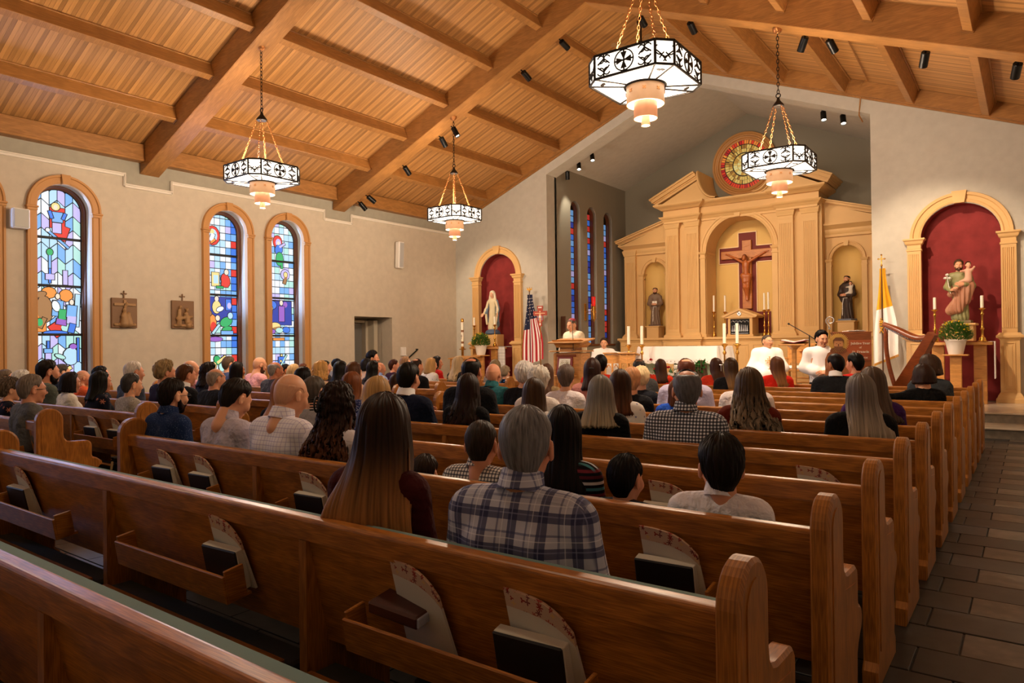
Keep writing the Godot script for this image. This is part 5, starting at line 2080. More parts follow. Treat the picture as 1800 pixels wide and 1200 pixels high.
# moulded archivolt with a keystone
func archivolt(parent: Node, cx: float, ys: float, r: float, w: float, z: float, deep: float, called := "archivolt", m: Material = null, yfoot := -1.0) -> void:
	var mm: Material = m if m else M.tan
	var b := Mb.new()
	var ap := arch_path(cx, ys if yfoot < 0 else yfoot, ys, r, 26)
	var p: PackedVector2Array = ap[0]
	b.sweep(p, ap[1], poly([0.0, -deep, 0.0, 0.02, w * 0.18, 0.03, w * 0.30, 0.018, w * 0.62, 0.024, w * 0.70, 0.05, w * 0.95, 0.055, w, 0.0]), z)
	put(called, b.mesh(), mm, parent)
	b = Mb.new()
	b.prism(poly([cx - w * 0.42, ys + r - 0.02, cx + w * 0.42, ys + r - 0.02, cx + w * 0.62, ys + r + w * 1.06, cx - w * 0.62, ys + r + w * 1.06]), z, z + 0.085)
	put("keystone", b.mesh(), mm, parent)

# half of a raking cornice: from the low outer end to the peak; strips step forward upward
func raking(b: Mb, a: Vector2, d: Vector2, zb: float, zf: float, h: float) -> void:
	var t := (d - a).normalized()
	var n := Vector2(-t.y, t.x)
	if n.y < 0:
		n = -n
	var steps := [[0.0, 0.28, 0.0], [0.28, 0.42, 0.03], [0.42, 0.78, 0.09], [0.78, 1.0, 0.14]]
	for s in steps:
		var lo: Vector2 = n * (h * s[0])
		var hi: Vector2 = n * (h * s[1])
		var out_: Vector2 = t * (-0.06 * s[2] / 0.14)
		b.prism(PackedVector2Array([a + lo + out_, d + lo, d + hi, a + hi + out_]), zb, zf + s[2])

func reredos() -> void:
	var t := thing("altar_screen", "large tan painted wooden altar screen with pilasters and broken pediment", "altar screen")
	var x := CX
	# base with panels
	var b := Mb.new()
	b.box(V(x, 0.97, -20.13), V(7.46, 1.26, 0.96))
	b.box(V(x - 1.64, 0.97, -19.8), V(1.16, 1.26, 0.6))
	b.box(V(x + 1.64, 0.97, -19.8), V(1.16, 1.26, 0.6))
	put("base", b.mesh(), M.tan, t)
	for q in [[-3.72, -3.34], [-3.26, -2.28], [2.28, 3.26], [3.34, 3.72], [-1.02, -0.36], [-0.3, 0.3], [0.36, 1.02]]:
		_frame_panel(t, x + q[0] + 0.04, x + q[1] - 0.04, 0.55, 1.46, -19.65)
	for s in [-1, 1]:
		_frame_panel(t, x + s * 1.94 - 0.20, x + s * 1.94 + 0.20, 0.55, 1.46, -19.5)
		_frame_panel(t, x + s * 1.34 - 0.20, x + s * 1.34 + 0.20, 0.55, 1.46, -19.5)
	b = Mb.new()
	var led := poly([0.0, 1.56, 0.02, 1.58, 0.03, 1.61, 0.07, 1.63, 0.07, 1.69])
	b.cornice(x - 3.73, x + 3.73, -20.61, -19.65, led)
	b.cornice(x - 2.22, x - 1.06, -20.61, -19.5, led)
	b.cornice(x + 1.06, x + 2.22, -20.61, -19.5, led)
	put("ledge", b.mesh(), M.tan, t)
	# centre wall with the great arch; the back of the recess
	b = Mb.new()
	b.xf = Transform3D(Basis.IDENTITY, V(0, 0, -19.72))
	pierced(b, x - 2.22, x + 2.22, 1.69, 5.2, 0.75, [[x, 1.69, 4.17, 0.94]])
	put("centre_wall", b.mesh(), M.tan, t)
	b = Mb.new()
	b.box(V(x, 3.5, -20.57), V(2.1, 3.7, 0.08))
	put("recess_back", b.mesh(), M.niche_yellow, t)
	archivolt(t, x, 4.17, 0.94, 0.17, -19.72, 0.5)
	for s in [-1, 1]:
		b = Mb.new()
		b.box(V(x + s * 1.025, 2.88, -19.70), V(0.15, 2.3, 0.12))
		b.cornice(x + s * 1.025 - 0.075, x + s * 1.025 + 0.075, -20.4, -19.64, poly([0.0, 3.96, 0.015, 3.98, 0.015, 4.02, 0.0, 4.02, 0.0, 4.08, 0.03, 4.12, 0.045, 4.17]))
		b.cornice(x + s * 1.025 - 0.075, x + s * 1.025 + 0.075, -20.4, -19.64, poly([0.03, 1.69, 0.03, 1.74, 0.0, 1.78]))
		put("impost", b.mesh(), M.tan, t)
	# great pilasters in pairs
	for s in [-1, 1]:
		for q in [1.325, 1.945]:
			pilaster(t, x + s * q - 0.2, x + s * q + 0.2, 1.77, 4.87, -19.6, 8)
	# entablature: breaks forward over each pair
	var arch_ := poly([0.0, 5.08, 0.0, 5.14, 0.03, 5.17, 0.05, 5.2, 0.10, 5.24, 0.12, 5.28, 0.06, 5.29])
	var top := poly([0.06, 5.48, 0.08, 5.5, 0.14, 5.54, 0.20, 5.57, 0.235, 5.60, 0.235, 5.645])
	b = Mb.new()
	for s in [-1, 1]:
		var x0: float = x + s * 1.635 - 0.53
		var x1: float = x + s * 1.635 + 0.53
		b.box(V((x0 + x1) / 2, 5.37, -20.05), V(x1 - x0 + 0.06, 0.26, 1.0))
		b.cornice(x0, x1, -20.6, -19.52, arch_)
		b.cornice(x0, x1, -20.6, -19.52, top)
	b.box(V(x, 5.37, -20.1), V(2.2, 0.26, 0.86))
	b.cornice(x - 1.06, x + 1.06, -20.6, -19.68, arch_)
	b.cornice(x - 1.06, x + 1.06, -20.6, -19.68, top)
	put("entablature", b.mesh(), M.tan, t)
	# the two halves of the broken pediment
	for s in [-1, 1]:
		b = Mb.new()
		var a := Vector2(x + s * 2.42, 5.66)
		var d := Vector2(x + s * 1.07, 6.28)
		raking(b, a, d, -20.6, -19.50, 0.24)
		put("raking_cornice", b.mesh(), M.tan, t)
		b = Mb.new()
		var p := PackedVector2Array([Vector2(x + s * 2.30, 5.645), Vector2(x + s * 1.09, 6.24), Vector2(x + s * 1.07, 6.28)])
		for i in 9:
			var u := float(i) / 8
			p.append(Vector2(x + s * (1.07 - 0.50 * u * u - 0.04 * u), lerpf(6.2, 5.66, sin(u * PI / 2))))
		b.prism(p, -20.6, -19.52)
		put("tympanum", b.mesh(), M.tan, t)
		# moulded edge on the scooped inner end
		b = Mb.new()
		var q := PackedVector2Array()
		var nn := PackedVector2Array()
		for i in 13:
			var u := float(i) / 12
			q.append(Vector2(x + s * (1.07 - 0.50 * u * u - 0.04 * u), lerpf(6.46, 5.66, sin(u * PI / 2))))
			nn.append(Vector2(-s * 0.8, 0.6))
		b.sweep(q, nn, poly([0.0, -1.1, 0.05, -1.1, 0.05, 0.10, 0.03, 0.14, 0.0, 0.14, -0.03, 0.04, -0.06, 0.03, -0.06, 0.0]), -19.5)
		put("pediment_scroll", b.mesh(), M.tan, t)
	# side wings with lesser niches
	for s in [-1, 1]:
		var c: float = x + s * 2.74
		b = Mb.new()
		b.xf = Transform3D(Basis.IDENTITY, V(0, 0, -20.1))
		pierced(b, minf(x + s * 2.1, x + s * 3.73), maxf(x + s * 2.1, x + s * 3.73), 1.69, 4.5, 0.4, [[c, 1.69, 3.70, 0.36]])
		put("wing_wall", b.mesh(), M.tan, t)
		b = Mb.new()
		# rounded back of the niche
		var g := PackedVector3Array()
		for yy in [1.69, 3.7]:
			for i in 13:
				var a := PI * i / 12
				g.append(V(c - cos(a) * 0.37, yy, -20.12 - sin(a) * 0.30))
		b.grid(g, 13, 2)
		g = PackedVector3Array()
		for j in 7:
			var e := PI / 2 * j / 6
			for i in 13:
				var a := PI * i / 12
				g.append(V(c - cos(a) * 0.37 * cos(e), 3.7 + 0.37 * sin(e), -20.12 - sin(a) * 0.30 * cos(e)))
		b.grid(g, 13, 7)
		put("niche_shell", b.mesh(), M.niche_yellow, t)
		archivolt(t, c, 3.70, 0.36, 0.11, -20.1, 0.05)
		for q in [-0.435, 0.435]:
			b = Mb.new()
			b.box(V(c + q, 2.6, -20.07), V(0.13, 1.84, 0.10))
			b.cornice(c + q - 0.065, c + q + 0.065, -20.3, -20.03, poly([0.0, 3.50, 0.012, 3.52, 0.012, 3.55, 0.0, 3.55, 0.0, 3.62, 0.025, 3.66, 0.04, 3.70]))
			put("impost", b.mesh(), M.tan, t)
		var xo: float = x + s * 3.55
		pilaster(t, xo - 0.19, xo + 0.19, 1.77, 4.22, -20.0, 7)
		b = Mb.new()
		b.cornice(minf(x + s * 2.2, x + s * 3.74), maxf(x + s * 2.2, x + s * 3.74), -20.6, -20.03, poly([0.0, 4.30, 0.0, 4.36, 0.02, 4.40, 0.03, 4.44, 0.03, 4.5, 0.08, 4.54, 0.13, 4.58, 0.16, 4.60, 0.16, 4.64]))
		put("wing_cornice", b.mesh(), M.tan, t)
		b = Mb.new()
		raking(b, Vector2(x + s * 3.95, 4.65), Vector2(x + s * 2.1, 5.20), -20.6, -20.02, 0.16)
		put("raking_cornice", b.mesh(), M.tan, t)
		b = Mb.new()
		b.prism(poly([x + s * 3.86, 4.64, x + s * 2.1, 4.64, x + s * 2.1, 5.22]), -20.6, -20.0)
		put("tympanum", b.mesh(), M.tan, t)
		b = Mb.new()
		b.box(V(c, 1.86, -20.08), V(0.40, 0.34, 0.42), 0.006)
		b.box(V(c, 2.045, -20.08), V(0.47, 0.035, 0.47), 0.008)
		put("statue_pedestal", b.mesh(), M.tan, t)
	# dark red cross painted on the recess, framed with a fine moulding
	b = Mb.new()
	b.box(V(x, 3.3, -20.52), V(0.50, 2.86, 0.02))
	b.box(V(x, 4.10, -20.519), V(1.66, 0.46, 0.02))
	b.box(V(x, 2.1, -20.518), V(1.3, 0.62, 0.02))
	put("red_cross_ground", b.mesh(), mat(Color(0.42, 0.12, 0.10), 0.7), t)
	b = Mb.new()
	for s in [-1, 1]:
		b.box(V(x + s * 0.265, 4.54, -20.515), V(0.022, 0.42, 0.03))
		b.box(V(x + s * 0.56, 4.335, -20.515), V(0.58, 0.022, 0.03))
		b.box(V(x + s * 0.84, 4.10, -20.515), V(0.022, 0.49, 0.03))
		b.box(V(x + s * 0.56, 3.86, -20.515), V(0.58, 0.022, 0.03))
		b.box(V(x + s * 0.265, 3.14, -20.515), V(0.022, 1.44, 0.03))
	b.box(V(x, 4.745, -20.515), V(0.55, 0.022, 0.03))
	put("cross_moulding", b.mesh(), M.tan_line, t)
	crucifix()
	rose_window()
	tabernacle()
	statue_friars()
	for q in [[-7.45, -19.9], [-7.20, -20.12], [-6.02, -19.95], [-5.84, -19.72]]:
		candlestick(V(q[0], 1.69, q[1]), 0.74, 0.47, "brass candlestick with a tall white candle, %s on the altar screen ledge" % ["far left", "second from left", "third from left", "far right"][[-7.45, -7.20, -6.02, -5.84].find(q[0])], "candlesticks on the altar screen ledge")

func _frame_panel(parent: Node, x0: float, x1: float, y0: float, y1: float, z: float) -> void:
	var b := Mb.new()
	b.box(V((x0 + x1) / 2, y1, z), V(x1 - x0, 0.03, 0.03), 0.006)
	b.box(V((x0 + x1) / 2, y0, z), V(x1 - x0, 0.03, 0.03), 0.006)
	b.box(V(x0, (y0 + y1) / 2, z), V(0.03, y1 - y0 + 0.03, 0.03), 0.006)
	b.box(V(x1, (y0 + y1) / 2, z), V(0.03, y1 - y0 + 0.03, 0.03), 0.006)
	b.box(V((x0 + x1) / 2, (y0 + y1) / 2, z), V(x1 - x0 - 0.12, y1 - y0 - 0.12, 0.014), 0.005)
	put("panel", b.mesh(), M.tan, parent)

func candlestick(at: Vector3, h: float, candle: float, label: String, group: String, r := 1.0) -> void:
	var t := thing("candlestick", label, "candlestick", at, 0.0, group)
	var b := Mb.new()
	var p := PackedVector2Array()
	for q in [[0.001, 0.0], [0.085, 0.0], [0.085, 0.015], [0.06, 0.03], [0.05, 0.09], [0.055, 0.11], [0.03, 0.14], [0.018, 0.20], [0.018, 0.34], [0.034, 0.37], [0.034, 0.39], [0.018, 0.42], [0.014, 0.60], [0.014, 0.78], [0.030, 0.81], [0.030, 0.83], [0.015, 0.86], [0.02, 0.93], [0.055, 0.965], [0.06, 0.98], [0.03, 0.985], [0.024, 1.0], [0.001, 1.0]]:
		p.append(Vector2(q[0] * r, q[1] * h))
	b.lathe(p, 16)
	put("stick", b.mesh(), M.brass, t)
	b = Mb.new()
	b.lathe(PackedVector2Array([Vector2(0.001, h), Vector2(0.026 * r, h), Vector2(0.026 * r, h + candle - 0.006), Vector2(0.020 * r, h + candle), Vector2(0.001, h + candle - 0.004)]), 14, false)
	put("candle", b.mesh(), M.wax, t)
	b = Mb.new()
	b.tube(line3([V(0, h + candle - 0.005, 0), V(0.003, h + candle + 0.014, 0)]), 0.0022, 5)
	put("wick", b.mesh(), M.black, t)

func crucifix() -> void:
	var t := thing("crucifix", "large wooden crucifix with a carved wooden figure, on the dark red cross", "crucifix", V(CX, 0, -20.47))
	var wood := triplanar(mat(Color(0.80, 0.50, 0.22), 0.4), M.grain_light, 1.5, false)
	var b := Mb.new()
	b.box(V(0, 3.50, 0), V(0.27, 2.0, 0.09), 0.01)
	b.box(V(0, 4.10, 0.004), V(1.52, 0.235, 0.09), 0.01)
	b.prism(poly([-0.07, 4.36, 0.06, 4.39, 0.08, 4.34, -0.06, 4.31]), 0.045, 0.062)
	put("cross", b.mesh(), wood, t)
	var f := Field.new()
	f.k = 0.03
	# torso sags slightly, arms rise to the hands
	f.ell(V(0.0, 3.78, 0.13), V(0.105, 0.13, 0.075))
	f.cap(V(0.0, 3.72, 0.12), V(0.01, 3.50, 0.12), 0.085, 0.08)
	f.cap(V(-0.06, 3.43, 0.125), V(0.07, 3.43, 0.125), 0.075, 0.075)
	f.cap(V(0.0, 3.86, 0.13), V(-0.02, 3.95, 0.15), 0.036, 0.036)
	f.ell(V(-0.035, 3.985, 0.165), V(0.056, 0.075, 0.066))
	f.ell(V(-0.045, 3.93, 0.20), V(0.035, 0.035, 0.028))
	for s in [-1, 1]:
		f.cap(V(s * 0.10, 3.86, 0.12), V(s * 0.30, 3.98, 0.11), 0.042, 0.033)
		f.cap(V(s * 0.30, 3.98, 0.11), V(s * 0.52, 4.10, 0.085), 0.032, 0.022)
		f.cap(V(s * 0.52, 4.10, 0.085), V(s * 0.58, 4.13, 0.075), 0.022, 0.018)
		for q in 4:
			f.cap(V(s * 0.57, 4.125 + (q - 1.5) * 0.012, 0.075), V(s * 0.635, 4.13 + (q - 1.5) * 0.016, 0.085), 0.008, 0.006, Vector3.ONE, 0.006)
		f.cap(V(s * 0.57, 4.13, 0.08), V(s * 0.60, 4.165, 0.09), 0.008, 0.006, Vector3.ONE, 0.006)
		f.cap(V(s * 0.055, 3.42, 0.12), V(s * 0.05 + 0.02, 3.12, 0.185), 0.065, 0.046)
		f.cap(V(s * 0.05 + 0.02, 3.12, 0.185), V(s * 0.018 + 0.02, 2.86, 0.10), 0.044, 0.026)
		f.cap(V(s * 0.018 + 0.02, 2.86, 0.10), V(s * 0.02 + 0.02, 2.75, 0.13), 0.026, 0.02)
	var fig := mat(Color(0.66, 0.36, 0.16), 0.4)
	put("figure", solid(f, 0.014), fig, t)
	f = Field.new()
	f.k = 0.03
	f.cap(V(-0.07, 3.46, 0.125), V(0.08, 3.44, 0.125), 0.092, 0.092)
	f.cap(V(-0.04, 3.42, 0.13), V(-0.03, 3.28, 0.15), 0.082, 0.075)
	f.cap(V(0.06, 3.42, 0.13), V(0.06, 3.30, 0.15), 0.082, 0.07)
	f.fold_amp = 0.008
	f.fold_n = 14.0
	f.fold_y = [3.2, 3.3]
	put("loincloth", solid(f, 0.013), fig, t)
	f = Field.new()
	f.ell(V(-0.03, 4.01, 0.148), V(0.066, 0.075, 0.068))
	f.cap(V(-0.08, 3.98, 0.14), V(-0.10, 3.87, 0.14), 0.028, 0.016)
	f.cap(V(0.03, 3.99, 0.13), V(0.04, 3.88, 0.13), 0.026, 0.016)
	f.cut(V(-0.04, 3.965, 0.22), V(0.045, 0.07, 0.05))
	put("hair", solid(f, 0.012), mat(Color(0.45, 0.23, 0.10), 0.5), t)

func rose_window() -> void:
	var w := Node3D.new()
	w.name = "window_8"
	add_child(w)
	w.set_meta("kind", "structure")
	var c := Vector2(-6.74, 6.77)
	var b := Mb.new()
	var p := PackedVector2Array()
	var n := PackedVector2Array()
	for i in 64:
		var a := TAU * i / 64
		n.append(Vector2(cos(a), sin(a)))
		p.append(c + n[i] * 0.72)
	b.sweep(p, n, poly([-0.01, -0.04, -0.01, 0.04, 0.03, 0.05, 0.05, 0.09, 0.09, 0.10, 0.11, 0.07, 0.15, 0.075, 0.17, 0.10, 0.22, 0.10, 0.23, 0.0]), ZB + 0.0, true)
	put("casing", b.mesh(), M.casing, w)
	b = Mb.new()
	b.prism(PackedVector2Array(Array(p)), ZB + 0.005, ZB + 0.02)
	put("lead", b.mesh(), M.lead, w)
	var r2 := RandomNumberGenerator.new()
	r2.seed = 21
	# rings: radius from, to, number of panes, kind
	var rings := [[0.60, 0.705, 56, 0], [0.47, 0.575, 44, 1], [0.36, 0.46, 36, 1], [0.215, 0.325, 26, 2], [0.10, 0.205, 18, 3], [0.0, 0.095, 8, 4]]
	for q in rings:
		for i in q[2]:
			var a0: float = TAU * i / q[2] + 0.012
			var a1: float = TAU * (i + 1) / q[2] - 0.012
			if q[3] == 0 and i % 4 == 0:
				a0 += 0.02
			if q[3] == 1 and i % 4 == 0:
				a0 += 0.03
			var poly_ := PackedVector2Array()
			for k in 3:
				var a := lerpf(a0, a1, k / 2.0)
				poly_.append(c + Vector2(cos(a), sin(a)) * q[1])
			if q[0] < 0.01:
				poly_.append(c)
			else:
				for k in 3:
					var a := lerpf(a1, a0, k / 2.0)
					poly_.append(c + Vector2(cos(a), sin(a)) * q[0])
			var m := Mb.new()
			m.prism(poly_, ZB + 0.02, ZB + 0.032)
			var cols: Array = [["rose_red", "rose_red", "rose_orange", "rose_crimson"], ["rose_amber", "rose_gold", "rose_brown", "rose_gold"], ["rose_gold", "rose_amber", "rose_pale"], ["rose_pale", "rose_gold"], ["rose_pale", "rose_cream"]][q[3]]
			put("pane", m.mesh(), rose_mat(cols[r2.randi_range(0, cols.size() - 1)]), w)

func rose_mat(s: String) -> StandardMaterial3D:
	if not panes.has(s):
		var k: Color = {"rose_red": Color(0.72, 0.05, 0.02), "rose_orange": Color(0.85, 0.25, 0.04), "rose_crimson": Color(0.45, 0.02, 0.02), "rose_amber": Color(0.55, 0.28, 0.05), "rose_gold": Color(0.75, 0.48, 0.12), "rose_brown": Color(0.34, 0.15, 0.03), "rose_pale": Color(0.80, 0.66, 0.26), "rose_cream": Color(0.85, 0.80, 0.50)}[s]
		panes[s] = glow(k.linear_to_srgb(), 0.75, k.linear_to_srgb() * 0.4)
		panes[s].roughness = 0.2
		panes[s].resource_name = "window_glass"
	return panes[s]

func tabernacle() -> void:
	var t := thing("tabernacle", "gabled wooden tabernacle with a silver relief door, at the foot of the crucifix", "tabernacle", V(CX, 1.69, -20.0))
	var b := Mb.new()
	b.box(V(0, 0.27, -0.05), V(0.70, 0.54, 0.56), 0.008)
	b.box(V(0, 0.03, -0.05), V(0.76, 0.06, 0.60), 0.008)
	put("case", b.mesh(), M.tan, t)
	b = Mb.new()
	b.prism(poly([-0.46, 0.53, 0.46, 0.53, 0.46, 0.57, 0.0, 0.76, -0.46, 0.57]), -0.36, 0.27)
	b.prism(poly([-0.50, 0.565, -0.46, 0.545, 0.0, 0.735, 0.46, 0.545, 0.50, 0.565, 0.5, 0.60, 0.0, 0.80, -0.5, 0.60]), -0.38, 0.30)
	put("gable", b.mesh(), M.tan, t)
	b = Mb.new()
	b.box(V(0, 0.28, 0.235), V(0.54, 0.44, 0.02), 0.004)
	put("door", b.mesh(), mat(Color(0.05, 0.05, 0.05), 0.4, 0.7), t)
	# chased scene on the door: arcade of small standing figures
	b = Mb.new()
	for i in 9:
		var x := -0.21 + i * 0.0525
		b.xf = Transform3D.IDENTITY
		_ball(b, V(x, 0.33 - absf(i - 4) * 0.006, 0.25), 0.017, 8)
		b.tube(line3([V(x, 0.31, 0.248), V(x, 0.14, 0.248)]), PackedFloat32Array([0.012, 0.023]), 7)
	for i in 5:
		b.tube(ring3(V(-0.2 + i * 0.1, 0.40, 0.248), V(1, 0, 0), V(0, 1, 0), 0.045, 0, 180, 8), 0.007, 5)
	b.box(V(0, 0.17, 0.249), V(0.48, 0.018, 0.02), 0.003)
	b.box(V(0, 0.09, 0.249), V(0.48, 0.018, 0.02), 0.003)
	put("relief", b.mesh(), M.silver, t)
	b = Mb.new()
	for k in 4:
		b.xf = Transform3D(Basis(V(0, 0, 1), PI / 2 * k), V(0, 0.645, 0.28))
		b.prism(poly([-0.014, 0.0, 0.014, 0.0, 0.032, 0.055, -0.032, 0.055]), 0.0, 0.02)
	put("cross_emblem", b.mesh(), M.silver, t)

# ---------------------------------------------------------------- statues
# unit figure about 1.25 high, facing +z; the head is the same field as a person's, turned round
func statue_head(b: Mb, at: Vector3, s: float, yaw := 0.0, tilt := 0.0) -> Transform3D:
	var t := Transform3D(Basis.from_euler(Vector3(tilt, PI + yaw, 0)).scaled_local(Vector3.ONE * s), at)
	b.add(head_arrays("man", 0.0125), t)
	return t

func friar(called: String, label: String, at: Vector3, habit: Color, yaw: float) -> Node3D:
	var t := thing(called, label, "statue", at, yaw, "")
	var f := Field.new()
	f.k = 0.05
	f.cap(V(0, 0.06, 0), V(0, 0.55, 0), 0.155, 0.115, V(1, 1, 1.25))
	f.cap(V(0, 0.55, 0), V(0, 0.86, 0), 0.115, 0.125, V(1, 1, 1.3))
	f.cap(V(-0.11, 0.90, 0), V(0.11, 0.90, 0), 0.066, 0.066)
	for s in [-1, 1]:
		f.cap(V(s * 0.15, 0.90, 0), V(s * 0.185, 0.70, 0.02), 0.055, 0.058)
		f.cap(V(s * 0.185, 0.70, 0.02), V(s * 0.06, 0.66, 0.13), 0.055, 0.05)
		f.cap(V(s * 0.13, 0.66, 0.08), V(s * 0.12, 0.54, 0.06), 0.05, 0.03)
	f.cap(V(-0.06, 0.955, 0.0), V(0.06, 0.955, 0.0), 0.07, 0.07)
	f.fold_amp = 0.011
	f.fold_n = 12.0
	f.fold_y = [0.45, 0.75]
	f.clip_lo = V(-9, 0.0, -9)
	put("habit", solid(f, 0.017), mat(habit, 0.55), t)
	var b := Mb.new()
	var ht_ := statue_head(b, V(0, 1.10, 0.01), 0.86)
	hand_at(b, V(0.06, 0.665, 0.15), V(-0.8, 0.1, 0.6), V(0, 0.4, 1), false, 0.4, 0.0075, 0.9)
	hand_at(b, V(-0.06, 0.665, 0.15), V(0.8, 0.1, 0.6), V(0, 0.4, 1), true, 0.4, 0.0075, 0.9)
	put("skin", b.mesh(), M.skin[0], t)
	put("eyes", eyes_mesh(), M.painted, t).transform = ht_
	put("tonsure", hair_mesh({"c": hexc("2a1a10"), "th": 0.014, "bald": [48.0, 40.0], "back": 112.0, "front": 62.0, "na": 48, "nt": 10}, 5), M.hair, t).transform = ht_
	put("beard", beard_mesh(hexc("3a2414"), 3), M.hair, t).transform = ht_
	b = Mb.new()
	b.tube(ring3(V(0, 0.60, 0), V(0.135, 0, 0), V(0, 0, 0.11), 1.0, 0, 360, 22), 0.010, 6, true)
	b.tube(line3([V(-0.04, 0.60, 0.11), V(-0.05, 0.45, 0.145), V(-0.045, 0.25, 0.155), V(-0.05, 0.14, 0.16)]), 0.0085, 6)
	for k in 3:
		_ball(b, V(-0.047, 0.2 + k * 0.12, 0.155), 0.014, 8)
	put("rope_belt", b.mesh(), M.white, t)
	return t

func statue_friars() -> void:
	var l := friar("saint_statue", "statue of a bearded friar in a grey-brown habit, left niche of the altar screen", V(CX - 2.74, 2.06, -20.10), hexc("77604e"), 0.25)
	var b := Mb.new()
	b.box(V(0, 0.02, 0), V(0.38, 0.045, 0.30), 0.006)
	put("plinth", b.mesh(), M.dark_wood, l)
	b = Mb.new()
	b.xf = Transform3D(Basis(V(0, 1, 0), 0.2), V(0.0, 0.72, 0.17))
	b.box(V(-0.03, 0, 0), V(0.07, 0.10, 0.012), 0.003)
	b.box(V(0.045, 0, 0.01), V(0.07, 0.10, 0.012), 0.003)
	put("open_book", b.mesh(), M.white, l)
	var r := friar("saint_statue", "statue of a dark-robed friar holding a child, right niche of the altar screen", V(CX + 2.74, 2.06, -20.10), hexc("35241c"), -0.3)
	b = Mb.new()
	b.box(V(0, 0.025, 0), V(0.36, 0.055, 0.30), 0.006)
	put("plinth", b.mesh(), mat(Color(0.42, 0.46, 0.52), 0.5), r)
	child_on_arm(r, V(0.15, 0.82, 0.10), 0.8, hexc("d8d0c4"))

# small seated child of a statue group, part of that statue
func child_on_arm(parent: Node, at: Vector3, s: float, robe: Color) -> void:
	var f := Field.new()
	f.k = 0.03
	f.cap(V(0, -0.10, 0), V(0, 0.08, 0), 0.065, 0.055)
	f.cap(V(-0.02, -0.10, 0.0), V(-0.13, -0.14, 0.06), 0.05, 0.03)
	f.cap(V(0.05, 0.08, 0), V(0.10, 0.13, 0.05), 0.028, 0.022)
	f.cap(V(-0.05, 0.08, 0), V(-0.11, 0.07, 0.05), 0.028, 0.022)
	var o := put("child", solid(f, 0.012), mat(robe, 0.6), parent)
	o.transform = Transform3D(Basis.IDENTITY.scaled(Vector3.ONE * s), at)
	var b := Mb.new()
	statue_head(b, V(0, 0.19, 0.01), 0.55, 0.4)
	for q in [V(0.105, 0.14, 0.06), V(-0.118, 0.07, 0.06)]:
		_ball(b, q, 0.02, 8)
	put("skin", b.mesh(), M.skin[3], o)
	put("hair", hair_mesh({"c": hexc("3a2212"), "th": 0.018, "curl": 0.01, "na": 36, "nt": 9}, 8), M.hair, o).transform = Transform3D(Basis.from_euler(Vector3(0, PI + 0.4, 0)).scaled_local(Vector3.ONE * 0.55), V(0, 0.19, 0.01))

# ---------------------------------------------------------------- sanctuary
func clergy(called: String, label: String, at: Vector3, yaw: float, pose: String, s: float, hair: Dictionary, skin: int, robe: Field, robe_mat: Material, head_yaw: float, tilt: float) -> Node3D:
	var t := thing(called, label, "person", at, yaw)
	t.scale = Vector3.ONE * s
	var j := skeleton("man", pose)
	var b := Mb.new()
	b.add(body_arrays("man", pose, "body", 0.024))
	var ht_ := Transform3D(Basis.from_euler(Vector3(tilt, head_yaw, 0)).scaled_local(Vector3.ONE * 1.1), j.head)
	b.add(head_arrays("man", 0.007), ht_)
	var w: Vector3 = j.wrist
	hand_at(b, w, V(-0.62, 0.1, -0.6), V(0.5, 0.7, -0.5), true, 0.55, 0.005, 1.05)
	hand_at(b, mirror(w), V(0.62, 0.05, -0.6), V(-0.5, 0.7, -0.5), false, 0.55, 0.005, 1.05)
	put("body", b.mesh(), M.skin[skin], t)
	put("trousers", garment("man", pose, "legs", 0.026), cloth(hexc("15151a")), t)
	put("vestment", solid(robe, 0.017), robe_mat, t)
	put("hair", hair_mesh(hair, 17), M.hair, t).transform = ht_
	put("eyes", eyes_mesh(), M.painted, t).transform = ht_
	for sd in [-1, 1]:
		put("shoe", _shoe(), M.black, t).position = V((j.ankle as Vector3).x * sd, 0.0, (j.ankle as Vector3).z - 0.05)
	t.set_meta("head_at", ht_)
	return t

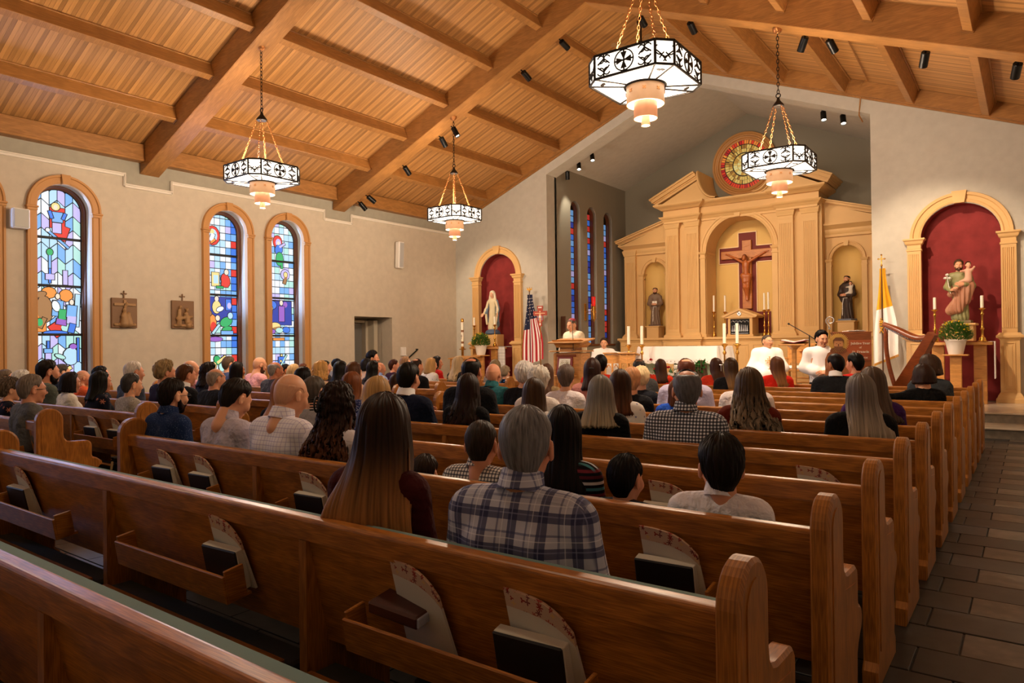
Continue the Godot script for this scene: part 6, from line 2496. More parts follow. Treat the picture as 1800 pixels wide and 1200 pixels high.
func chasuble(pose: String) -> Field:
	var f := Field.new()
	f.k = 0.06
	var j := skeleton("man", pose)
	var n: Vector3 = j.neck
	f.cap(V(-0.13, n.y - 0.03, 0.05), V(0.13, n.y - 0.03, 0.05), 0.078, 0.078)
	f.cap(n + V(0, 0.03, -0.005), n + V(0, -0.05, 0), 0.075, 0.09)
	for s in [-1, 1]:
		f.cap(V(s * 0.17, n.y - 0.055, 0.05), V(s * 0.33, n.y - 0.36, 0.0), 0.08, 0.095)
		var w: Vector3 = j.wrist
		f.cap(V(s * 0.30, n.y - 0.36, 0.0), V(s * 0.12, w.y - 0.01, w.z + 0.06), 0.085, 0.06)
		f.cap(V(s * 0.26, n.y - 0.40, -0.02), V(s * 0.2, n.y - 0.55, -0.1), 0.07, 0.04)
	f.cap(V(0, n.y - 0.13, 0.03), V(0, n.y - 0.5, 0.0), 0.195, 0.23, V(1, 1, 1.2))
	if pose == "lap":
		for s in [-1, 1]:
			f.cap(V(s * 0.09, 0.57, -0.05), V(s * 0.14, 0.53, -0.42), 0.12, 0.10)
			f.cap(V(s * 0.14, 0.53, -0.42), V(s * 0.13, 0.14, -0.40), 0.10, 0.13)
		f.cap(V(0, 0.53, -0.40), V(0, 0.14, -0.40), 0.10, 0.13)
	else:
		f.cap(V(0, n.y - 0.5, 0.0), V(0, 0.24, 0.0), 0.20, 0.27, V(1, 1, 1.3))
	f.cap(mirror(j.arm), j.arm, 0.088, 0.088)
	for s in [-1, 1]:
		var fl := V(s, 1, 1)
		f.cap((j.arm as Vector3) * fl, (j.elbow as Vector3) * fl, 0.08, 0.08)
		f.cap((j.elbow as Vector3) * fl, (j.wrist as Vector3) * fl + V(0, 0.0, 0.06), 0.078, 0.066)
	f.cut(n + V(0, 0.11, -0.012), V(0.072, 0.06, 0.075), 0.012)
	f.fold_amp = 0.010
	f.fold_n = 10.0
	f.fold_y = [n.y - 0.6, n.y - 0.15]
	return f

func surplice() -> Field:
	var f := Field.new()
	f.k = 0.05
	var j := skeleton("man", "stand")
	var n: Vector3 = j.neck
	f.cap(V(-0.15, n.y - 0.045, 0.03), V(0.15, n.y - 0.045, 0.03), 0.078, 0.078)
	for s in [-1, 1]:
		f.cap(V(s * 0.185, n.y - 0.06, 0.03), V(s * 0.27, 1.10, 0.02), 0.07, 0.075)
		f.cap(V(s * 0.27, 1.10, 0.02), V(s * 0.12, 1.03, -0.16), 0.072, 0.075)
	f.cap(V(0, n.y - 0.1, 0.02), V(0, 0.98, 0.0), 0.19, 0.185, V(1, 1, 1.2))
	f.cap(V(0, 0.98, 0.0), V(0, 0.86, 0.0), 0.185, 0.21, V(1, 1, 1.2))
	f.cap(mirror(j.arm), j.arm, 0.088, 0.088)
	for s in [-1, 1]:
		var fl := V(s, 1, 1)
		f.cap((j.arm as Vector3) * fl, (j.elbow as Vector3) * fl, 0.08, 0.08)
		f.cap((j.elbow as Vector3) * fl, (j.wrist as Vector3) * fl + V(0, 0.0, 0.06), 0.078, 0.066)
	f.cut(n + V(0, 0.12, -0.012), V(0.085, 0.08, 0.085), 0.012)
	f.clip_lo = V(-9, 0.84, -9)
	f.fold_amp = 0.008
	f.fold_n = 11.0
	f.fold_y = [1.0, 1.3]
	return f

func board(parent: Node, called: String, at: Vector3, s: Vector3, m: Material, bev := 0.008) -> MeshInstance3D:
	return put(called, Mb.new().box(at, s, bev).mesh(), m, parent)

func sanctuary() -> void:
	altar()
	ambo()
	var cream := triplanar(mat(Color(0.93, 0.89, 0.78), 0.6), mottle(77, 0.02, 0.9, 1.0), 2.0, false)
	# preacher at the ambo
	var p := clergy("person", "bishop preaching at the wooden ambo in a cream chasuble with a small red skullcap", V(-8.02, FLOOR2, -12.98), PI - 0.35, "preach", 1.0, {"c": hexc("6a5a50"), "th": 0.011, "na": 84, "nt": 16}, 0, chasuble("preach"), cream, 0.25, -0.22)
	var ht_: Transform3D = p.get_meta("head_at")
	var b := Mb.new()
	b.lathe(PackedVector2Array([Vector2(0.076, 0.085), Vector2(0.070, 0.108), Vector2(0.05, 0.125), Vector2(0.02, 0.134), Vector2(0.001, 0.136)]), 18, true, V(0, 0.0, 0.028))
	put("skullcap", b.mesh(), mat(hexc("a03048"), 0.8), p).transform = ht_
	b = Mb.new()
	b.lathe(PackedVector2Array([Vector2(0.078, -0.03), Vector2(0.085, 0.0), Vector2(0.10, -0.02), Vector2(0.12, -0.05)]), 20)
	put("collar", b.mesh(), cream, p).position = V(0, 1.43, 0.02)
	# seated priest with a gold cross on his vestment
	p = clergy("person", "seated priest in white vestments with a gold cross on the chest", V(-4.36, FLOOR2 + 0.0, -14.62), PI + 0.5, "lap", 1.0, {"c": hexc("4a4038"), "th": 0.010, "bald": [30.0, 12.0], "na": 84, "nt": 16}, 0, chasuble("lap"), M.cloth_white, 0.45, 0.0)
	b = Mb.new()
	for k in 4:
		b.xf = Transform3D(Basis(V(0, 0, 1), PI / 2 * k), V(0, 0.80, -0.175)) * Transform3D(Basis(V(1, 0, 0), 0.0), Vector3.ZERO)
		b.prism(poly([-0.006, 0, 0.006, 0, 0.006, 0.075, 0.022, 0.085, -0.022, 0.085, -0.006, 0.075]), -0.03, 0.0)
		b.box(V(0.035, 0.035, -0.015), V(0.03, 0.006, 0.03))
		b.box(V(0.035, 0.035, -0.015), V(0.006, 0.03, 0.03))
	put("gold_cross", b.mesh(), mat(hexc("d8a84c"), 0.5, 0.2), p)
	put("glasses", glasses_mesh(), M.silver, p).transform = p.get_meta("head_at")
	chair(V(-4.36, FLOOR2, -14.56), PI + 0.5, "plain wooden chair beneath the seated priest", false)
	# empty presider's chair
	board(null, "chair_platform", V(-3.85, 0.425, -15.2), V(1.0, 0.17, 0.9), M.marble)
	tag(get_node("chair_platform"), "low step beneath the empty wooden chair", "step")
	chair(V(-3.85, 0.51, -15.2), PI, "empty wooden chair with a carved cross and a pale cushion", true)
	# server on the left, by the slit windows
	p = clergy("person", "seated young altar server in a white alb beside the slit windows", V(-8.93, FLOOR2, -16.0), PI + 0.75, "lap", 1.0, {"c": hexc("3a2a1c"), "th": 0.024, "na": 84, "nt": 16, "curl": 0.006}, 0, chasuble("lap"), M.cloth_white, -0.3, 0.0)
	chair(V(-8.93, FLOOR2, -15.94), PI + 0.75, "plain wooden chair beneath the young altar server", false)
	# server standing on the right
	p = clergy("person", "standing black-haired server in a white surplice with a black lace band", V(-2.86, 0.0, -12.62), PI + 0.25, "stand", 0.975, {"c": hexc("0c0a0a"), "th": 0.024, "top": 0.3, "na": 84, "nt": 18}, 0, surplice(), M.cloth_white, 0.45, -0.08)
	put("collar", collar_mesh(0.04, 0.068), M.black, p).position = V(0, 1.44, 0.022)
	b = Mb.new()
	for i in 26:
		var a := TAU * i / 26
		b.tube(ring3(V(sin(a) * 0.196, 0.925, cos(a) * 0.158), V(cos(a), 0, -sin(a)), V(0, 1, 0), 0.021, 0, 360, 8), 0.004, 4, true)
	put("lace_band", b.mesh(), M.black, p)
	for s in [-1, 1]:
		b = Mb.new()
		b.tube(line3([V(s * 0.125, 1.03, -0.15), V(s * 0.06, 1.022, -0.215)]), 0.043, 10)
		put("cuff", b.mesh(), M.black, p)
	kneeler()
	lectern()
	banner()
	harp()
	crozier()
	sanctuary_lamp()

func chair(at: Vector3, yaw: float, label: String, grand: bool) -> void:
	var t := thing("sanctuary_chair", label, "chair", at, yaw)
	var w := 0.60 if grand else 0.46
	for s in [-1, 1]:
		board(t, "leg", V(s * (w / 2 - 0.025), 0.22, -0.42), V(0.05, 0.44, 0.05), M.blond)
		board(t, "leg", V(s * (w / 2 - 0.025), 0.48, 0.12), V(0.05, 0.96, 0.05), M.blond)
		if grand:
			board(t, "armrest", V(s * (w / 2 + 0.01), 0.66, -0.15), V(0.06, 0.035, 0.56), M.blond)
			board(t, "arm_post", V(s * (w / 2 + 0.01), 0.54, -0.40), V(0.045, 0.22, 0.045), M.blond)
	board(t, "seat", V(0, 0.425, -0.15), V(w, 0.04, 0.58), M.blond)
	board(t, "back", V(0, 0.74, 0.12), V(w - 0.06, 0.36, 0.03), M.blond)
	board(t, "back_rail", V(0, 0.94, 0.12), V(w, 0.06, 0.05), M.blond)
	for k in 3:
		board(t, "stretcher", V(0, 0.10 + k * 0.09, -0.42), V(w - 0.08, 0.03, 0.025), M.blond)
	if grand:
		board(t, "cushion", V(0, 0.475, -0.15), V(w - 0.03, 0.075, 0.54), M.cloth_white, 0.03)
		var b := Mb.new()
		b.box(V(0, 0.745, 0.10), V(0.016, 0.2, 0.01))
		b.box(V(0, 0.80, 0.10), V(0.11, 0.016, 0.01))
		b.tube(ring3(V(0, 0.79, 0.10), V(1, 0, 0), V(0, 1, 0), 0.035, 180, 360, 8), 0.005, 5)
		put("carved_cross", b.mesh(), M.harp, t)

func altar() -> void:
	var c := V(-6.72, 0.515, -15.98)
	var t := thing("altar", "stone altar under the white lace-edged cloth", "altar", c)
	var green := triplanar(mat(Color(0.72, 0.80, 0.70), 0.3), mottle(31, 0.02, 0.85, 1.0), 1.0)
	for x in [-0.78, 0.0, 0.78]:
		board(t, "pier", V(x, 0.42, 0), V(0.30, 0.84, 0.62), green, 0.01)
	board(t, "slab", V(0, 0.875, 0), V(1.94, 0.07, 0.88), M.marble, 0.012)
	# the cloth: flat top, falling on all sides, with a scalloped lace hem
	var o := thing("altar_cloth", "white altar cloth with a scalloped lace hem", "tablecloth", c)
	var b := Mb.new()
	var hx := 1.0
	var hz := 0.47
	var y1 := 0.922
	b.box(V(0, y1, 0), V(hx * 2, 0.014, hz * 2), 0.006)
	var peri := PackedVector3Array()
	var n := 240
	var per := 4.0 * (hx + hz)
	for i in n:
		var d := per * i / n
		var q: Vector3
		if d < 2 * hx:
			q = V(-hx + d, 0, hz)
		elif d < 2 * hx + 2 * hz:
			q = V(hx, 0, hz - (d - 2 * hx))
		elif d < 4 * hx + 2 * hz:
			q = V(hx - (d - 2 * hx - 2 * hz), 0, -hz)
		else:
			q = V(-hx, 0, -hz + (d - 4 * hx - 2 * hz))
		peri.append(q)
	var g := PackedVector3Array()
	for j in 7:
		for i in n:
			var s := float(j) / 6
			var q := peri[i]
			var out_ := Vector3(signf(q.x) if absf(q.x) > hx - 0.001 else 0.0, 0, signf(q.z) if absf(q.z) > hz - 0.001 else 0.0)
			var drop := 0.30
			g.append(q + out_ * (0.005 + s * 0.045 + 0.012 * s * sin(i * 0.42)) + V(0, y1 - drop * s, 0))
	b.grid(g, n, 7, true)
	put("cloth", b.mesh(), M.cloth_white, o)
	var lace := Mb.new()
	g = PackedVector3Array()
	for j in 3:
		for i in n:
			var q := peri[i]
			var out_ := Vector3(signf(q.x) if absf(q.x) > hx - 0.001 else 0.0, 0, signf(q.z) if absf(q.z) > hz - 0.001 else 0.0)
			var hem := 0.085 + 0.025 * absf(sin(i * PI / 8.0))
			g.append(q + out_ * (0.052 + 0.012 * sin(i * 0.42)) + V(0, y1 - 0.30 - hem * j / 2.0, 0))
	lace.grid(g, n, 3, true)
	put("lace_hem", lace.mesh(), M.cloth_white, o)
	lace = Mb.new()
	for i in range(0, n, 4):
		var q := peri[i]
		var out_ := Vector3(signf(q.x) if absf(q.x) > hx - 0.001 else 0.0, 0, signf(q.z) if absf(q.z) > hz - 0.001 else 0.0)
		_ball(lace, q + out_ * 0.066 + V(0, y1 - 0.345, 0), 0.009, 6)
	put("lace_eyelets", lace.mesh(), mat(Color(0.25, 0.30, 0.24), 0.9), o).set_meta("kind", "stuff")
	# floor candlesticks at its corners
	var k := 0
	for q in [[-7.82, -15.22], [-7.50, -15.28], [-5.47, -15.22], [-5.22, -15.32]]:
		candlestick(V(q[0], FLOOR2, q[1]), 1.16, 0.44, "tall floor candlestick by the altar cloth, %s" % ["leftmost of the four", "second of the four from the left", "third of the four from the left", "rightmost of the four"][k], "floor candlesticks at the altar", 1.35)
		k += 1
	flowers()

func bloom(b: Mb, at: Vector3, r: float, n: int, r2: RandomNumberGenerator) -> void:
	for i in n:
		var a := TAU * i / n * 2.4
		var el := 1.3 - 1.2 * float(i) / n
		var d := V(cos(a) * cos(el), sin(el), sin(a) * cos(el))
		var s := d.cross(V(0.1, 1, 0.2)).normalized() * r * 0.42
		var tip := at + d * r * r2.randf_range(0.85, 1.1)
		var m := at + d * r * 0.45
		b.tri(at, m + s, tip)
		b.tri(at, tip, m - s)

func leaf(b: Mb, at: Vector3, d: Vector3, w: float) -> void:
	var s := d.cross(V(0.2, 1, 0.1)).normalized() * w
	var up := s.cross(d).normalized() * w * 0.35
	b.tri(at, at + d * 0.5 + s, at + d * 0.5 + up)
	b.tri(at, at + d * 0.5 + up, at + d * 0.5 - s)
	b.tri(at + d * 0.5 + s, at + d, at + d * 0.5 + up)
	b.tri(at + d * 0.5 - s, at + d * 0.5 + up, at + d)

func flowers() -> void:
	var r2 := RandomNumberGenerator.new()
	r2.seed = 15
	var t := thing("flower_arrangement", "arrangement of white and red flowers at the foot of the altar", "flowers", V(-6.75, FLOOR2, -15.12))
	var b := Mb.new()
	for i in 120:
		var x := r2.randf_range(-0.50, 0.50)
		leaf(b, V(x * 0.7, 0.1 + r2.randf() * 0.35, 0), V(x * 0.25 + r2.randf_range(-0.1, 0.1), r2.randf_range(0.05, 0.3), r2.randf_range(-0.1, 0.14)), 0.025)
	put("leaves", b.mesh(), mat(Color(0.10, 0.34, 0.12), 0.6), t).set_meta("kind", "stuff")
	for i in 22:
		var m := Mb.new()
		bloom(m, V(r2.randf_range(-0.46, 0.46), r2.randf_range(0.28, 0.70), r2.randf_range(0.02, 0.12)), 0.075, 30, r2)
		put("white_bloom", m.mesh(), M.white, t)
	for i in 13:
		var m := Mb.new()
		bloom(m, V(r2.randf_range(-0.55, 0.50), r2.randf_range(0.32, 0.80), r2.randf_range(0.06, 0.16)), 0.058, 30, r2)
		put("red_bloom", m.mesh(), mat(hexc("c8202a"), 0.6), t)
	var bowl := Mb.new()
	bowl.lathe(PackedVector2Array([Vector2(0.001, 0.0), Vector2(0.12, 0.0), Vector2(0.2, 0.14), Vector2(0.21, 0.16), Vector2(0.001, 0.15)]), 16)
	put("bowl", bowl.mesh(), M.white, t)
	# mossy stump at the right end
	t = thing("stump", "mossy brown stump with green leaves below the altar cloth, right of the flowers", "stump", V(-6.02, FLOOR2, -15.16))
	var f := Field.new()
	f.cap(V(0, 0.0, 0), V(0.03, 0.66, 0), 0.17, 0.12)
	f.cap(V(0, 0.3, 0), V(-0.16, 0.62, 0.03), 0.09, 0.05)
	f.fold_amp = 0.022
	f.fold_n = 13.0
	f.fold_y = [0.9, 0.91]
	f.clip_lo = V(-9, 0, -9)
	put("wood", solid(f, 0.02), mat(Color(0.24, 0.17, 0.10), 0.9), t)
	b = Mb.new()
	for i in 60:
		leaf(b, V(r2.randf_range(-0.16, 0.14), r2.randf_range(0.45, 0.72), 0.08), V(r2.randf_range(-0.14, 0.14), r2.randf_range(-0.02, 0.16), r2.randf_range(0.0, 0.12)), 0.026)
	put("leaves", b.mesh(), mat(Color(0.08, 0.42, 0.14), 0.5), t).set_meta("kind", "stuff")

func ambo() -> void:
	var t := thing("ambo", "oak ambo with a flared reading desk in front of the preaching bishop", "lectern", V(-7.70, FLOOR2, -12.42), 0.12)
	board(t, "body", V(0, 0.50, -0.02), V(0.62, 1.0, 0.46), M.blond, 0.01)
	board(t, "foot", V(0, 0.04, -0.02), V(0.72, 0.08, 0.56), M.blond, 0.012)
	board(t, "shelf", V(0, 1.035, 0.0), V(0.76, 0.025, 0.58), M.blond, 0.006)
	for s in [-1, 1]:
		board(t, "corner_strip", V(s * 0.285, 0.52, 0.215), V(0.05, 0.92, 0.02), M.blond, 0.004)
	board(t, "neck", V(-0.03, 1.08, -0.02), V(0.36, 0.07, 0.32), M.blond, 0.006)
	var b := Mb.new()
	var lo := [V(-0.25, 1.11, 0.2), V(0.25, 1.11, 0.2), V(0.25, 1.11, -0.22), V(-0.25, 1.11, -0.22)]
	var hi := [V(-0.33, 1.27, 0.27), V(0.33, 1.27, 0.27), V(0.33, 1.20, -0.28), V(-0.33, 1.20, -0.28)]
	for k in 4:
		b.quad(lo[k], lo[(k + 1) % 4], hi[(k + 1) % 4], hi[k])
	b.quad(lo[0], lo[1], lo[2], lo[3])
	put("desk", b.mesh(), M.blond, t)
	b = Mb.new()
	b.xf = Transform3D(Basis(V(1, 0, 0), 0.125), V(0, 1.25, 0.0))
	b.box(V(0, 0.0, 0), V(0.80, 0.03, 0.64), 0.008)
	put("desk_top", b.mesh(), M.blond, t)
	board(t, "carved_strip", V(-0.02, 0.945, 0.222), V(0.44, 0.05, 0.02), M.harp, 0.006)
	board(t, "book_ledge", V(-0.02, 0.53, 0.27), V(0.48, 0.02, 0.12), M.blond, 0.004)
	# gospel book propped against the front
	var g := thing("gospel_book", "red-bound gospel book with a pale engraved cover, propped on the ambo front", "book", V(-7.71, FLOOR2 + 0.545, -12.13), 0.12)
	b = Mb.new()
	b.xf = Transform3D(Basis(V(1, 0, 0), -0.22), Vector3.ZERO)
	b.box(V(0, 0.19, 0.0), V(0.34, 0.38, 0.045), 0.006)
	put("cover", b.mesh(), mat(hexc("7a1a20"), 0.5), g)
	b = Mb.new()
	b.xf = Transform3D(Basis(V(1, 0, 0), -0.22), Vector3.ZERO)
	b.box(V(0, 0.19, 0.024), V(0.25, 0.30, 0.008), 0.002)
	put("plate", b.mesh(), mat(hexc("cfcabb"), 0.4, 0.2), g)
	b = Mb.new()
	b.xf = Transform3D(Basis(V(1, 0, 0), -0.22), Vector3.ZERO)
	for r in [0.03, 0.06, 0.09]:
		b.tube(ring3(V(0, 0.2, 0.03), V(1, 0, 0), V(0, 1.2, 0), r, 0, 360, 18), 0.0035, 5)
	for k in 4:
		var a := PI / 4 + PI / 2 * k
		b.tube(ring3(V(cos(a) * 0.085, 0.2 + sin(a) * 0.11, 0.03), V(1, 0, 0), V(0, 1, 0), 0.025, 0, 360, 10), 0.003, 5)
	put("engraving", b.mesh(), mat(hexc("8a7a4a"), 0.4, 0.5), g)
	b = Mb.new()
	b.xf = Transform3D(Basis(V(1, 0, 0), -0.5), V(0.10, 0.04, 0.09))
	b.box(V(0, 0.05, 0), V(0.16, 0.13, 0.012), 0.003)
	put("dark_card", b.mesh(), M.black, g)
	var mic := thing("gooseneck_microphone", "black gooseneck microphone rising from the ambo desk", "microphone", V(-7.52, FLOOR2 + 1.05, -12.2))
	b = Mb.new()
	b.tube(line3([V(0, 0.0, 0.0), V(0, 0.30, 0.02), V(-0.03, 0.42, -0.03), V(-0.10, 0.53, -0.13), V(-0.15, 0.58, -0.20)]), 0.006, 6)
	put("neck", b.mesh(), M.black, mic)
	b = Mb.new()
	b.tube(line3([V(-0.14, 0.57, -0.19), V(-0.18, 0.61, -0.25)]), 0.014, 8)
	put("capsule", b.mesh(), M.black, mic)
	board(mic, "base", V(0, 0.006, 0), V(0.07, 0.014, 0.07), M.black, 0.003)

func kneeler() -> void:
	# prie-dieu of two panels with pierced pointed arches
	for k in 2:
		var t := thing("prie_dieu", "blond wooden kneeler with pierced pointed arches, %s of the pair before the young server" % ["left one", "right one"][k], "kneeler", V(-8.28 + k * 0.44, FLOOR2, -15.25 + k * 0.05), 0.25 - k * 0.2, "kneelers before the young server")
		for s in [-1, 0, 1]:
			board(t, "post", V(s * 0.18, 0.46, 0.02), V(0.045, 0.92, 0.05), M.blond)
		board(t, "apron", V(0, 0.80, 0.02), V(0.40, 0.20, 0.035), M.blond)
		board(t, "lower_rail", V(0, 0.10, 0.02), V(0.40, 0.12, 0.035), M.blond)
		for s in [-1, 1]:
			var b := Mb.new()
			b.tube(ring3(V(s * 0.09 - 0.035, 0.60, 0.02), V(1, 0, 0), V(0, 1, 0), 0.07, 0, 80, 6), 0.012, 6)
			b.tube(ring3(V(s * 0.09 + 0.035, 0.60, 0.02), V(-1, 0, 0), V(0, 1, 0), 0.07, 0, 80, 6), 0.012, 6)
			put("arch", b.mesh(), M.blond, t)
		var d := Mb.new()
		d.xf = Transform3D(Basis(V(1, 0, 0), -0.16), V(0, 0.93, -0.08))
		d.box(Vector3.ZERO, V(0.46, 0.03, 0.30), 0.006)
		put("desk", d.mesh(), M.blond, t)
		board(t, "kneeling_board", V(0, 0.14, -0.30), V(0.40, 0.05, 0.22), M.blond)
		board(t, "side_rail", V(-0.18, 0.06, -0.14), V(0.05, 0.08, 0.5), M.blond)
		board(t, "side_rail", V(0.18, 0.06, -0.14), V(0.05, 0.08, 0.5), M.blond)
	var o := thing("sheet_music", "open white booklet on the pierced kneelers", "booklet", V(-8.05, FLOOR2 + 0.965, -15.3), 0.1)
	for s in [-1, 1]:
		var b := Mb.new()
		b.xf = Transform3D(Basis(V(0, 0, 1), s * 0.16), V(s * 0.11, 0.01, 0))
		b.box(Vector3.ZERO, V(0.21, 0.008, 0.26), 0.002)
		put("page", b.mesh(), M.white, o)

func lectern() -> void:
	var t := thing("lectern", "slim blond lectern with an open red-covered book, between the priest and the microphone stand", "lectern", V(-3.66, FLOOR2, -13.95))
	board(t, "post", V(0, 0.56, 0), V(0.075, 1.10, 0.075), M.blond)
	board(t, "foot", V(0, 0.02, 0), V(0.42, 0.04, 0.36), M.blond)
	var b := Mb.new()
	b.lathe(PackedVector2Array([Vector2(0.05, 1.02), Vector2(0.08, 1.06), Vector2(0.14, 1.11), Vector2(0.15, 1.12)]), 4, false)
	put("bracket", b.mesh(), M.blond, t)
	b = Mb.new()
	b.xf = Transform3D(Basis(V(1, 0, 0), 0.14), V(0, 1.14, 0))
	b.box(Vector3.ZERO, V(0.48, 0.025, 0.38), 0.006)
	put("desk", b.mesh(), M.blond, t)
	var o := thing("missal", "open book with red covers on the slim lectern", "book", V(-3.64, FLOOR2 + 1.165, -13.95))
	for s in [-1, 1]:
		b = Mb.new()
		b.xf = Transform3D(Basis(V(0, 0, 1), s * 0.2), V(s * 0.11, 0.025, 0))
		b.box(V(0, 0, 0), V(0.22, 0.02, 0.28), 0.004)
		put("page_block", b.mesh(), M.white, o)
		b = Mb.new()
		b.xf = Transform3D(Basis(V(0, 0, 1), s * 0.2), V(s * 0.12, 0.01, 0))
		b.box(V(0, 0, 0), V(0.24, 0.008, 0.30), 0.002)
		put("cover", b.mesh(), mat(hexc("8a1c28"), 0.5), o)
	t = thing("microphone_stand", "black boom microphone stand left of the standing server", "microphone stand", V(-3.38, FLOOR2, -13.95))
	b = Mb.new()
	b.tube(line3([V(0, 0.02, 0), V(0, 1.30, 0)]), 0.011, 8)
	put("pole", b.mesh(), M.black, t)
	b = Mb.new()
	b.tube(line3([V(0.10, 1.22, 0.03), V(0, 1.29, 0), V(-0.36, 1.52, 0.05)]), 0.008, 8)
	put("boom", b.mesh(), M.black, t)
	b = Mb.new()
	_ball(b, V(-0.36, 1.52, 0.05), 0.02)
	put("microphone", b.mesh(), M.black, t)
	b = Mb.new()
	b.lathe(PackedVector2Array([Vector2(0.001, 0.0), Vector2(0.15, 0.0), Vector2(0.15, 0.015), Vector2(0.02, 0.03), Vector2(0.001, 0.03)]), 18)
	put("foot", b.mesh(), M.black, t)

func lettering(parent: Node, s: String, at: Vector3, h: float, m: Material, bold := true) -> void:
	var tm := TextMesh.new()
	tm.text = s
	var sf := SystemFont.new()
	sf.font_names = PackedStringArray(["Droid Serif"])
	sf.font_weight = 700 if bold else 400
	tm.font = sf
	tm.font_size = 32
	tm.pixel_size = h / 32.0
	tm.depth = 0.004
	put("lettering", tm, m, parent).position = at

func banner() -> void:
	# wooden cantor stand with a printed front
	var t := thing("cantor_stand", "brown wooden stand with a printed saint and the words Jubilee Year of St. Francis", "lectern", V(-2.36, 0.0, -12.28), 0.30)
	var wood := triplanar(mat(Color(0.58, 0.33, 0.16), 0.4), M.grain_light, 1.2, false)
	board(t, "front", V(0.03, 0.83, 0.0), V(0.56, 1.66, 0.03), wood, 0.004)
	for s in [-1, 1]:
		board(t, "side", V(0.03 + s * 0.265, 0.83, -0.17), V(0.03, 1.64, 0.32), wood, 0.004)
	board(t, "top", V(0.03, 1.655, -0.17), V(0.58, 0.02, 0.36), wood, 0.004)
	board(t, "print_band", V(0.13, 1.41, 0.018), V(0.36, 0.24, 0.006), mat(hexc("a8542c"), 0.6), 0.001)
	board(t, "print_band", V(0.13, 1.245, 0.018), V(0.36, 0.075, 0.006), mat(hexc("9a4a26"), 0.6), 0.001)
	var cream := mat(hexc("f0e4d0"), 0.6)
	lettering(t, "Jubilee Year", V(0.15, 1.475, 0.024), 0.045, cream)
	lettering(t, "of", V(0.15, 1.41, 0.024), 0.038, cream, false)
	lettering(t, "St. Francis", V(0.15, 1.34, 0.024), 0.046, cream)
	lettering(t, "2026", V(0.215, 1.245, 0.024), 0.034, cream, false)
	# printed portrait of a haloed friar, cut out along its outline
	var b := Mb.new()
	for k in 36:
		var a := TAU * k / 36
		b.prism(PackedVector2Array([Vector2(-0.17, 1.49) + Vector2(cos(a - 0.05), sin(a - 0.05)) * 0.07, Vector2(-0.17, 1.49) + Vector2(cos(a - 0.035), sin(a - 0.035)) * 0.155, Vector2(-0.17, 1.49) + Vector2(cos(a + 0.035), sin(a + 0.035)) * 0.155, Vector2(-0.17, 1.49) + Vector2(cos(a + 0.05), sin(a + 0.05)) * 0.07]), 0.022, 0.028)
	put("halo_rays", b.mesh(), mat(hexc("d8b460"), 0.5), t).set_meta("kind", "stuff")
	var parts := [["halo", ellipse(-0.17, 1.49, 0.14, 0.14, 0.0, 28), "c89a48", 0.020], ["habit", poly([-0.37, 0.95, 0.06, 0.95, 0.05, 1.22, -0.02, 1.33, -0.10, 1.38, -0.24, 1.38, -0.33, 1.32, -0.37, 1.22]), "9a6038", 0.024], ["hood", ellipse(-0.17, 1.36, 0.125, 0.06, 0.0, 18), "7e4a28", 0.028], ["face", ellipse(-0.17, 1.46, 0.068, 0.095, 0.0, 20), "c08a5c", 0.032], ["hair", poly([-0.25, 1.47, -0.25, 1.53, -0.21, 1.575, -0.13, 1.575, -0.09, 1.53, -0.09, 1.47, -0.105, 1.52, -0.235, 1.52]), "6a4024", 0.036], ["beard", poly([-0.235, 1.43, -0.105, 1.43, -0.12, 1.38, -0.17, 1.345, -0.22, 1.38]), "74482a", 0.036]]
	for q in parts:
		b = Mb.new()
		b.prism(q[1], 0.012, q[3])
		put(q[0], b.mesh(), mat(hexc(q[2]), 0.6), t)
	b = Mb.new()
	for s in [-1, 1]:
		b.prism(ellipse(-0.17 + s * 0.027, 1.475, 0.012, 0.005, 0.0, 8), 0.03, 0.035)
	b.prism(poly([-0.175, 1.47, -0.165, 1.47, -0.160, 1.435, -0.180, 1.435]), 0.03, 0.0345)
	put("features", b.mesh(), mat(hexc("5a3420"), 0.6), t)
	var o := thing("paper", "white sheets of paper on top of the brown wooden stand", "paper", V(-2.36, 1.667, -12.45), 0.3)
	board(o, "sheet", V(0.03, 0.006, 0), V(0.32, 0.012, 0.24), M.white, 0.002)
	board(o, "sheet", V(0.05, 0.016, 0.01), V(0.22, 0.008, 0.30), M.white, 0.002)

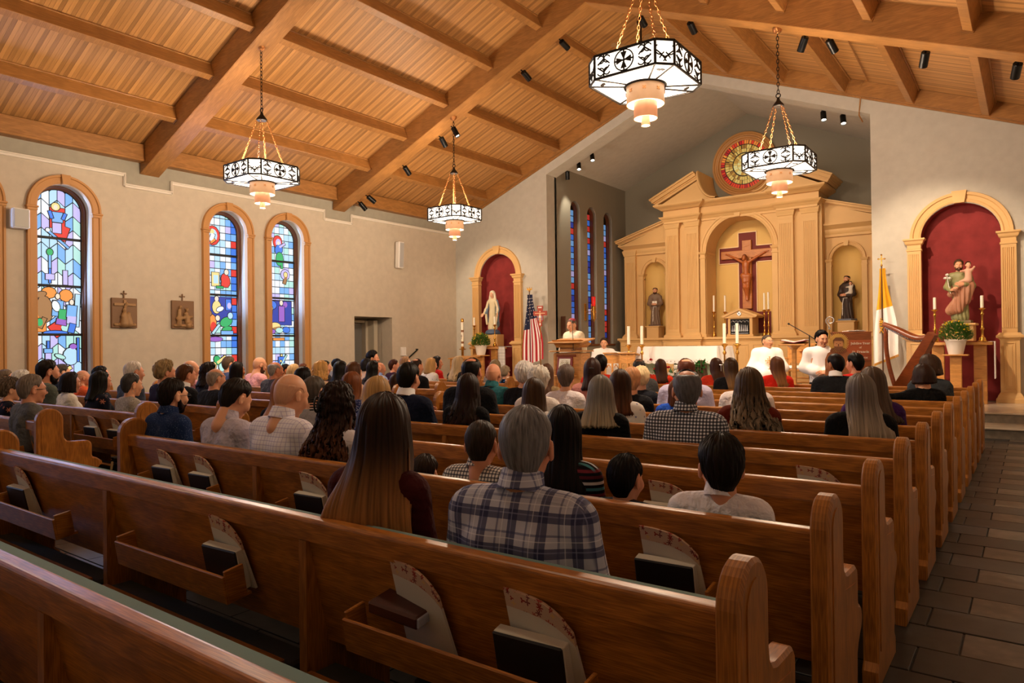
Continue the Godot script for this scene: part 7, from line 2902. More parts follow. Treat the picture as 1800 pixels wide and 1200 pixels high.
func harp() -> void:
	var t := thing("harp", "wooden lever harp on a low block, left of the right-hand niche table", "harp", V(-1.80, 0.17, -13.05), -0.45)
	board(t, "block", V(0.02, 0.28, 0), V(0.42, 0.56, 0.36), M.harp, 0.012)
	var b := Mb.new()
	var pil := PackedVector3Array()
	for i in 13:
		var u := float(i) / 12
		pil.append(V(lerpf(-0.03, -0.16, u) - 0.07 * sin(PI * u * 0.9), 0.56 + 1.0 * u, 0))
	b.tube(pil, 0.036, 10)
	put("pillar", b.mesh(), M.harp, t)
	# soundbox: long tapered box leaning away
	b = Mb.new()
	var d := V(0.56, 0.92, 0).normalized()
	b.xf = Transform3D(Basis(d.cross(V(0, 0, 1)).normalized(), d, V(0, 0, 1)), V(0.03, 0.56, 0))
	var q0 := [V(-0.03, 0, 0.15), V(0.15, 0, 0.11), V(0.15, 0, -0.11), V(-0.03, 0, -0.15)]
	var q1 := [V(-0.02, 1.06, 0.07), V(0.09, 1.06, 0.05), V(0.09, 1.06, -0.05), V(-0.02, 1.06, -0.07)]
	for k in 4:
		b.quad(q0[k], q0[(k + 1) % 4], q1[(k + 1) % 4], q1[k])
	b.quad(q0[0], q0[1], q0[2], q0[3])
	b.quad(q1[0], q1[1], q1[2], q1[3])
	put("soundbox", b.mesh(), M.harp, t)
	b = Mb.new()
	var neck := PackedVector3Array()
	var rad := PackedFloat32Array()
	for i in 21:
		var u := float(i) / 20
		neck.append(harp_neck(u))
		rad.append(0.042 + 0.022 * sin(PI * u))
	b.tube(neck, rad, 10)
	put("neck", b.mesh(), M.harp, t)
	b = Mb.new()
	for i in 28:
		var u := 0.08 + i * 0.03
		b.box(harp_neck(u) + V(0, -0.03, 0.055), V(0.014, 0.026, 0.02), 0.003)
	put("levers", b.mesh(), M.silver, t).set_meta("kind", "stuff")
	b = Mb.new()
	for i in 28:
		var u := 0.08 + i * 0.03
		b.tube(line3([harp_neck(u) + V(0, -0.04, 0.04), V(0.03, 0.56, 0) + d * lerpf(0.08, 1.0, u)]), 0.0014, 4)
	put("strings", b.mesh(), M.white, t).set_meta("kind", "stuff")

func harp_neck(u: float) -> Vector3:
	return V(lerpf(-0.22, 0.62, u), 1.62 - 0.66 * u + 0.50 * u * u + 0.04 * sin(u * PI * 1.9) - 0.10 * smoothstep(0.86, 1.0, u), 0)

func crozier() -> void:
	var t := thing("crozier", "silver and gold crozier standing behind the brown wooden stand", "crozier", V(-3.10, FLOOR2, -14.3))
	var b := Mb.new()
	b.tube(line3([V(0, 0.03, 0), V(0, 1.42, 0)]), 0.013, 8)
	put("staff", b.mesh(), M.brass, t)
	b = Mb.new()
	var p := PackedVector3Array([V(0, 1.42, 0), V(-0.012, 1.48, 0)])
	for i in 22:
		var a := PI + 0.4 - TAU * 1.25 * i / 21.0
		var r := lerpf(0.085, 0.03, i / 21.0)
		p.append(V(0.02 + cos(a) * r, 1.57 + sin(a) * r, 0))
	b.tube(p, 0.010, 8)
	_ball(b, V(0, 1.42, 0), 0.026)
	put("crook", b.mesh(), M.silver, t)
	b = Mb.new()
	b.lathe(PackedVector2Array([Vector2(0.001, 0), Vector2(0.13, 0), Vector2(0.12, 0.03), Vector2(0.03, 0.06), Vector2(0.02, 0.12)]), 16)
	put("stand", b.mesh(), M.blond, t)

func sanctuary_lamp() -> void:
	var t := thing("sanctuary_lamp", "red glass sanctuary lamp on a brass wall bracket by the slit windows", "lamp", V(CHL, 2.2, -17.98))
	var b := Mb.new()
	b.tube(line3([V(0, 0.28, 0), V(0.06, 0.28, 0), V(0.30, 0.28, 0)]), 0.012, 6)
	b.tube(line3([V(0.30, 0.28, -0.14), V(0.30, 0.28, 0.14)]), 0.012, 6)
	b.box(V(0.012, 0.28, 0), V(0.025, 0.5, 0.10), 0.005)
	for s in [-1, 1]:
		b.tube(line3([V(0.30, 0.05, s * 0.14), V(0.30, 0.50, s * 0.14)]), 0.008, 6)
	b.lathe(PackedVector2Array([Vector2(0.001, -0.02), Vector2(0.02, 0.0), Vector2(0.05, 0.06), Vector2(0.055, 0.42), Vector2(0.06, 0.44)]), 16, true, V(0.30, 0, 0))
	put("bracket", b.mesh(), M.brass, t)
	b = Mb.new()
	b.lathe(PackedVector2Array([Vector2(0.048, 0.44), Vector2(0.056, 0.52), Vector2(0.06, 0.72)]), 16, true, V(0.30, 0, 0))
	put("lamp_glass", b.mesh(), glow(Color(0.9, 0.08, 0.05), 0.5, Color(0.5, 0.03, 0.03)), t)
	b = Mb.new()
	_ball(b, V(0.30, 0.53, 0), 0.022)
	put("flame", b.mesh(), glow(Color(1.0, 0.35, 0.15), 3.0), t)
	omni("sanctuary_lamp_light", V(CHL + 0.45, 2.75, -17.98), Color(1.0, 0.25, 0.15), 0.03, 0.03)

# ---------------------------------------------------------------- the two niche altars of the front wall, flags and candles
func side_altars() -> void:
	for q in [[-12.4, "left"], [-1.1, "right"]]:
		surround(q[0], q[1])
	mary()
	joseph()
	for k in 2:
		var cx: float = [-12.4, -1.1][k]
		shelf_table(cx, k)
		for s in [-1, 1]:
			candlestick(V(cx + s * 0.37, 1.478, -15.36 if k == 0 else -15.32), 0.62, 0.22, "brass candlestick %s of the %s niche statue" % ["left" if s < 0 else "right", ["left", "right"][k]], "candlesticks of the %s niche" % ["left", "right"][k], 1.0)
		plant(cx, k)
	flag_us()
	flag_yellow()
	icon_cross()
	paschal()

func surround(cx: float, side: String) -> void:
	var t := Node3D.new()
	t.name = "trim_7" if side == "left" else "trim_8"
	add_child(t)
	t.position = V(cx, 0, ZF)
	t.set_meta("kind", "structure")
	archivolt(t, 0, 3.52, 0.655, 0.20, 0.0, 0.12)
	for s in [-1, 1]:
		var x: float = s * 0.765
		var b := Mb.new()
		fluted(b, x - 0.12, x + 0.12, 1.72, 3.22, 0.10, 6)
		b.box(V(x, 1.66, 0.03), V(0.24, 0.14, 0.14))
		b.box(V(x, 3.27, 0.03), V(0.24, 0.1, 0.14))
		put("pilaster", b.mesh(), M.tan, t)
		b = Mb.new()
		b.cornice(x - 0.12, x + 0.12, -0.04, 0.10, poly([0.0, 3.28, 0.014, 3.29, 0.014, 3.32, 0.0, 3.33, 0.0, 3.40, 0.03, 3.43, 0.045, 3.48, 0.07, 3.50, 0.07, 3.53]))
		put("capital", b.mesh(), M.tan, t)
		b = Mb.new()
		b.box(V(x, 0.95, 0.05), V(0.30, 1.22, 0.22))
		b.cornice(x - 0.15, x + 0.15, -0.04, 0.16, poly([0.0, 1.50, 0.02, 1.53, 0.06, 1.55, 0.06, 1.585, 0.03, 1.61, 0.01, 1.64]))
		b.cornice(x - 0.15, x + 0.15, -0.04, 0.16, poly([0.07, FLOOR2, 0.07, FLOOR2 + 0.07, 0.05, FLOOR2 + 0.09, 0.04, FLOOR2 + 0.13, 0.015, FLOOR2 + 0.17, 0.0, FLOOR2 + 0.19]))
		put("pedestal", b.mesh(), M.tan, t)
		b = Mb.new()
		for e in [[-0.075, 0.02, 0.0], [0.075, 0.02, 0.0]]:
			b.box(V(x + e[0], 1.02, 0.165), V(0.02, 0.86, 0.022), 0.005)
		for y in [0.59, 1.45]:
			b.box(V(x, y, 0.165), V(0.17, 0.02, 0.022), 0.005)
		b.box(V(x, 1.02, 0.16), V(0.075, 0.76, 0.018), 0.005)
		put("panel", b.mesh(), M.tan, t)

func shelf_table(cx: float, k: int) -> void:
	var t := thing("niche_table", "bow-fronted blond wooden table under the %s statue" % ["left", "right"][k], "table", V(cx, FLOOR2, -15.45))
	var b := Mb.new()
	var p := PackedVector2Array([Vector2(-0.52, -0.25), Vector2(0.52, -0.25)])
	for i in 11:
		var u := float(i) / 10
		p.append(Vector2(0.52 - 1.04 * u, 0.14 + 0.16 * sin(PI * u)))
	b.xf = Transform3D(Basis(V(1, 0, 0), V(0, 0, 1), V(0, 1, 0)), Vector3.ZERO)
	b.prism(p, 1.08, 1.135)
	put("table_top", b.mesh(), M.blond, t)
	for s in [-1, 1]:
		board(t, "leg", V(s * 0.33, 0.54, 0.04), V(0.20, 1.08, 0.12), M.blond)
	if k == 1:
		var c := thing("runner_cloth", "narrow white cloth hanging over the right end of the right niche table", "cloth", V(cx + 0.52, FLOOR2 + 1.135, -15.5))
		b = Mb.new()
		b.box(V(-0.10, 0.004, 0), V(0.24, 0.008, 0.34), 0.003)
		b.box(V(0.03, -0.33, 0), V(0.014, 0.68, 0.34), 0.004)
		put("linen", b.mesh(), M.cloth_white, c)
		c = thing("runner_cloth", "white cloth end at the left side of the right niche table", "cloth", V(cx - 0.54, FLOOR2 + 1.135, -15.5))
		board(c, "linen", V(-0.008, -0.12, 0), V(0.014, 0.26, 0.34), M.cloth_white, 0.004)
		board(c, "linen_top", V(0.08, 0.004, 0), V(0.17, 0.008, 0.34), M.cloth_white, 0.003)
	else:
		var c := thing("runner_cloth", "white woven cloth hanging down the right end of the left niche table", "cloth", V(cx + 0.66, FLOOR2 + 1.14, -15.30), -0.4)
		b = Mb.new()
		var g := PackedVector3Array()
		for j in 9:
			for i in 9:
				g.append(V(-0.19 + 0.38 * i / 8.0, -0.62 * j / 8.0, 0.02 + 0.012 * sin(i * 1.3) * j / 8.0))
		b.grid(g, 9, 9)
		b.box(V(0, 0.0, -0.10), V(0.38, 0.012, 0.24), 0.003)
		b.box(V(0, -0.31, 0.005), V(0.37, 0.6, 0.008), 0.002)
		var cm := triplanar(mat(Color(0.86, 0.85, 0.84), 0.9), tex(plaid(Color(1, 1, 1), [[0.0, 0.08, Color(0.7, 0.7, 0.72), 0.6], [0.5, 0.55, Color(0.7, 0.7, 0.72), 0.4]], 64)), 6.0, false)
		put("linen", b.mesh(), cm, c)
		# carved chest that stands before it
		var f := thing("baptismal_font", "pale wooden box with a slanting lid below the left plant", "box", V(-12.30, FLOOR2, -14.35))
		board(f, "case", V(0, 0.42, 0), V(0.62, 0.84, 0.46), M.blond, 0.01)
		b = Mb.new()
		b.xf = Transform3D(Basis(V(1, 0, 0), 0.1), V(0, 0.86, 0))
		b.box(Vector3.ZERO, V(0.70, 0.03, 0.54), 0.008)
		put("lid", b.mesh(), M.blond, f)

func plant(cx: float, k: int) -> void:
	var at := V(cx + [0.16, -0.02][k], 0, -15.0)
	var r2 := RandomNumberGenerator.new()
	r2.seed = 44 + k
	var s := thing("plant_stand", "small blond wooden stand under the %s flower pot" % ["left", "right"][k], "stand", at + V(0, FLOOR2, 0))
	board(s, "post", V(0, 0.45, 0), V(0.18, 0.88, 0.10), M.blond)
	board(s, "top", V(0, 0.90, 0), V(0.40, 0.025, 0.30), M.blond)
	board(s, "foot", V(0, 0.02, 0), V(0.3, 0.04, 0.26), M.blond)
	var t := thing("potted_chrysanthemum", "yellow chrysanthemum in a white pot before the %s niche" % ["left", "right"][k], "potted plant", at + V(0, FLOOR2 + 0.913, 0))
	var b := Mb.new()
	b.lathe(PackedVector2Array([Vector2(0.001, 0.0), Vector2(0.115, 0.0), Vector2(0.165, 0.235), Vector2(0.178, 0.24), Vector2(0.178, 0.275), Vector2(0.165, 0.275), Vector2(0.16, 0.24), Vector2(0.001, 0.235)]), 26, false)
	put("pot", b.mesh(), mat(Color(0.90, 0.87, 0.83), 0.4), t)
	b = Mb.new()
	for i in 1000:
		var a := r2.randf() * TAU
		var el := asin(r2.randf_range(-0.15, 1.0))
		var d := V(cos(a) * cos(el) * 0.25, 0.27 + sin(el) * 0.27, sin(a) * cos(el) * 0.22)
		var m := d * r2.randf_range(0.75, 1.0) + V(0, 0.06, 0)
		leaf(b, m, V(cos(a) * 0.055, r2.randf_range(0.01, 0.065), sin(a) * 0.055), 0.013)
	put("foliage", b.mesh(), mat(Color(0.27, 0.46, 0.15), 0.6), t).set_meta("kind", "stuff")
	for i in 34:
		var a := r2.randf() * TAU
		var el := asin(r2.randf_range(0.15, 1.0))
		var d := V(cos(a) * cos(el) * 0.26, 0.33 + sin(el) * 0.28, sin(a) * cos(el) * 0.24)
		var m := Mb.new()
		bloom(m, d, 0.026, 12, r2)
		put("bloom", m.mesh(), mat(Color(0.95, 0.82, 0.20), 0.6) if i == 0 else (t.get_node("bloom") as MeshInstance3D).material_override, t)

func mary() -> void:
	var t := thing("virgin_statue", "white-veiled statue of a woman in a blue mantle with open hands, left red niche", "statue", V(-12.38, 1.83, -15.72), 0.15)
	var b := Mb.new()
	b.box(V(0, -0.17, 0), V(0.50, 0.34, 0.40), 0.01)
	put("pedestal", b.mesh(), M.tan, t)
	b = Mb.new()
	b.lathe(PackedVector2Array([Vector2(0.001, 0.0), Vector2(0.23, 0.0), Vector2(0.22, 0.05), Vector2(0.19, 0.11), Vector2(0.10, 0.15), Vector2(0.001, 0.16)]), 20)
	put("globe_base", b.mesh(), mat(Color(0.28, 0.36, 0.48), 0.5), t)
	var f := Field.new()
	f.k = 0.045
	f.cap(V(0, 0.20, 0), V(0, 0.62, 0), 0.135, 0.095, V(1, 1, 1.2))
	f.cap(V(0, 0.62, 0), V(0, 0.92, 0), 0.09, 0.105, V(1, 1, 1.25))
	f.cap(V(-0.09, 0.96, 0), V(0.09, 0.96, 0), 0.058, 0.058)
	f.fold_amp = 0.010
	f.fold_n = 13.0
	f.fold_y = [0.4, 0.8]
	f.clip_lo = V(-9, 0.12, -9)
	put("gown", solid(f, 0.015), mat(hexc("d8cba8"), 0.5), t)
	f = Field.new()
	f.k = 0.035
	for s in [-1, 1]:
		f.cap(V(s * 0.125, 0.95, -0.01), V(s * 0.18, 0.74, 0.0), 0.05, 0.05)
		f.cap(V(s * 0.18, 0.74, 0.0), V(s * 0.20, 0.62, 0.09), 0.05, 0.045)
		f.cap(V(s * 0.19, 0.70, 0.03), V(s * 0.17, 0.36, 0.0), 0.055, 0.03)
	f.cap(V(0.0, 1.0, -0.08), V(0.03, 0.30, -0.10), 0.09, 0.13, V(1, 1, 1.5))
	f.fold_amp = 0.008
	f.fold_n = 15.0
	f.fold_y = [0.5, 0.9]
	put("mantle", solid(f, 0.015), mat(hexc("7088a0"), 0.55), t)
	f = Field.new()
	f.k = 0.03
	for s in [-1, 1]:
		f.cap(V(s * 0.13, 0.93, 0.035), V(s * 0.19, 0.72, 0.035), 0.035, 0.036)
		f.cap(V(s * 0.19, 0.72, 0.035), V(s * 0.215, 0.60, 0.12), 0.042, 0.035)
		f.cap(V(s * 0.20, 0.70, 0.06), V(s * 0.15, 0.30, 0.07), 0.035, 0.025)
	f.fold_amp = 0.005
	f.fold_y = [0.5, 0.9]
	put("mantle_edge", solid(f, 0.014), mat(hexc("dccfae"), 0.5), t)
	b = Mb.new()
	var ht_ := statue_head(b, V(0, 1.14, 0.015), 0.78, 0.0, -0.1)
	hand_at(b, V(0.225, 0.60, 0.13), V(0.25, -0.7, 0.5), V(0, 0.5, -0.8), false, 0.25, 0.0075, 0.8)
	hand_at(b, V(-0.225, 0.60, 0.13), V(-0.25, -0.7, 0.5), V(0, 0.5, -0.8), true, 0.25, 0.0075, 0.8)
	put("skin", b.mesh(), M.skin[3], t)
	put("eyes", eyes_mesh(), M.painted, t).transform = ht_
	f = Field.new()
	f.k = 0.02
	f.ell(V(0, 1.175, -0.005), V(0.084, 0.088, 0.088))
	f.cap(V(-0.07, 1.15, -0.01), V(-0.095, 0.96, 0.0), 0.03, 0.036)
	f.cap(V(0.07, 1.15, -0.01), V(0.095, 0.96, 0.0), 0.03, 0.036)
	f.cap(V(0, 1.14, -0.05), V(0, 0.94, -0.06), 0.065, 0.075)
	f.cut(V(0, 1.12, 0.085), V(0.052, 0.088, 0.06), 0.01)
	put("veil", solid(f, 0.011), mat(hexc("e0d8c4"), 0.6), t)

func joseph() -> void:
	var t := thing("joseph_statue", "statue of a bearded man in green and rose robes holding a child, right red niche", "statue", V(-1.09, 1.83, -15.66), -0.05)
	var b := Mb.new()
	b.box(V(0, -0.19, 0), V(0.46, 0.30, 0.38), 0.01)
	b.box(V(0, -0.025, 0), V(0.54, 0.04, 0.46), 0.01)
	put("pedestal", b.mesh(), M.tan, t)
	board(t, "plinth", V(0, 0.025, 0), V(0.38, 0.05, 0.32), mat(hexc("7a6a50"), 0.6))
	var f := Field.new()
	f.k = 0.045
	f.cap(V(0, 0.12, 0), V(0, 0.58, 0), 0.145, 0.11, V(1, 1, 1.25))
	f.cap(V(0, 0.58, 0), V(0, 0.86, 0), 0.11, 0.12, V(1, 1, 1.3))
	f.cap(V(-0.11, 0.90, 0), V(0.11, 0.90, 0), 0.064, 0.064)
	for s in [-1, 1]:
		f.cap(V(s * 0.15, 0.89, 0), V(s * 0.205, 0.69, 0.02), 0.055, 0.05)
	f.cap(V(-0.205, 0.69, 0.02), V(-0.13, 0.62, 0.14), 0.05, 0.04)
	f.cap(V(0.205, 0.69, 0.02), V(0.10, 0.72, 0.16), 0.05, 0.04)
	f.fold_amp = 0.010
	f.fold_n = 12.0
	f.fold_y = [0.4, 0.75]
	f.clip_lo = V(-9, 0.05, -9)
	put("tunic", solid(f, 0.015), mat(hexc("8c8a5c"), 0.5), t)
	f = Field.new()
	f.k = 0.05
	f.cap(V(0.16, 0.72, 0.05), V(-0.14, 0.24, 0.08), 0.075, 0.085)
	f.cap(V(0.10, 0.60, 0.07), V(-0.02, 0.25, 0.10), 0.085, 0.08)
	f.cap(V(0.15, 0.66, 0.03), V(0.10, 0.42, 0.06), 0.09, 0.07)
	f.cap(V(-0.15, 0.55, 0.05), V(0.10, 0.68, 0.08), 0.05, 0.06)
	f.fold_amp = 0.012
	f.fold_n = 16.0
	f.fold_y = [0.6, 0.9]
	put("mantle", solid(f, 0.014), mat(hexc("b07c60"), 0.5), t)
	b = Mb.new()
	var ht_ := statue_head(b, V(-0.01, 1.09, 0.015), 0.84, 0.15)
	hand_at(b, V(-0.12, 0.625, 0.16), V(0.5, 0.3, 0.6), V(-0.4, 0.6, 0.4), false, 0.6, 0.0075, 0.9)
	hand_at(b, V(0.09, 0.725, 0.18), V(-0.8, 0.1, 0.3), V(0, 0.2, 1), true, 0.5, 0.0075, 0.9)
	put("skin", b.mesh(), M.skin[0], t)
	put("eyes", eyes_mesh(), M.painted, t).transform = ht_
	put("hair", hair_mesh({"c": hexc("4a3424"), "th": 0.024, "curl": 0.01, "ear": 96.0, "na": 56, "nt": 12}, 6), M.hair, t).transform = ht_
	put("beard", beard_mesh(hexc("4a3424"), 3), M.hair, t).transform = ht_
	child_on_arm(t, V(0.15, 0.90, 0.09), 0.95, hexc("d8a890"))
	b = Mb.new()
	b.tube(line3([V(-0.13, 0.56, 0.16), V(-0.17, 0.76, 0.12), V(-0.19, 0.90, 0.10)]), 0.006, 5)
	var r2 := RandomNumberGenerator.new()
	r2.seed = 2
	for q in [V(-0.19, 0.90, 0.10), V(-0.15, 0.83, 0.13), V(-0.22, 0.84, 0.10)]:
		bloom(b, q, 0.055, 9, r2)
	put("lilies", b.mesh(), M.white, t)

func pole(t: Node3D, h: float, tilt: float) -> void:
	var b := Mb.new()
	b.tube(line3([V(0, 0.03, 0), V(tilt, h, 0)]), 0.014, 8)
	put("pole", b.mesh(), M.dark_wood, t)
	b = Mb.new()
	b.lathe(PackedVector2Array([Vector2(0.001, 0), Vector2(0.16, 0), Vector2(0.15, 0.03), Vector2(0.04, 0.06), Vector2(0.03, 0.12)]), 18)
	put("stand", b.mesh(), M.brass, t)

# hanging cloth: width w at the hoist along the pole, gathered folds towards the foot; u across, v down
func drape_point(u: float, v: float, h: float, spread: float, folds: float) -> Vector3:
	var w := spread * (0.25 + 0.75 * smoothstep(0.0, 0.8, v))
	var x := (u - 0.35) * w
	return V(x, -v * h * (1.0 - 0.10 * u), 0.05 * sin(u * folds) * (0.3 + 0.7 * v) + 0.02)

func drape_patch(b: Mb, u0: float, u1: float, v0: float, v1: float, h: float, spread: float, folds: float, off := 0.0) -> void:
	var nu := maxi(int((u1 - u0) * 40), 2)
	var nv := maxi(int((v1 - v0) * 30), 2)
	var g := PackedVector3Array()
	for j in nv + 1:
		for i in nu + 1:
			g.append(drape_point(lerpf(u0, u1, float(i) / nu), lerpf(v0, v1, float(j) / nv), h, spread, folds) + V(0, 0, off))
	b.grid(g, nu + 1, nv + 1)

func flag_us() -> void:
	var t := thing("flag", "American flag in folds on an eagle-topped pole, right of the left niche", "flag", V(-10.98, FLOOR2, -15.62), 0.25)
	pole(t, 2.62, -0.03)
	var top := V(-0.03, 2.55, 0.0)
	var h := 1.95
	var sp := 0.62
	# stripes run with the fold of the cloth, from the hoist down
	for k in 13:
		var b := Mb.new()
		drape_patch(b, k / 13.0, (k + 1) / 13.0, 0.36 if k > 4 else 0.50, 1.0, h, sp, 15.0)
		var o := put("stripe", b.mesh(), mat(hexc("b01c2c"), 0.8) if k % 2 == 0 else M.cloth_white, t)
		o.position = top
	var b := Mb.new()
	drape_patch(b, 0.0, 5.0 / 13.0, 0.0, 0.50, h, sp, 15.0)
	drape_patch(b, 5.0 / 13.0, 1.0, 0.0, 0.36, h, sp, 15.0)
	put("canton", b.mesh(), mat(hexc("1a2448"), 0.8), t).position = top
	for j in 9:
		for i in 4:
			var u := 0.12 + i * 0.24 + (0.12 if j % 2 == 1 else 0.0)
			var v := 0.06 + j * 0.045
			if u > 0.98 or (u > 0.39 and v > 0.34):
				continue
			var p := drape_point(u, v, h, sp, 15.0)
			var st := Mb.new()
			var pts := PackedVector2Array()
			for q in 10:
				var a := PI / 2 + TAU * q / 10
				pts.append(Vector2(cos(a), sin(a)) * (0.015 if q % 2 == 0 else 0.006))
			st.prism(pts, 0.004, 0.010)
			put("star", st.mesh(), M.white, t).position = top + p
	b = Mb.new()
	for i in 24:
		var p := drape_point(0.0, 0.5 + i * 0.5 / 24.0, h, sp, 15.0)
		b.tube(line3([p, p + V(-0.035, -0.012, 0.0)]), 0.006, 4)
	for i in 30:
		var p := drape_point(i / 29.0 * 0.5, 1.0, h, sp, 15.0)
		b.tube(line3([p, p + V(0, -0.04, 0)]), 0.006, 4)
	put("gold_fringe", b.mesh(), mat(hexc("c8962c"), 0.7), t).position = top
	b = Mb.new()
	_ball(b, V(0, 0.02, 0), 0.026)
	b.prism(poly([-0.012, 0.03, 0.012, 0.03, 0.02, 0.10, 0.0, 0.14, -0.02, 0.10]), -0.012, 0.012)
	for s in [-1, 1]:
		b.prism(poly([s * 0.015, 0.07, s * 0.075, 0.135, s * 0.07, 0.06, s * 0.015, 0.045]), -0.008, 0.008)
	put("eagle_finial", b.mesh(), M.brass, t).position = V(-0.03, 2.62, 0)

func flag_yellow() -> void:
	var t := thing("flag", "yellow and white flag with a gold crest on a cross-topped pole behind the harp", "flag", V(-2.40, FLOOR2, -15.62), 0.1)
	pole(t, 2.66, 0.0)
	var top := V(0.0, 2.62, 0.0)
	var h := 1.9
	var b := Mb.new()
	drape_patch(b, 0.0, 1.0, 0.0, 0.44, h, 0.42, 13.0)
	put("yellow_half", b.mesh(), mat(hexc("e0a820"), 0.8), t).position = top
	b = Mb.new()
	drape_patch(b, 0.0, 1.0, 0.44, 1.0, h, 0.42, 13.0)
	put("white_half", b.mesh(), M.cloth_white, t).position = top
	b = Mb.new()
	for i in 22:
		var p := drape_point(i / 21.0, 1.0, h, 0.42, 13.0)
		b.tube(line3([p, p + V(0, -0.05, 0)]), 0.010, 4)
	put("gold_fringe", b.mesh(), mat(hexc("c89030"), 0.7), t).position = top
	# crossed keys under a tall crown
	b = Mb.new()
	var c := drape_point(0.30, 0.66, h, 0.42, 13.0) + V(0, 0, 0.035)
	for s in [-1, 1]:
		b.tube(line3([c + V(s * 0.07, -0.13, 0), c + V(-s * 0.06, 0.10, 0)]), 0.009, 5)
		b.tube(ring3(c + V(s * 0.078, -0.15, 0), V(1, 0, 0), V(0, 1, 0), 0.022, 0, 360, 10), 0.007, 5)
		b.box(c + V(-s * 0.075, 0.09, 0), V(0.04, 0.035, 0.012), 0.002)
	for q in 3:
		b.tube(ring3(c + V(0, 0.06 + q * 0.05, 0), V(1, 0, 0), V(0, 0.5, 0), 0.048 - q * 0.01, 0, 360, 12), 0.010, 5)
	_ball(b, c + V(0, 0.21, 0), 0.016, 8)
	put("crest", b.mesh(), mat(hexc("d09a24"), 0.5, 0.3), t).position = top
	b = Mb.new()
	b.box(V(0, 0.11, 0), V(0.022, 0.20, 0.014), 0.004)
	b.box(V(0, 0.13, 0), V(0.11, 0.022, 0.014), 0.004)
	for q in [V(0, 0.21, 0), V(-0.055, 0.13, 0), V(0.055, 0.13, 0)]:
		_ball(b, q, 0.018, 8)
	_ball(b, V(0, 0, 0), 0.022, 8)
	put("cross_finial", b.mesh(), M.brass, t).position = V(0, 2.68, 0)

func icon_cross() -> void:
	var t := thing("processional_cross", "red painted icon cross on a slim pole between the flag and the ambo", "processional cross", V(-10.55, FLOOR2, -15.45), 0.15)
	var b := Mb.new()
	b.tube(line3([V(0, 0.12, 0), V(0, 1.70, 0)]), 0.012, 8)
	put("pole", b.mesh(), M.brass, t)
	board(t, "base", V(0, 0.10, 0), V(0.22, 0.20, 0.22), M.blond, 0.02)
	b = Mb.new()
	b.prism(poly([-0.05, 1.67, 0.05, 1.67, 0.05, 1.80, 0.085, 1.80, 0.085, 1.96, 0.20, 1.96, 0.20, 2.08, 0.075, 2.08, 0.075, 2.12, 0.085, 2.16, 0.085, 2.22, -0.085, 2.22, -0.085, 2.16, -0.075, 2.12, -0.075, 2.08, -0.20, 2.08, -0.20, 1.96, -0.085, 1.96, -0.085, 1.80, -0.05, 1.80]), -0.012, 0.012)
	put("cross", b.mesh(), mat(hexc("a84028"), 0.5), t)
	var cream := mat(hexc("e0b890"), 0.6)
	b = Mb.new()
	b.prism(poly([-0.018, 1.78, 0.018, 1.78, 0.026, 2.0, 0.02, 2.03, -0.02, 2.03, -0.026, 2.0]), 0.012, 0.018)
	b.prism(poly([-0.15, 2.01, 0.15, 2.01, 0.15, 2.03, -0.15, 2.03]), 0.012, 0.017)
	b.prism(ellipse(0, 2.065, 0.018, 0.024), 0.012, 0.019)
	put("painted_figure", b.mesh(), cream, t)
	b = Mb.new()
	for q in [[-0.055, 1.86], [0.055, 1.86], [-0.055, 1.92], [0.055, 1.92]]:
		b.prism(ellipse(q[0], q[1], 0.016, 0.03), 0.012, 0.016)
	put("attendants", b.mesh(), mat(hexc("8a90b0"), 0.6), t)
	b = Mb.new()
	b.prism(poly([-0.03, 1.90, 0.03, 1.90, 0.03, 1.96, -0.03, 1.96]), 0.017, 0.021)
	b.prism(poly([-0.05, 2.16, 0.05, 2.16, 0.05, 2.19, -0.05, 2.19]), 0.012, 0.017)
	b.prism(poly([-0.018, 1.70, 0.018, 1.70, 0.018, 1.76, -0.018, 1.76]), 0.012, 0.017)
	put("white_cloth", b.mesh(), M.white, t)

func paschal() -> void:
	var t := thing("paschal_candle", "tall white decorated candle on a brass floor stand, left of the left niche", "candle", V(-12.84, FLOOR2, -14.92))
	var b := Mb.new()
	b.lathe(PackedVector2Array([Vector2(0.001, 0.0), Vector2(0.20, 0.0), Vector2(0.19, 0.03), Vector2(0.05, 0.06), Vector2(0.035, 0.10), Vector2(0.033, 1.06), Vector2(0.10, 1.075), Vector2(0.10, 1.09), Vector2(0.045, 1.10), Vector2(0.042, 1.16), Vector2(0.001, 1.16)]), 18)
	put("stand", b.mesh(), M.brass, t)
	b = Mb.new()
	b.lathe(PackedVector2Array([Vector2(0.038, 1.14), Vector2(0.038, 1.86), Vector2(0.001, 1.87)]), 18, false)
	put("candle", b.mesh(), M.wax, t)
	b = Mb.new()
	for q in [[1.24, 1.30], [1.56, 1.62]]:
		b.lathe(PackedVector2Array([Vector2(0.038, q[0]), Vector2(0.0395, q[0] + 0.002), Vector2(0.0395, q[1] - 0.002), Vector2(0.038, q[1])]), 18)
	put("painted_band", b.mesh(), mat(hexc("8a5a34"), 0.5), t)
	b = Mb.new()
	b.lathe(PackedVector2Array([Vector2(0.042, 1.84), Vector2(0.044, 1.90), Vector2(0.034, 1.94), Vector2(0.028, 1.94), Vector2(0.03, 1.88)]), 18)
	put("brass_follower", b.mesh(), M.brass, t)
	b = Mb.new()
	b.box(V(0, 1.43, 0.038), V(0.012, 0.12, 0.008), 0.002)
	b.box(V(0, 1.45, 0.038), V(0.05, 0.012, 0.008), 0.002)
	put("painted_cross", b.mesh(), mat(hexc("5a3424"), 0.5), t)

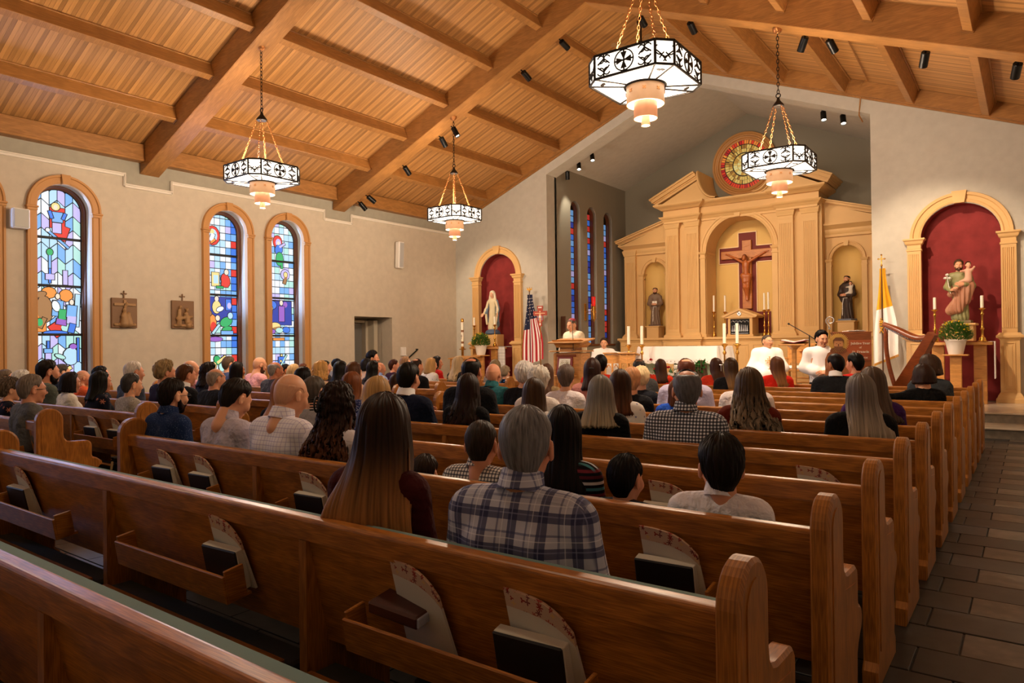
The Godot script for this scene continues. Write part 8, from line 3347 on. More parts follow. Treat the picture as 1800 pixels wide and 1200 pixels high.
# ---------------------------------------------------------------- the congregation
func cloth_prints() -> void:
	var navy := hexc("1c2140")
	printed("p:blue_plaid", plaid(hexc("b7bacb"), [[0.0, 0.30, hexc("262a4a"), 0.62], [0.09, 0.13, hexc("8f93b5"), 0.6], [0.62, 0.68, hexc("3a3f66"), 0.45], [0.80, 0.83, hexc("f0f0f4"), 0.5]]), 9.0)
	printed("p:gingham", plaid(hexc("dde0ea"), [[0.0, 0.5, hexc("14161f"), 0.62]], 64), 46.0)
	printed("p:white_check", plaid(hexc("e3e0ea"), [[0.0, 0.14, hexc("8f88b8"), 0.5]], 64), 36.0)
	printed("p:navy_check", plaid(hexc("e2ddd8"), [[0.0, 0.36, hexc("20222f"), 0.6]], 64), 40.0)
	printed("p:navy_floral", sprigs(hexc("12131f"), [hexc("c07a62"), hexc("d8a888"), hexc("8a4a40")], 9, 26.0, 3), 3.0)
	printed("p:navy_fleck", sprigs(hexc("1a2a4e"), [hexc("7a90b8"), hexc("a8b8d8")], 220, 2.0, 4), 5.0)
	printed("p:grey_print", sprigs(hexc("9a948c"), [hexc("4a4844"), hexc("d8d4cc")], 200, 5.0, 5), 5.0)
	printed("p:plum_dots", sprigs(hexc("1e1226"), [hexc("d8ccd8")], 14, 5.0, 6), 4.0)
	printed("p:blue_print", sprigs(hexc("26305e"), [hexc("d8dcf0"), hexc("aab4dc")], 180, 6.0, 7), 5.0)
	printed("p:white_floral", sprigs(hexc("e2dcd8"), [hexc("20242c"), hexc("b83020"), hexc("48508a")], 14, 10.0, 8), 4.0)
	printed("p:blue_floral", sprigs(hexc("10182e"), [hexc("2a6ad8"), hexc("3a8ae8")], 22, 16.0, 9), 4.0)
	var im := Image.create(16, 256, false, Image.FORMAT_RGB8)
	var sc := [hexc("16141a"), hexc("58202a"), hexc("16141a"), hexc("d8d8dc"), hexc("16141a"), hexc("4a8a98"), hexc("16141a"), hexc("742a34")]
	for j in 256:
		for i in 16:
			im.set_pixel(i, j, sc[(j / 16) % 8])
	printed("p:stripes", im, 4.0)

func top_mat(s: String) -> Material:
	return M[s] if s.begins_with("p:") else cloth(hexc(s.substr(2)))

func person(x: float, k: int, ht: float, who: String, style: String, hc: String, skin: int, top: String, label: String, o: Dictionary) -> void:
	var kind := "man" if who == "child" else who
	var small := who == "child"
	var z: float = o.get("z", row_z(k) - 0.28)
	var s := (ht - 0.44) / 0.872
	var hs: float = o.get("hs", 1.08)
	if small:
		hs *= clampf(1.0 - (1.0 - s) * 0.45, 0.8, 1.0) / s
	# keep the crown at its height when the head is drawn a little larger
	var crown := 0.120 * s * (hs - 1.0)
	s -= crown / 0.872
	var t := thing("person", label, "person", V(x, 0.44 * (1.0 - s), z))
	var look := atan2(-(-7.7 - x), -(-12.4 - z)) * float(o.get("look", 0.8)) + float(o.get("yaw", 0.0))
	var turn := look * 0.35
	t.rotation.y = turn
	t.scale = Vector3.ONE * s
	var near: bool = k <= 1 or o.get("near", false)
	var lod := 0 if near else (1 if k <= 5 else 2)
	var pose: String = o.get("pose", "lap")
	var bc: float = [0.020, 0.026, 0.032][lod]
	var j := skeleton(kind, pose)
	var b := Mb.new()
	b.add(body_arrays(kind, pose, "body", bc))
	var ht_ := Transform3D(Basis.from_euler(Vector3(o.get("tilt", -0.06), look - turn, 0)).scaled_local(Vector3.ONE * hs), (j.head as Vector3) + V(0, 0, -0.03 if o.get("tilt", 0.0) < -0.2 else 0.0))
	b.add(head_arrays(kind, [0.006, 0.0085, 0.0125][lod]), ht_)
	var w: Vector3 = j.wrist
	var hcell: float = [0.0045, 0.006, 0.0075][lod]
	if pose == "pray":
		hand_at(b, w, V(-0.2, 0.7, -0.6), V(0.9, 0.2, 0), true, 0.5, hcell)
		hand_at(b, mirror(w), V(0.2, 0.7, -0.6), V(-0.9, 0.2, 0), false, 0.5, hcell)
	else:
		hand_at(b, w, V(-0.75, -0.15, -0.6), V(0.2, 1, 0.1), true, 0.35, hcell)
		if pose == "rail":
			hand_at(b, V(-0.66, 0.90, 0.14), V(-1, -0.1, 0.1), V(0, 1, 0), false, 0.3, hcell)
		else:
			hand_at(b, mirror(w), V(0.75, -0.1, -0.6), V(-0.2, 1, 0.1), false, 0.35, hcell)
	put("body", b.mesh(), M.skin[skin], t)
	put("top", garment(kind, pose, "top", bc), top_mat(top), t)
	put("trousers", garment(kind, pose, "legs", bc), cloth([hexc("23242b"), hexc("2e2a26"), hexc("1d2233")][k % 3]), t)
	for sd in [-1, 1]:
		var sh := Mb.new()
		sh.prism(arc2(Vector2(0, 0), 0.05, 0, 180, 6) + arc2(Vector2(0, -0.17), 0.045, 180, 360, 6), 0.0, 0.03)
		sh.xf = Transform3D.IDENTITY
		var so := put("shoe", _shoe(), M.black, t)
		so.position = V(sd * 0.112, 0.0, -0.45)
	if o.get("collar", false):
		var c := put("collar", collar_mesh(0.042, 0.071 if kind == "man" else 0.064), M.cloth_white if label.contains("suit") else top_mat(top), t)
		c.position = (j.neck as Vector3) + V(0, 0.062, -0.004)
	hair_for(t, ht_, style, hc, kind, lod, o)
	if o.get("glasses", false):
		var g := put("glasses", glasses_mesh(), M.black, t)
		g.transform = ht_
	if o.has("beard"):
		var g := put("beard", beard_mesh(hexc(o.beard), 3), M.hair, t)
		g.transform = ht_
	if lod < 2:
		var e := put("eyes", eyes_mesh(), M.painted, t)
		e.transform = ht_
	if o.get("earring", false):
		var g := Mb.new()
		g.tube(ring3(V(0.079, -0.065, 0.014), V(0, 0, 1), V(0, 1, 0), 0.020, 0, 360, 14), 0.0018, 5)
		put("earring", g.mesh(), M.silver, t).transform = ht_

func _shoe() -> ArrayMesh:
	if not cache.has("shoe"):
		var f := Field.new()
		f.cap(V(0, 0.045, 0.04), V(0.006, 0.035, -0.11), 0.044, 0.036)
		cache.shoe = solid(f, 0.016)
	return cache.shoe

func hair_for(t: Node3D, ht_: Transform3D, style: String, hc: String, kind: String, lod: int, o: Dictionary) -> void:
	var d := {"c": hexc(hc), "who": kind}
	var na: int = [150, 84, 52][lod]
	var nt: int = [40, 24, 15][lod]
	for q in ["len", "tip", "curl", "wave", "flare", "th"]:
		if o.has(q):
			d[q] = hexc(o[q]) if q == "tip" else o[q]
	d.na = na
	d.nt = nt
	d.vary = [0.40, 0.30, 0.24][lod]
	var seed_: int = int(absf(t.position.x) * 1000.0) % 977
	if style == "short":
		d.merge({"th": 0.017, "locks": 14.0, "top": 0.35})
		d.nt = nt * 2 / 3
	elif style == "puff":
		d.merge({"th": 0.034, "locks": 7.0, "curl": 0.012, "back": 140.0, "ear": 96.0, "front": 50.0})
	elif style == "bob":
		d.merge({"len": 0.15, "th": 0.026, "amax": 118.0, "flare": 0.10})
	elif style == "long":
		d.merge({"len": 0.30, "th": 0.022, "amax": 112.0})
	elif style == "wavy":
		d.merge({"len": 0.32, "th": 0.026, "amax": 114.0, "wave": 0.014})
	elif style == "bald":
		d.merge({"th": 0.0022, "bald": [70.0, 86.0], "back": 144.0, "front": 88.0, "vary": 0.1})
		var c: Color = (M.skin[0] as StandardMaterial3D).albedo_color
		d.c = hexc(hc).lerp(c, 0.8)
	elif style == "fringe":
		d.merge({"th": 0.010, "bald": [42.0, 80.0], "front": 84.0})
	elif style == "baldspot":
		d.merge({"th": 0.011, "bald": [34.0, 12.0]})
	elif style == "hat":
		d.merge({"th": 0.024, "back": 122.0, "ear": 96.0, "front": 66.0, "vary": 0.05})
	if style == "bald":
		d.vary = 0.05
	put("knitted_hat" if style == "hat" else "hair", hair_mesh(d, seed_), M.hair, t).transform = ht_
	if o.has("clip"):
		var b := Mb.new()
		if o.clip == "claw":
			b.xf = Transform3D(Basis(V(0, 1, 0), 0.25), V(-0.05, 0.01, 0.125))
			for s in [-1.0, 1.0]:
				b.tube(ring3(V(s * 0.012, 0, 0), V(0, 1, 0), V(0, 0, 1), 0.042, -20, 200, 8), 0.006, 6)
				for q in 5:
					b.tube(ring3(V(s * 0.012, 0.03 - q * 0.015, 0.03), V(s, 0, 0), V(0, 0, -1), 0.028, 0, 120, 5), 0.004, 5)
			put("claw_clip", b.mesh(), M.black, t).transform = ht_
		else:
			b.box(V(0, 0.02, 0.145), V(0.05, 0.012, 0.01), 0.003)
			if o.clip == "silver":
				b.box(V(0, -0.03, 0.148), V(0.016, 0.09, 0.008), 0.003)
			put("hair_clip", b.mesh(), M.silver if o.clip == "silver" else M.black, t).transform = ht_

func congregation() -> void:
	cloth_prints()
	people_list()

func people_list() -> void:
	person(-11.71, 2, 1.23, "man", "short", "6b5b4a", 0, "c:b09a80", "grey-brown haired man in a tan shirt at the left picture edge", {})
	person(-11.08, 2, 1.22, "woman", "puff", "c9c4bc", 0, "c:6a6a70", "white-haired woman behind the grey-haired man with glasses", {})
	person(-8.79, 1, 1.20, "woman", "puff", "5a4c3e", 0, "p:navy_floral", "brown-grey short-haired woman in dark navy floral top at the left edge", {})
	person(-7.72, 1, 1.26, "man", "short", "756a60", 1, "c:5d5f60", "man in a grey shirt with glasses at the left pew end", {"glasses": true, "z": -2.64, "hs": 1.16, "look": 0.25})
	person(-10.22, 2, 1.37, "man", "short", "17100c", 1, "c:4d5248", "dark-bearded man in an olive grey shirt before the window", {"beard": "1a120d", "hs": 1.14, "look": 0.2})
	person(-12.10, 3, 1.28, "man", "short", "4a443e", 3, "c:15151a", "dark grey-haired man in black beyond the bearded man", {"look": 0.2})
	person(-9.53, 2, 1.22, "woman", "bob", "1a1210", 1, "c:d8d2c8", "woman with a dark chin-length bob and a white blouse", {"collar": true})
	person(-11.37, 3, 1.21, "man", "bald", "b8b0a6", 1, "c:d9623a", "elderly bald man in an orange shirt by the window", {"look": 0.15})
	person(-10.77, 3, 1.26, "woman", "short", "120d0b", 1, "c:20242c", "black-haired person partly hidden behind the navy floral dress", {})
	person(-8.70, 2, 1.25, "woman", "long", "15100d", 1, "p:navy_floral", "woman with long dark hair in a navy floral dress", {"len": 0.24, "look": 0.1})
	person(-9.77, 3, 1.33, "man", "short", "c4bcb2", 1, "c:3a4150", "white-haired man in dark blue looking ahead, beneath the wall reliefs", {"look": 0.15, "hs": 1.12})
	person(-7.95, 2, 1.23, "woman", "short", "3d3a38", 0, "p:grey_print", "short grey-haired woman with a hoop earring in a grey patterned top", {"earring": true, "look": 0.2})
	person(-8.93, 3, 1.34, "woman", "puff", "8a7450", 1, "p:plum_dots", "woman with puffy grey-blond hair in dark plum", {"puffy": true})
	person(-8.42, 3, 1.30, "man", "short", "4a2c18", 1, "c:17171b", "young brown-haired man in a dark suit beside a pink sleeve", {"collar": true, "look": 0.2})
	person(-9.91, 4, 1.34, "man", "bald", "7a6a5e", 0, "c:dca0b0", "bald man in pink looking ahead, behind the brown-haired young man", {"look": 0.2})
	person(-9.41, 4, 1.30, "woman", "long", "1f1512", 1, "c:22202a", "woman with long dark curls before the middle window", {"len": 0.22, "curl": 0.02})
	person(-7.75, 3, 1.27, "man", "fringe", "8a7c70", 1, "c:1d1e22", "balding grey man in a black jacket at the aisle end", {"look": 0.25})
	person(-5.39, 1, 1.26, "man", "short", "1c1410", 0, "p:navy_fleck", "bearded man with dark glasses in a navy flecked shirt", {"glasses": true, "beard": "20150f", "hs": 1.1, "look": 0.35, "collar": true})
	person(-11.77, 6, 1.35, "man", "short", "5a4a3c", 0, "c:4a5578", "brown-haired man in a blue jacket in front of the window", {"look": 0.2})
	person(-10.10, 5, 1.28, "woman", "long", "0e0a09", 4, "c:2a2024", "woman with black hair in profile beside the pink shirt", {"len": 0.2, "look": 0.1})
	person(-10.87, 6, 1.35, "man", "bald", "8a7468", 0, "c:e2a3a8", "bald bearded man in a pink shirt, head bowed", {"beard": "4a382e", "tilt": -0.3, "look": 0.2, "hs": 1.12})
	person(-4.57, 1, 1.27, "man", "short", "1e1712", 0, "c:b3aab8", "boy in a lavender-grey shirt looking down", {"tilt": -0.45, "look": 0.25, "collar": true, "hs": 1.14})
	person(-5.20, 2, 1.24, "woman", "long", "8a5630", 0, "c:141417", "woman with long auburn-blond hair between the boy and the bald man", {"len": 0.27, "tip": "c08a55"})
	person(-3.93, 1, 1.33, "man", "bald", "9a8478", 0, "p:white_check", "bald man in a white checked shirt, head bowed", {"tilt": -0.35, "look": 0.35, "collar": true, "hs": 1.16, "stubble": true})
	person(-9.10, 5, 1.30, "man", "fringe", "8c8580", 2, "c:4a4a50", "grey man with a balding crown behind the bald man in check", {})
	person(-11.30, 7, 1.19, "man", "short", "14100e", 4, "c:303038", "dark-haired person just behind the grey balding man", {})
	person(-9.85, 6, 1.22, "woman", "bob", "c9a878", 0, "c:9c8a78", "woman with streaked blond hair near the right window", {})
	person(-11.95, 8, 1.17, "woman", "bob", "6a4028", 0, "c:70584a", "brown-haired person beneath the right window edge", {})
	person(-7.26, 4, 1.25, "woman", "bob", "0c0a0a", 1, "c:26262a", "black-haired person in front of the streaked blond woman", {})
	person(-8.03, 5, 1.30, "woman", "bob", "c79a5c", 0, "c:d8c8a8", "woman with curly golden-blond hair", {"curl": 0.012, "len": 0.14})
	person(-11.23, 8, 1.23, "man", "short", "15100e", 1, "c:2a2a30", "dark-haired person beyond the golden-blond curls", {})
	person(-4.78, 2, 1.25, "man", "short", "4c443c", 0, "c:8f8c8a", "man with brown-grey hair in a light grey shirt", {})
	person(-11.95, 9, 1.25, "man", "hat", "0c0c0e", 0, "p:grey_print", "person in a black knitted hat and a light patterned top", {})
	person(-8.66, 6, 1.28, "woman", "long", "120d0c", 1, "c:1b1a20", "woman with long straight black hair left of the doorway", {"len": 0.34})
	person(-7.34, 5, 1.29, "woman", "long", "4c2f1c", 0, "c:b89a84", "woman with long brown hair before the doorway", {"len": 0.26})
	person(-5.33, 3, 1.25, "woman", "long", "6a3a1c", 0, "p:blue_print", "woman with auburn hair in a blue-white printed top", {"len": 0.28})
	person(-3.42, 1, 1.27, "woman", "wavy", "24150e", 0, "c:c8c0c4", "woman with long dark curls held by a black claw clip", {"len": 0.38, "curl": 0.022, "wave": 0.022, "flare": 0.25, "tip": "5a3520", "clip": "claw", "hs": 1.12})
	person(-2.07, 0, 1.30, "woman", "long", "2a1a10", 0, "c:3c0f0e", "woman with very long straight brown hair and a dark red sweater, nearest", {"len": 0.40, "tip": "a87440", "near": true, "flare": 0.55, "hs": 1.14})
	person(-11.79, 10, 1.40, "man", "puff", "0d0a09", 1, "c:2a2c34", "black-haired young man in front of the doorway, highest of the far group", {})
	person(-11.01, 9, 1.26, "woman", "bob", "100c0b", 1, "c:c8a890", "black-haired person just below the tall young man by the doorway", {})
	person(-8.88, 7, 1.26, "woman", "long", "140e0c", 1, "c:2a2426", "woman with dark curly hair beside the man in light blue", {"len": 0.24, "curl": 0.012})
	person(-9.67, 8, 1.22, "man", "bald", "b07a66", 1, "c:8fa8e0", "bald man in a light blue shirt", {"collar": true})
	person(-10.21, 9, 1.24, "woman", "short", "3a1c12", 1, "c:32182c", "woman with pinned brown hair in purple", {})
	person(-10.77, 10, 1.28, "woman", "long", "8c6a4c", 0, "c:6a5a50", "woman with gray-blond hair below the handrail", {"len": 0.22})
	person(-7.88, 7, 1.31, "man", "baldspot", "2c1c14", 1, "c:141416", "man with thinning hair in black beside the handrail", {})
	person(-4.02, 2, 1.26, "woman", "bob", "a07c4c", 0, "p:blue_print", "woman with short layered blond hair", {"len": 0.12, "tip": "c0a070", "hs": 1.1})
	person(-4.56, 3, 1.34, "man", "short", "120d0b", 1, "c:11172b", "dark-haired man in a navy suit with clasped hands", {"pose": "pray", "collar": true})
	person(-7.43, 6, 1.10, "child", "bob", "2e1c12", 1, "c:c89a80", "small brown-haired child beside the navy suit", {})
	person(-9.20, 9, 1.27, "woman", "bob", "b08a58", 0, "p:white_floral", "woman with straight blond hair in a white floral blouse", {"len": 0.2})
	person(-9.86, 10, 1.29, "woman", "long", "17100f", 1, "c:a81a16", "woman with straight black hair in red", {"len": 0.3})
	person(-8.51, 9, 1.30, "woman", "wavy", "b39c78", 0, "c:1f2126", "woman with long wavy ash-blond hair and a dark jacket", {"len": 0.32, "wave": 0.015})
	person(-4.54, 4, 1.38, "man", "baldspot", "120d0b", 2, "c:141518", "man with thinning black hair in a dark suit, before the plant", {})
	person(-3.85, 3, 1.25, "woman", "wavy", "22150e", 0, "c:0f0f11", "woman with long wavy dark brown hair in black, below the flower pot", {"len": 0.34, "wave": 0.012, "flare": 0.3})
	person(-7.65, 9, 1.24, "woman", "bob", "7a6a50", 0, "c:8a8078", "small woman with grey-blond hair beyond the thinning black hair", {})
	person(-4.95, 5, 1.30, "man", "bald", "c07a5a", 1, "c:2a6066", "bald man in a teal jacket", {"collar": true})
	person(-7.43, 9, 1.13, "woman", "puff", "94836c", 0, "p:blue_floral", "woman with short sandy hair in a blue floral top", {})
	person(-4.51, 5, 1.30, "woman", "puff", "c4bfba", 0, "c:17181c", "white-haired person in black left of the ambo", {})
	person(-3.72, 4, 1.28, "woman", "puff", "cdc8be", 0, "c:dcd6d2", "white-haired woman just right of the white-haired person in black", {})
	person(-4.81, 6, 1.26, "woman", "long", "4a3020", 0, "c:8a7250", "woman with long brown hair and a fur-brown wrap by the ambo", {"len": 0.3})
	person(-3.17, 3, 1.23, "woman", "long", "3d2a1a", 0, "c:d8d2d0", "woman with long brown hair and white sleeves in front of the ambo", {"len": 0.30, "flare": 0.2})
	person(-3.97, 5, 1.27, "woman", "short", "5a4c44", 0, "c:dcd4d8", "short grey-brown haired woman in a plain white top", {"th": 0.024})
	person(-4.16, 6, 1.33, "woman", "long", "2a1712", 1, "c:c08078", "woman with half-up dark hair and a clip in dusty pink", {"len": 0.24, "clip": "bar"})
	person(-5.03, 8, 1.34, "man", "short", "0c0909", 4, "c:c62a18", "black-haired youth in red in front of the small kneeler", {})
	person(-2.57, 3, 1.26, "woman", "long", "77726a", 0, "c:0d0d0e", "woman with long straight silver-grey hair in black", {"len": 0.27, "tip": "9a8c74", "flare": 0.35, "near": true})
	person(-2.87, 4, 1.27, "woman", "long", "36200f", 0, "p:white_floral", "woman with long chestnut hair in a white floral top", {"len": 0.28, "tip": "54301a"})
	person(-3.20, 5, 1.25, "woman", "short", "c08a60", 0, "c:1a1b20", "strawberry-blond woman in black", {"th": 0.022})
	person(-3.53, 6, 1.23, "woman", "puff", "d8bf92", 0, "c:22242c", "woman with pale blond curls beside the strawberry blond", {})
	person(-4.42, 8, 1.29, "man", "baldspot", "2e2a28", 5, "c:4a4a4c", "balding man in a charcoal sweater before the altar left corner", {})
	person(-4.90, 10, 1.24, "woman", "long", "3e2212", 0, "c:d23a20", "girl with long chestnut hair in a red jacket before the flowers", {"len": 0.3})
	person(-3.00, 6, 1.34, "man", "baldspot", "5a3020", 0, "c:c6c2e0", "man with thinning reddish hair in a lavender shirt", {})
	person(-1.90, 3, 1.32, "man", "baldspot", "57565a", 1, "p:gingham", "balding grey man in a black and white gingham shirt", {"collar": true, "hs": 1.18})
	person(-3.97, 10, 1.26, "woman", "long", "3a2012", 0, "c:c83a22", "girl in red with half-up hair and a silver clip", {"len": 0.3, "clip": "silver"})
	person(-3.43, 9, 1.28, "woman", "long", "3a2616", 0, "c:151518", "woman with long brown hair in black before the altar", {"len": 0.34, "tip": "7a5a34"})
	person(-2.35, 6, 1.26, "man", "bald", "b8786a", 0, "c:e6dcdc", "bald man in a white jacket half hidden by wavy brown hair", {})
	person(-1.76, 4, 1.29, "woman", "wavy", "4a3826", 0, "c:5a1c0c", "woman with long wavy brown hair in a rust sweater", {"len": 0.36, "wave": 0.02, "flare": 0.55, "tip": "8a7a66", "near": true, "hs": 1.12})
	person(-3.05, 10, 1.28, "woman", "long", "5c3820", 0, "c:d0281a", "girl with long straight hair in a red jacket before the seated priest", {"len": 0.34, "tip": "9a6a40"})
	person(-2.06, 9, 1.33, "man", "short", "0d0a0a", 4, "c:1c1d20", "black-haired man in a dark suit before the altar server", {"collar": true})
	person(-1.99, 10, 1.32, "woman", "short", "0a0808", 1, "c:d42a22", "black-haired person in bright red before the brown sign", {"th": 0.024})
	person(-0.98, 4, 1.26, "woman", "long", "6a6058", 0, "c:0e0e10", "woman with long grey-blond hair in black near the aisle", {"len": 0.36, "tip": "a09484", "flare": 0.35, "near": true})
	person(-1.05, 5, 1.28, "woman", "long", "4c3c30", 0, "c:3a1c52", "woman with long ash-brown hair in purple", {"len": 0.34, "flare": 0.3})
	person(-1.01, 9, 1.32, "woman", "bob", "3c2a1e", 0, "c:3c4248", "brown-haired person in dark grey below the harp", {"len": 0.12, "hs": 1.14})
	person(-0.98, 8, 1.23, "woman", "bob", "2c1a12", 0, "c:0d0d0f", "short-haired woman in black with an arm along the pew", {"pose": "rail", "len": 0.10, "hs": 1.2})
	person(-1.38, 0, 1.29, "man", "short", "6f6e70", 1, "p:blue_plaid", "grey crop-haired man in a blue and white plaid shirt, nearest", {"collar": true, "near": true, "th": 0.009, "hs": 1.14})
	person(-1.79, 1, 1.20, "woman", "long", "0e0a09", 0, "p:stripes", "woman with long black hair in a striped top", {"len": 0.34, "near": true})
	person(-2.29, 1, 1.11, "child", "short", "2e251e", 1, "p:navy_check", "boy with cropped hair in a white and navy checked shirt", {"collar": true, "hs": 1.16, "tilt": -0.15, "th": 0.009})
	person(-1.46, 1, 1.00, "child", "short", "0d0a0a", 1, "c:2a2c3a", "small black-haired boy whose head just clears the pew", {"hs": 1.06, "yaw": -0.5})
	person(-1.03, 1, 1.12, "child", "short", "160f0c", 1, "c:e6e2ea", "boy with dark hair in a white dress shirt near the aisle", {"collar": true, "hs": 1.22})
	person(-2.69, 1, 0.90, "child", "short", "2a1c14", 0, "p:navy_check", "child in a checked shirt mostly hidden by very long brown hair", {})
	person(-2.73, 5, 1.15, "woman", "long", "5a341c", 0, "c:2a5ad0", "brown-haired woman in bright blue hidden behind the gingham shirt", {"len": 0.2})

# ---------------------------------------------------------------- wall pieces, books in the racks
func relief(zc: float, label: String, k: int) -> void:
	var t := thing("wall_relief", label, "relief plaque", V(WL, 1.93, -zc), PI / 2, "station reliefs on the left wall")
	var brown := mat(hexc("7a5a3c"), 0.6)
	var tone := mat(hexc("9a774e"), 0.6)
	board(t, "panel", V(0, 0.285, 0.025), V(0.47, 0.57, 0.05), brown, 0.008)
	var b := Mb.new()
	b.box(V(0, 0.635, 0.02), V(0.022, 0.13, 0.022), 0.004)
	b.box(V(0, 0.655, 0.02), V(0.085, 0.022, 0.022), 0.004)
	for q in [V(0, 0.70, 0.02), V(-0.045, 0.655, 0.02), V(0.045, 0.655, 0.02)]:
		_ball(b, q, 0.014, 8)
	put("cross_finial", b.mesh(), brown, t)
	var f := Field.new()
	f.k = 0.02
	if k == 0:
		b = Mb.new()
		b.box(V(0, 0.30, 0.06), V(0.05, 0.46, 0.03), 0.005)
		b.box(V(0, 0.445, 0.06), V(0.40, 0.05, 0.03), 0.005)
		put("carved_cross", b.mesh(), tone, t)
		f.cap(V(-0.02, 0.08, 0.07), V(-0.02, 0.25, 0.08), 0.08, 0.05)
		f.ell(V(-0.02, 0.33, 0.085), V(0.035, 0.042, 0.035))
		f.cap(V(0.07, 0.08, 0.08), V(0.06, 0.22, 0.08), 0.07, 0.04)
		f.ell(V(0.06, 0.27, 0.09), V(0.03, 0.036, 0.03))
		f.cap(V(-0.06, 0.22, 0.09), V(0.08, 0.14, 0.10), 0.028, 0.022)
		f.cap(V(0.0, 0.39, 0.07), V(0.03, 0.46, 0.07), 0.025, 0.03)
	else:
		f.cap(V(-0.10, 0.08, 0.07), V(-0.09, 0.36, 0.07), 0.05, 0.04)
		f.ell(V(-0.07, 0.43, 0.08), V(0.032, 0.04, 0.032))
		f.cap(V(0.08, 0.14, 0.07), V(0.04, 0.30, 0.08), 0.06, 0.045)
		f.ell(V(0.06, 0.39, 0.085), V(0.032, 0.04, 0.032))
		f.cap(V(-0.13, 0.20, 0.085), V(0.16, 0.24, 0.085), 0.04, 0.03)
		f.cap(V(0.10, 0.06, 0.07), V(0.15, 0.14, 0.07), 0.06, 0.03)
	f.cap(V(-0.18, 0.06, 0.055), V(0.18, 0.06, 0.055), 0.03, 0.03)
	put("figures", solid(f, 0.011), tone, t)

func hymnal(x: float, k: int, label: String, turn := 0.06, left := false) -> void:
	var z := row_z(k)
	var t := thing("hymnal", label, "book", V(x, 0.50, z - 0.022), turn, "dark hymnals in the pew racks")
	t.rotation.x = deg_to_rad(11.5)
	board(t, "cover", V(0, 0.086, 0.0), V(0.235, 0.172, 0.050), M.leather, 0.005)
	board(t, "pages", V(0.004, 0.088, 0.0), V(0.236, 0.172, 0.038), M.pages, 0.002)

func missalette(x: float, k: int, label: String, turn := 0.05) -> void:
	var z := row_z(k)
	var t := thing("missalette", label, "booklet", V(x, 0.50, z - 0.058), turn, "paper missalettes in the pew racks")
	t.rotation.x = deg_to_rad(11.5)
	# limp booklet: the sheet bows and one upper corner droops
	var lo := PackedVector3Array()
	var hi := PackedVector3Array()
	for part in 2:
		var b := Mb.new()
		var g := PackedVector3Array()
		var y0 := 0.0 if part == 0 else 0.235
		var y1 := 0.235 if part == 0 else 0.29
		for s in [0.0, -0.010]:
			for j in 7:
				for i in 9:
					var u := float(i) / 8
					var y := lerpf(y0, y1, j / 6.0)
					var x_ := -0.13 + 0.25 * u - 0.02 * y / 0.29
					var drop := 0.075 * pow(u, 4.0) * (y / 0.29)
					g.append(V(x_ + 0.01 * (1 - u), y - drop, 0.012 * sin(u * 2.2) + s + 0.02 * u * u * y / 0.29))
		var f := g.slice(0, 63)
		var r := g.slice(63)
		b.grid(f, 9, 7)
		b.grid(r, 9, 7)
		for i in 8:
			b.quad(f[54 + i], f[55 + i], r[55 + i], r[54 + i])
		for j in 6:
			b.quad(f[j * 9 + 8], f[j * 9 + 17], r[j * 9 + 17], r[j * 9 + 8])
			b.quad(f[j * 9], f[j * 9 + 9], r[j * 9 + 9], r[j * 9])
		put("pages" if part == 0 else "printed_strip", b.mesh(), M.pages if part == 0 else strip_mat(), t)

func strip_mat() -> Material:
	if not M.has("strip"):
		M.strip = printed("strip", sprigs(hexc("c8a88c"), [hexc("8a2420"), hexc("a8483c"), hexc("d8b070"), hexc("6a2a30")], 40, 22.0, 12), 7.0)
	return M.strip

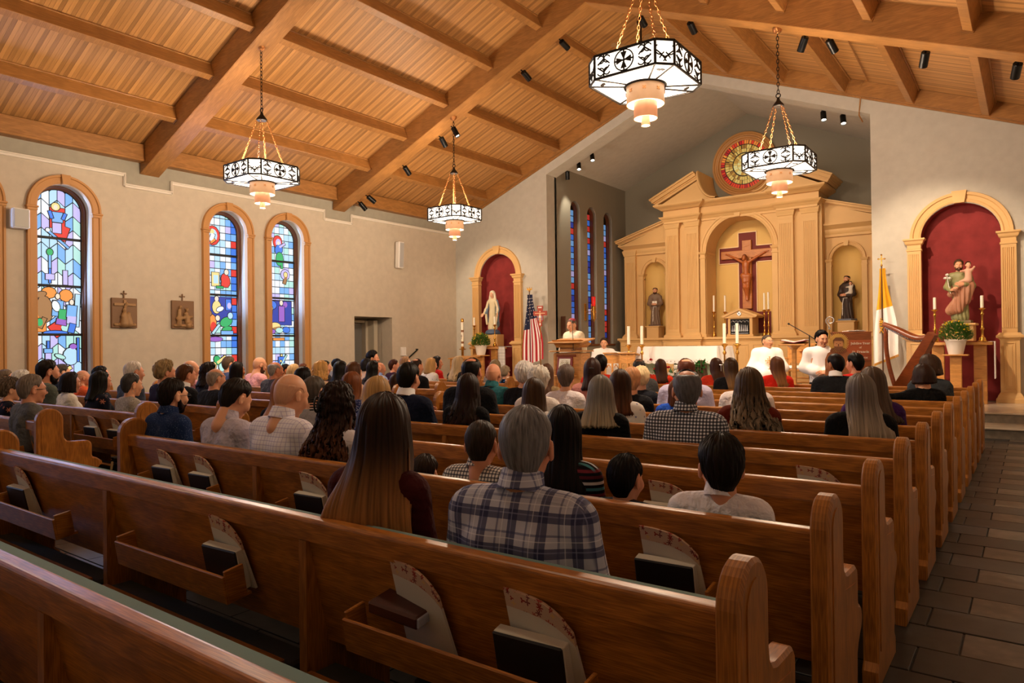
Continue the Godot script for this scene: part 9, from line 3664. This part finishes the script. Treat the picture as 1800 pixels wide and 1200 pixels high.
func small_things() -> void:
	relief(6.32, "carved wooden wall relief of a cross and mourners, the left of the two reliefs", 0)
	relief(7.47, "carved wooden wall relief of bearers, the right of the two reliefs", 1)
	# column speaker and box speaker on the left wall
	var t := thing("wall_speaker", "tall white column loudspeaker on the left wall beyond the windows", "loudspeaker", V(WL + 0.08, 3.66, -13.52), PI / 2)
	t.rotation.x = 0.05
	board(t, "case", V(0, 0.36, 0.04), V(0.20, 0.72, 0.16), M.white, 0.02)
	board(t, "grille", V(0, 0.36, 0.122), V(0.15, 0.66, 0.012), mat(Color(0.70, 0.70, 0.70), 0.7), 0.004)
	board(t, "bracket", V(0, 0.5, -0.06), V(0.05, 0.12, 0.06), M.white, 0.004)
	t = thing("wall_speaker", "small white box loudspeaker at the left picture edge", "loudspeaker", V(WL + 0.06, 3.60, -4.57), PI / 2)
	board(t, "case", V(0, 0.17, 0.06), V(0.26, 0.34, 0.20), M.white, 0.02)
	board(t, "grille", V(0, 0.17, 0.165), V(0.22, 0.30, 0.012), mat(Color(0.74, 0.74, 0.72), 0.7), 0.004)
	board(t, "bracket", V(0, 0.17, -0.05), V(0.06, 0.08, 0.04), M.white, 0.004)
	t = thing("wall_box", "small white box on the left wall beside the doorway", "wall box", V(WL, 1.28, -13.72), PI / 2)
	board(t, "case", V(0, 0.11, 0.04), V(0.16, 0.22, 0.08), M.white, 0.01)
	board(t, "lip", V(0, -0.01, 0.05), V(0.18, 0.02, 0.10), M.white, 0.004)
	t = thing("handrail", "dark green handrail end on the left wall by the steps", "handrail", V(WL, 0.9, -14.2), PI / 2)
	var b := Mb.new()
	b.tube(line3([V(-0.35, 0.28, 0.08), V(0.0, 0.50, 0.08), V(0.05, 0.53, 0.07), V(0.06, 0.53, 0.0)]), 0.022, 8)
	put("rail", b.mesh(), mat(Color(0.05, 0.10, 0.08), 0.4), t)
	t = thing("wall_plaque", "small brown wooden board on the wall behind the bishop", "plaque", V(-10.5, 1.75, ZF - 0.52))
	board(t, "board", V(0, 0.28, 0.0), V(0.16, 0.56, 0.03), M.dark_wood)
	# thin conduit that runs down from the roof to the chancel arch
	b = Mb.new()
	b.tube(line3([V(-2.44, roof_y(-2.44) - 0.05, -11.8), V(-2.60, roof_y(-2.6) - 0.04, -15.6), V(-2.75, roof_y(-2.75) - 0.06, -15.82), V(-2.80, 6.55, -15.96), V(-2.84, 6.22, -16.02), V(-2.84, 6.18, -16.4)]), 0.014, 6)
	var c := put("conduit", b.mesh(), M.beam)
	tag(c, "thin painted conduit crossing the ceiling bay to the right end of the chancel arch", "conduit")
	# books
	hymnal(-5.02, 0, "dark hymnal in the front rack at the left picture edge")
	missalette(-4.98, 0, "missalette behind the hymnal at the left picture edge")
	hymnal(-2.76, 0, "dark hymnal at the right end of the middle rack of the front full pew")
	missalette(-2.74, 0, "missalette behind the hymnal in the middle rack of the front full pew")
	hymnal(-1.17, 0, "large dark hymnal at the bottom of the picture, near the pew end")
	missalette(-1.13, 0, "missalette behind the large dark hymnal at the bottom of the picture")
	missalette(-1.62, 0, "missalette behind the brown songbook", -0.02)
	t = thing("songbook", "brown songbook lying tilted at the left end of the nearest rack", "book", V(-1.70, 0.63, row_z(0) - 0.02), 0.0)
	t.rotation = Vector3(0.1, 0.10, -0.10)
	board(t, "cover", V(0, 0, 0), V(0.21, 0.045, 0.15), mat(hexc("4a2418"), 0.4), 0.008)
	board(t, "pages", V(0.006, 0, -0.002), V(0.206, 0.034, 0.144), mat(hexc("a8acb8"), 0.6), 0.003)
	for q in [[-4.98, "first"], [-4.48, "second"], [-3.32, "third"], [-1.15, "fourth"]]:
		hymnal(q[0], 1, "dark hymnal, %s from the left on the back of the second full pew" % q[1])
		missalette(q[0] + 0.03, 1, "missalette, %s from the left on the back of the second full pew" % q[1])
	for q in [[-8.28, "left"], [-7.72, "right"]]:
		hymnal(q[0], 2, "dark hymnal in the left block beside the grey-shirted man, the %s one" % q[1])
		missalette(q[0] + 0.04, 2, "missalette in the left block beside the grey-shirted man, the %s one" % q[1])
	hymnal(-1.55, 2, "dark hymnal below the boy in the white dress shirt")
	missalette(-1.50, 2, "missalette half seen beside the boy in the white dress shirt")
	missalette(-0.98, 3, "missalette whose printed edge shows above the pew near the aisle")
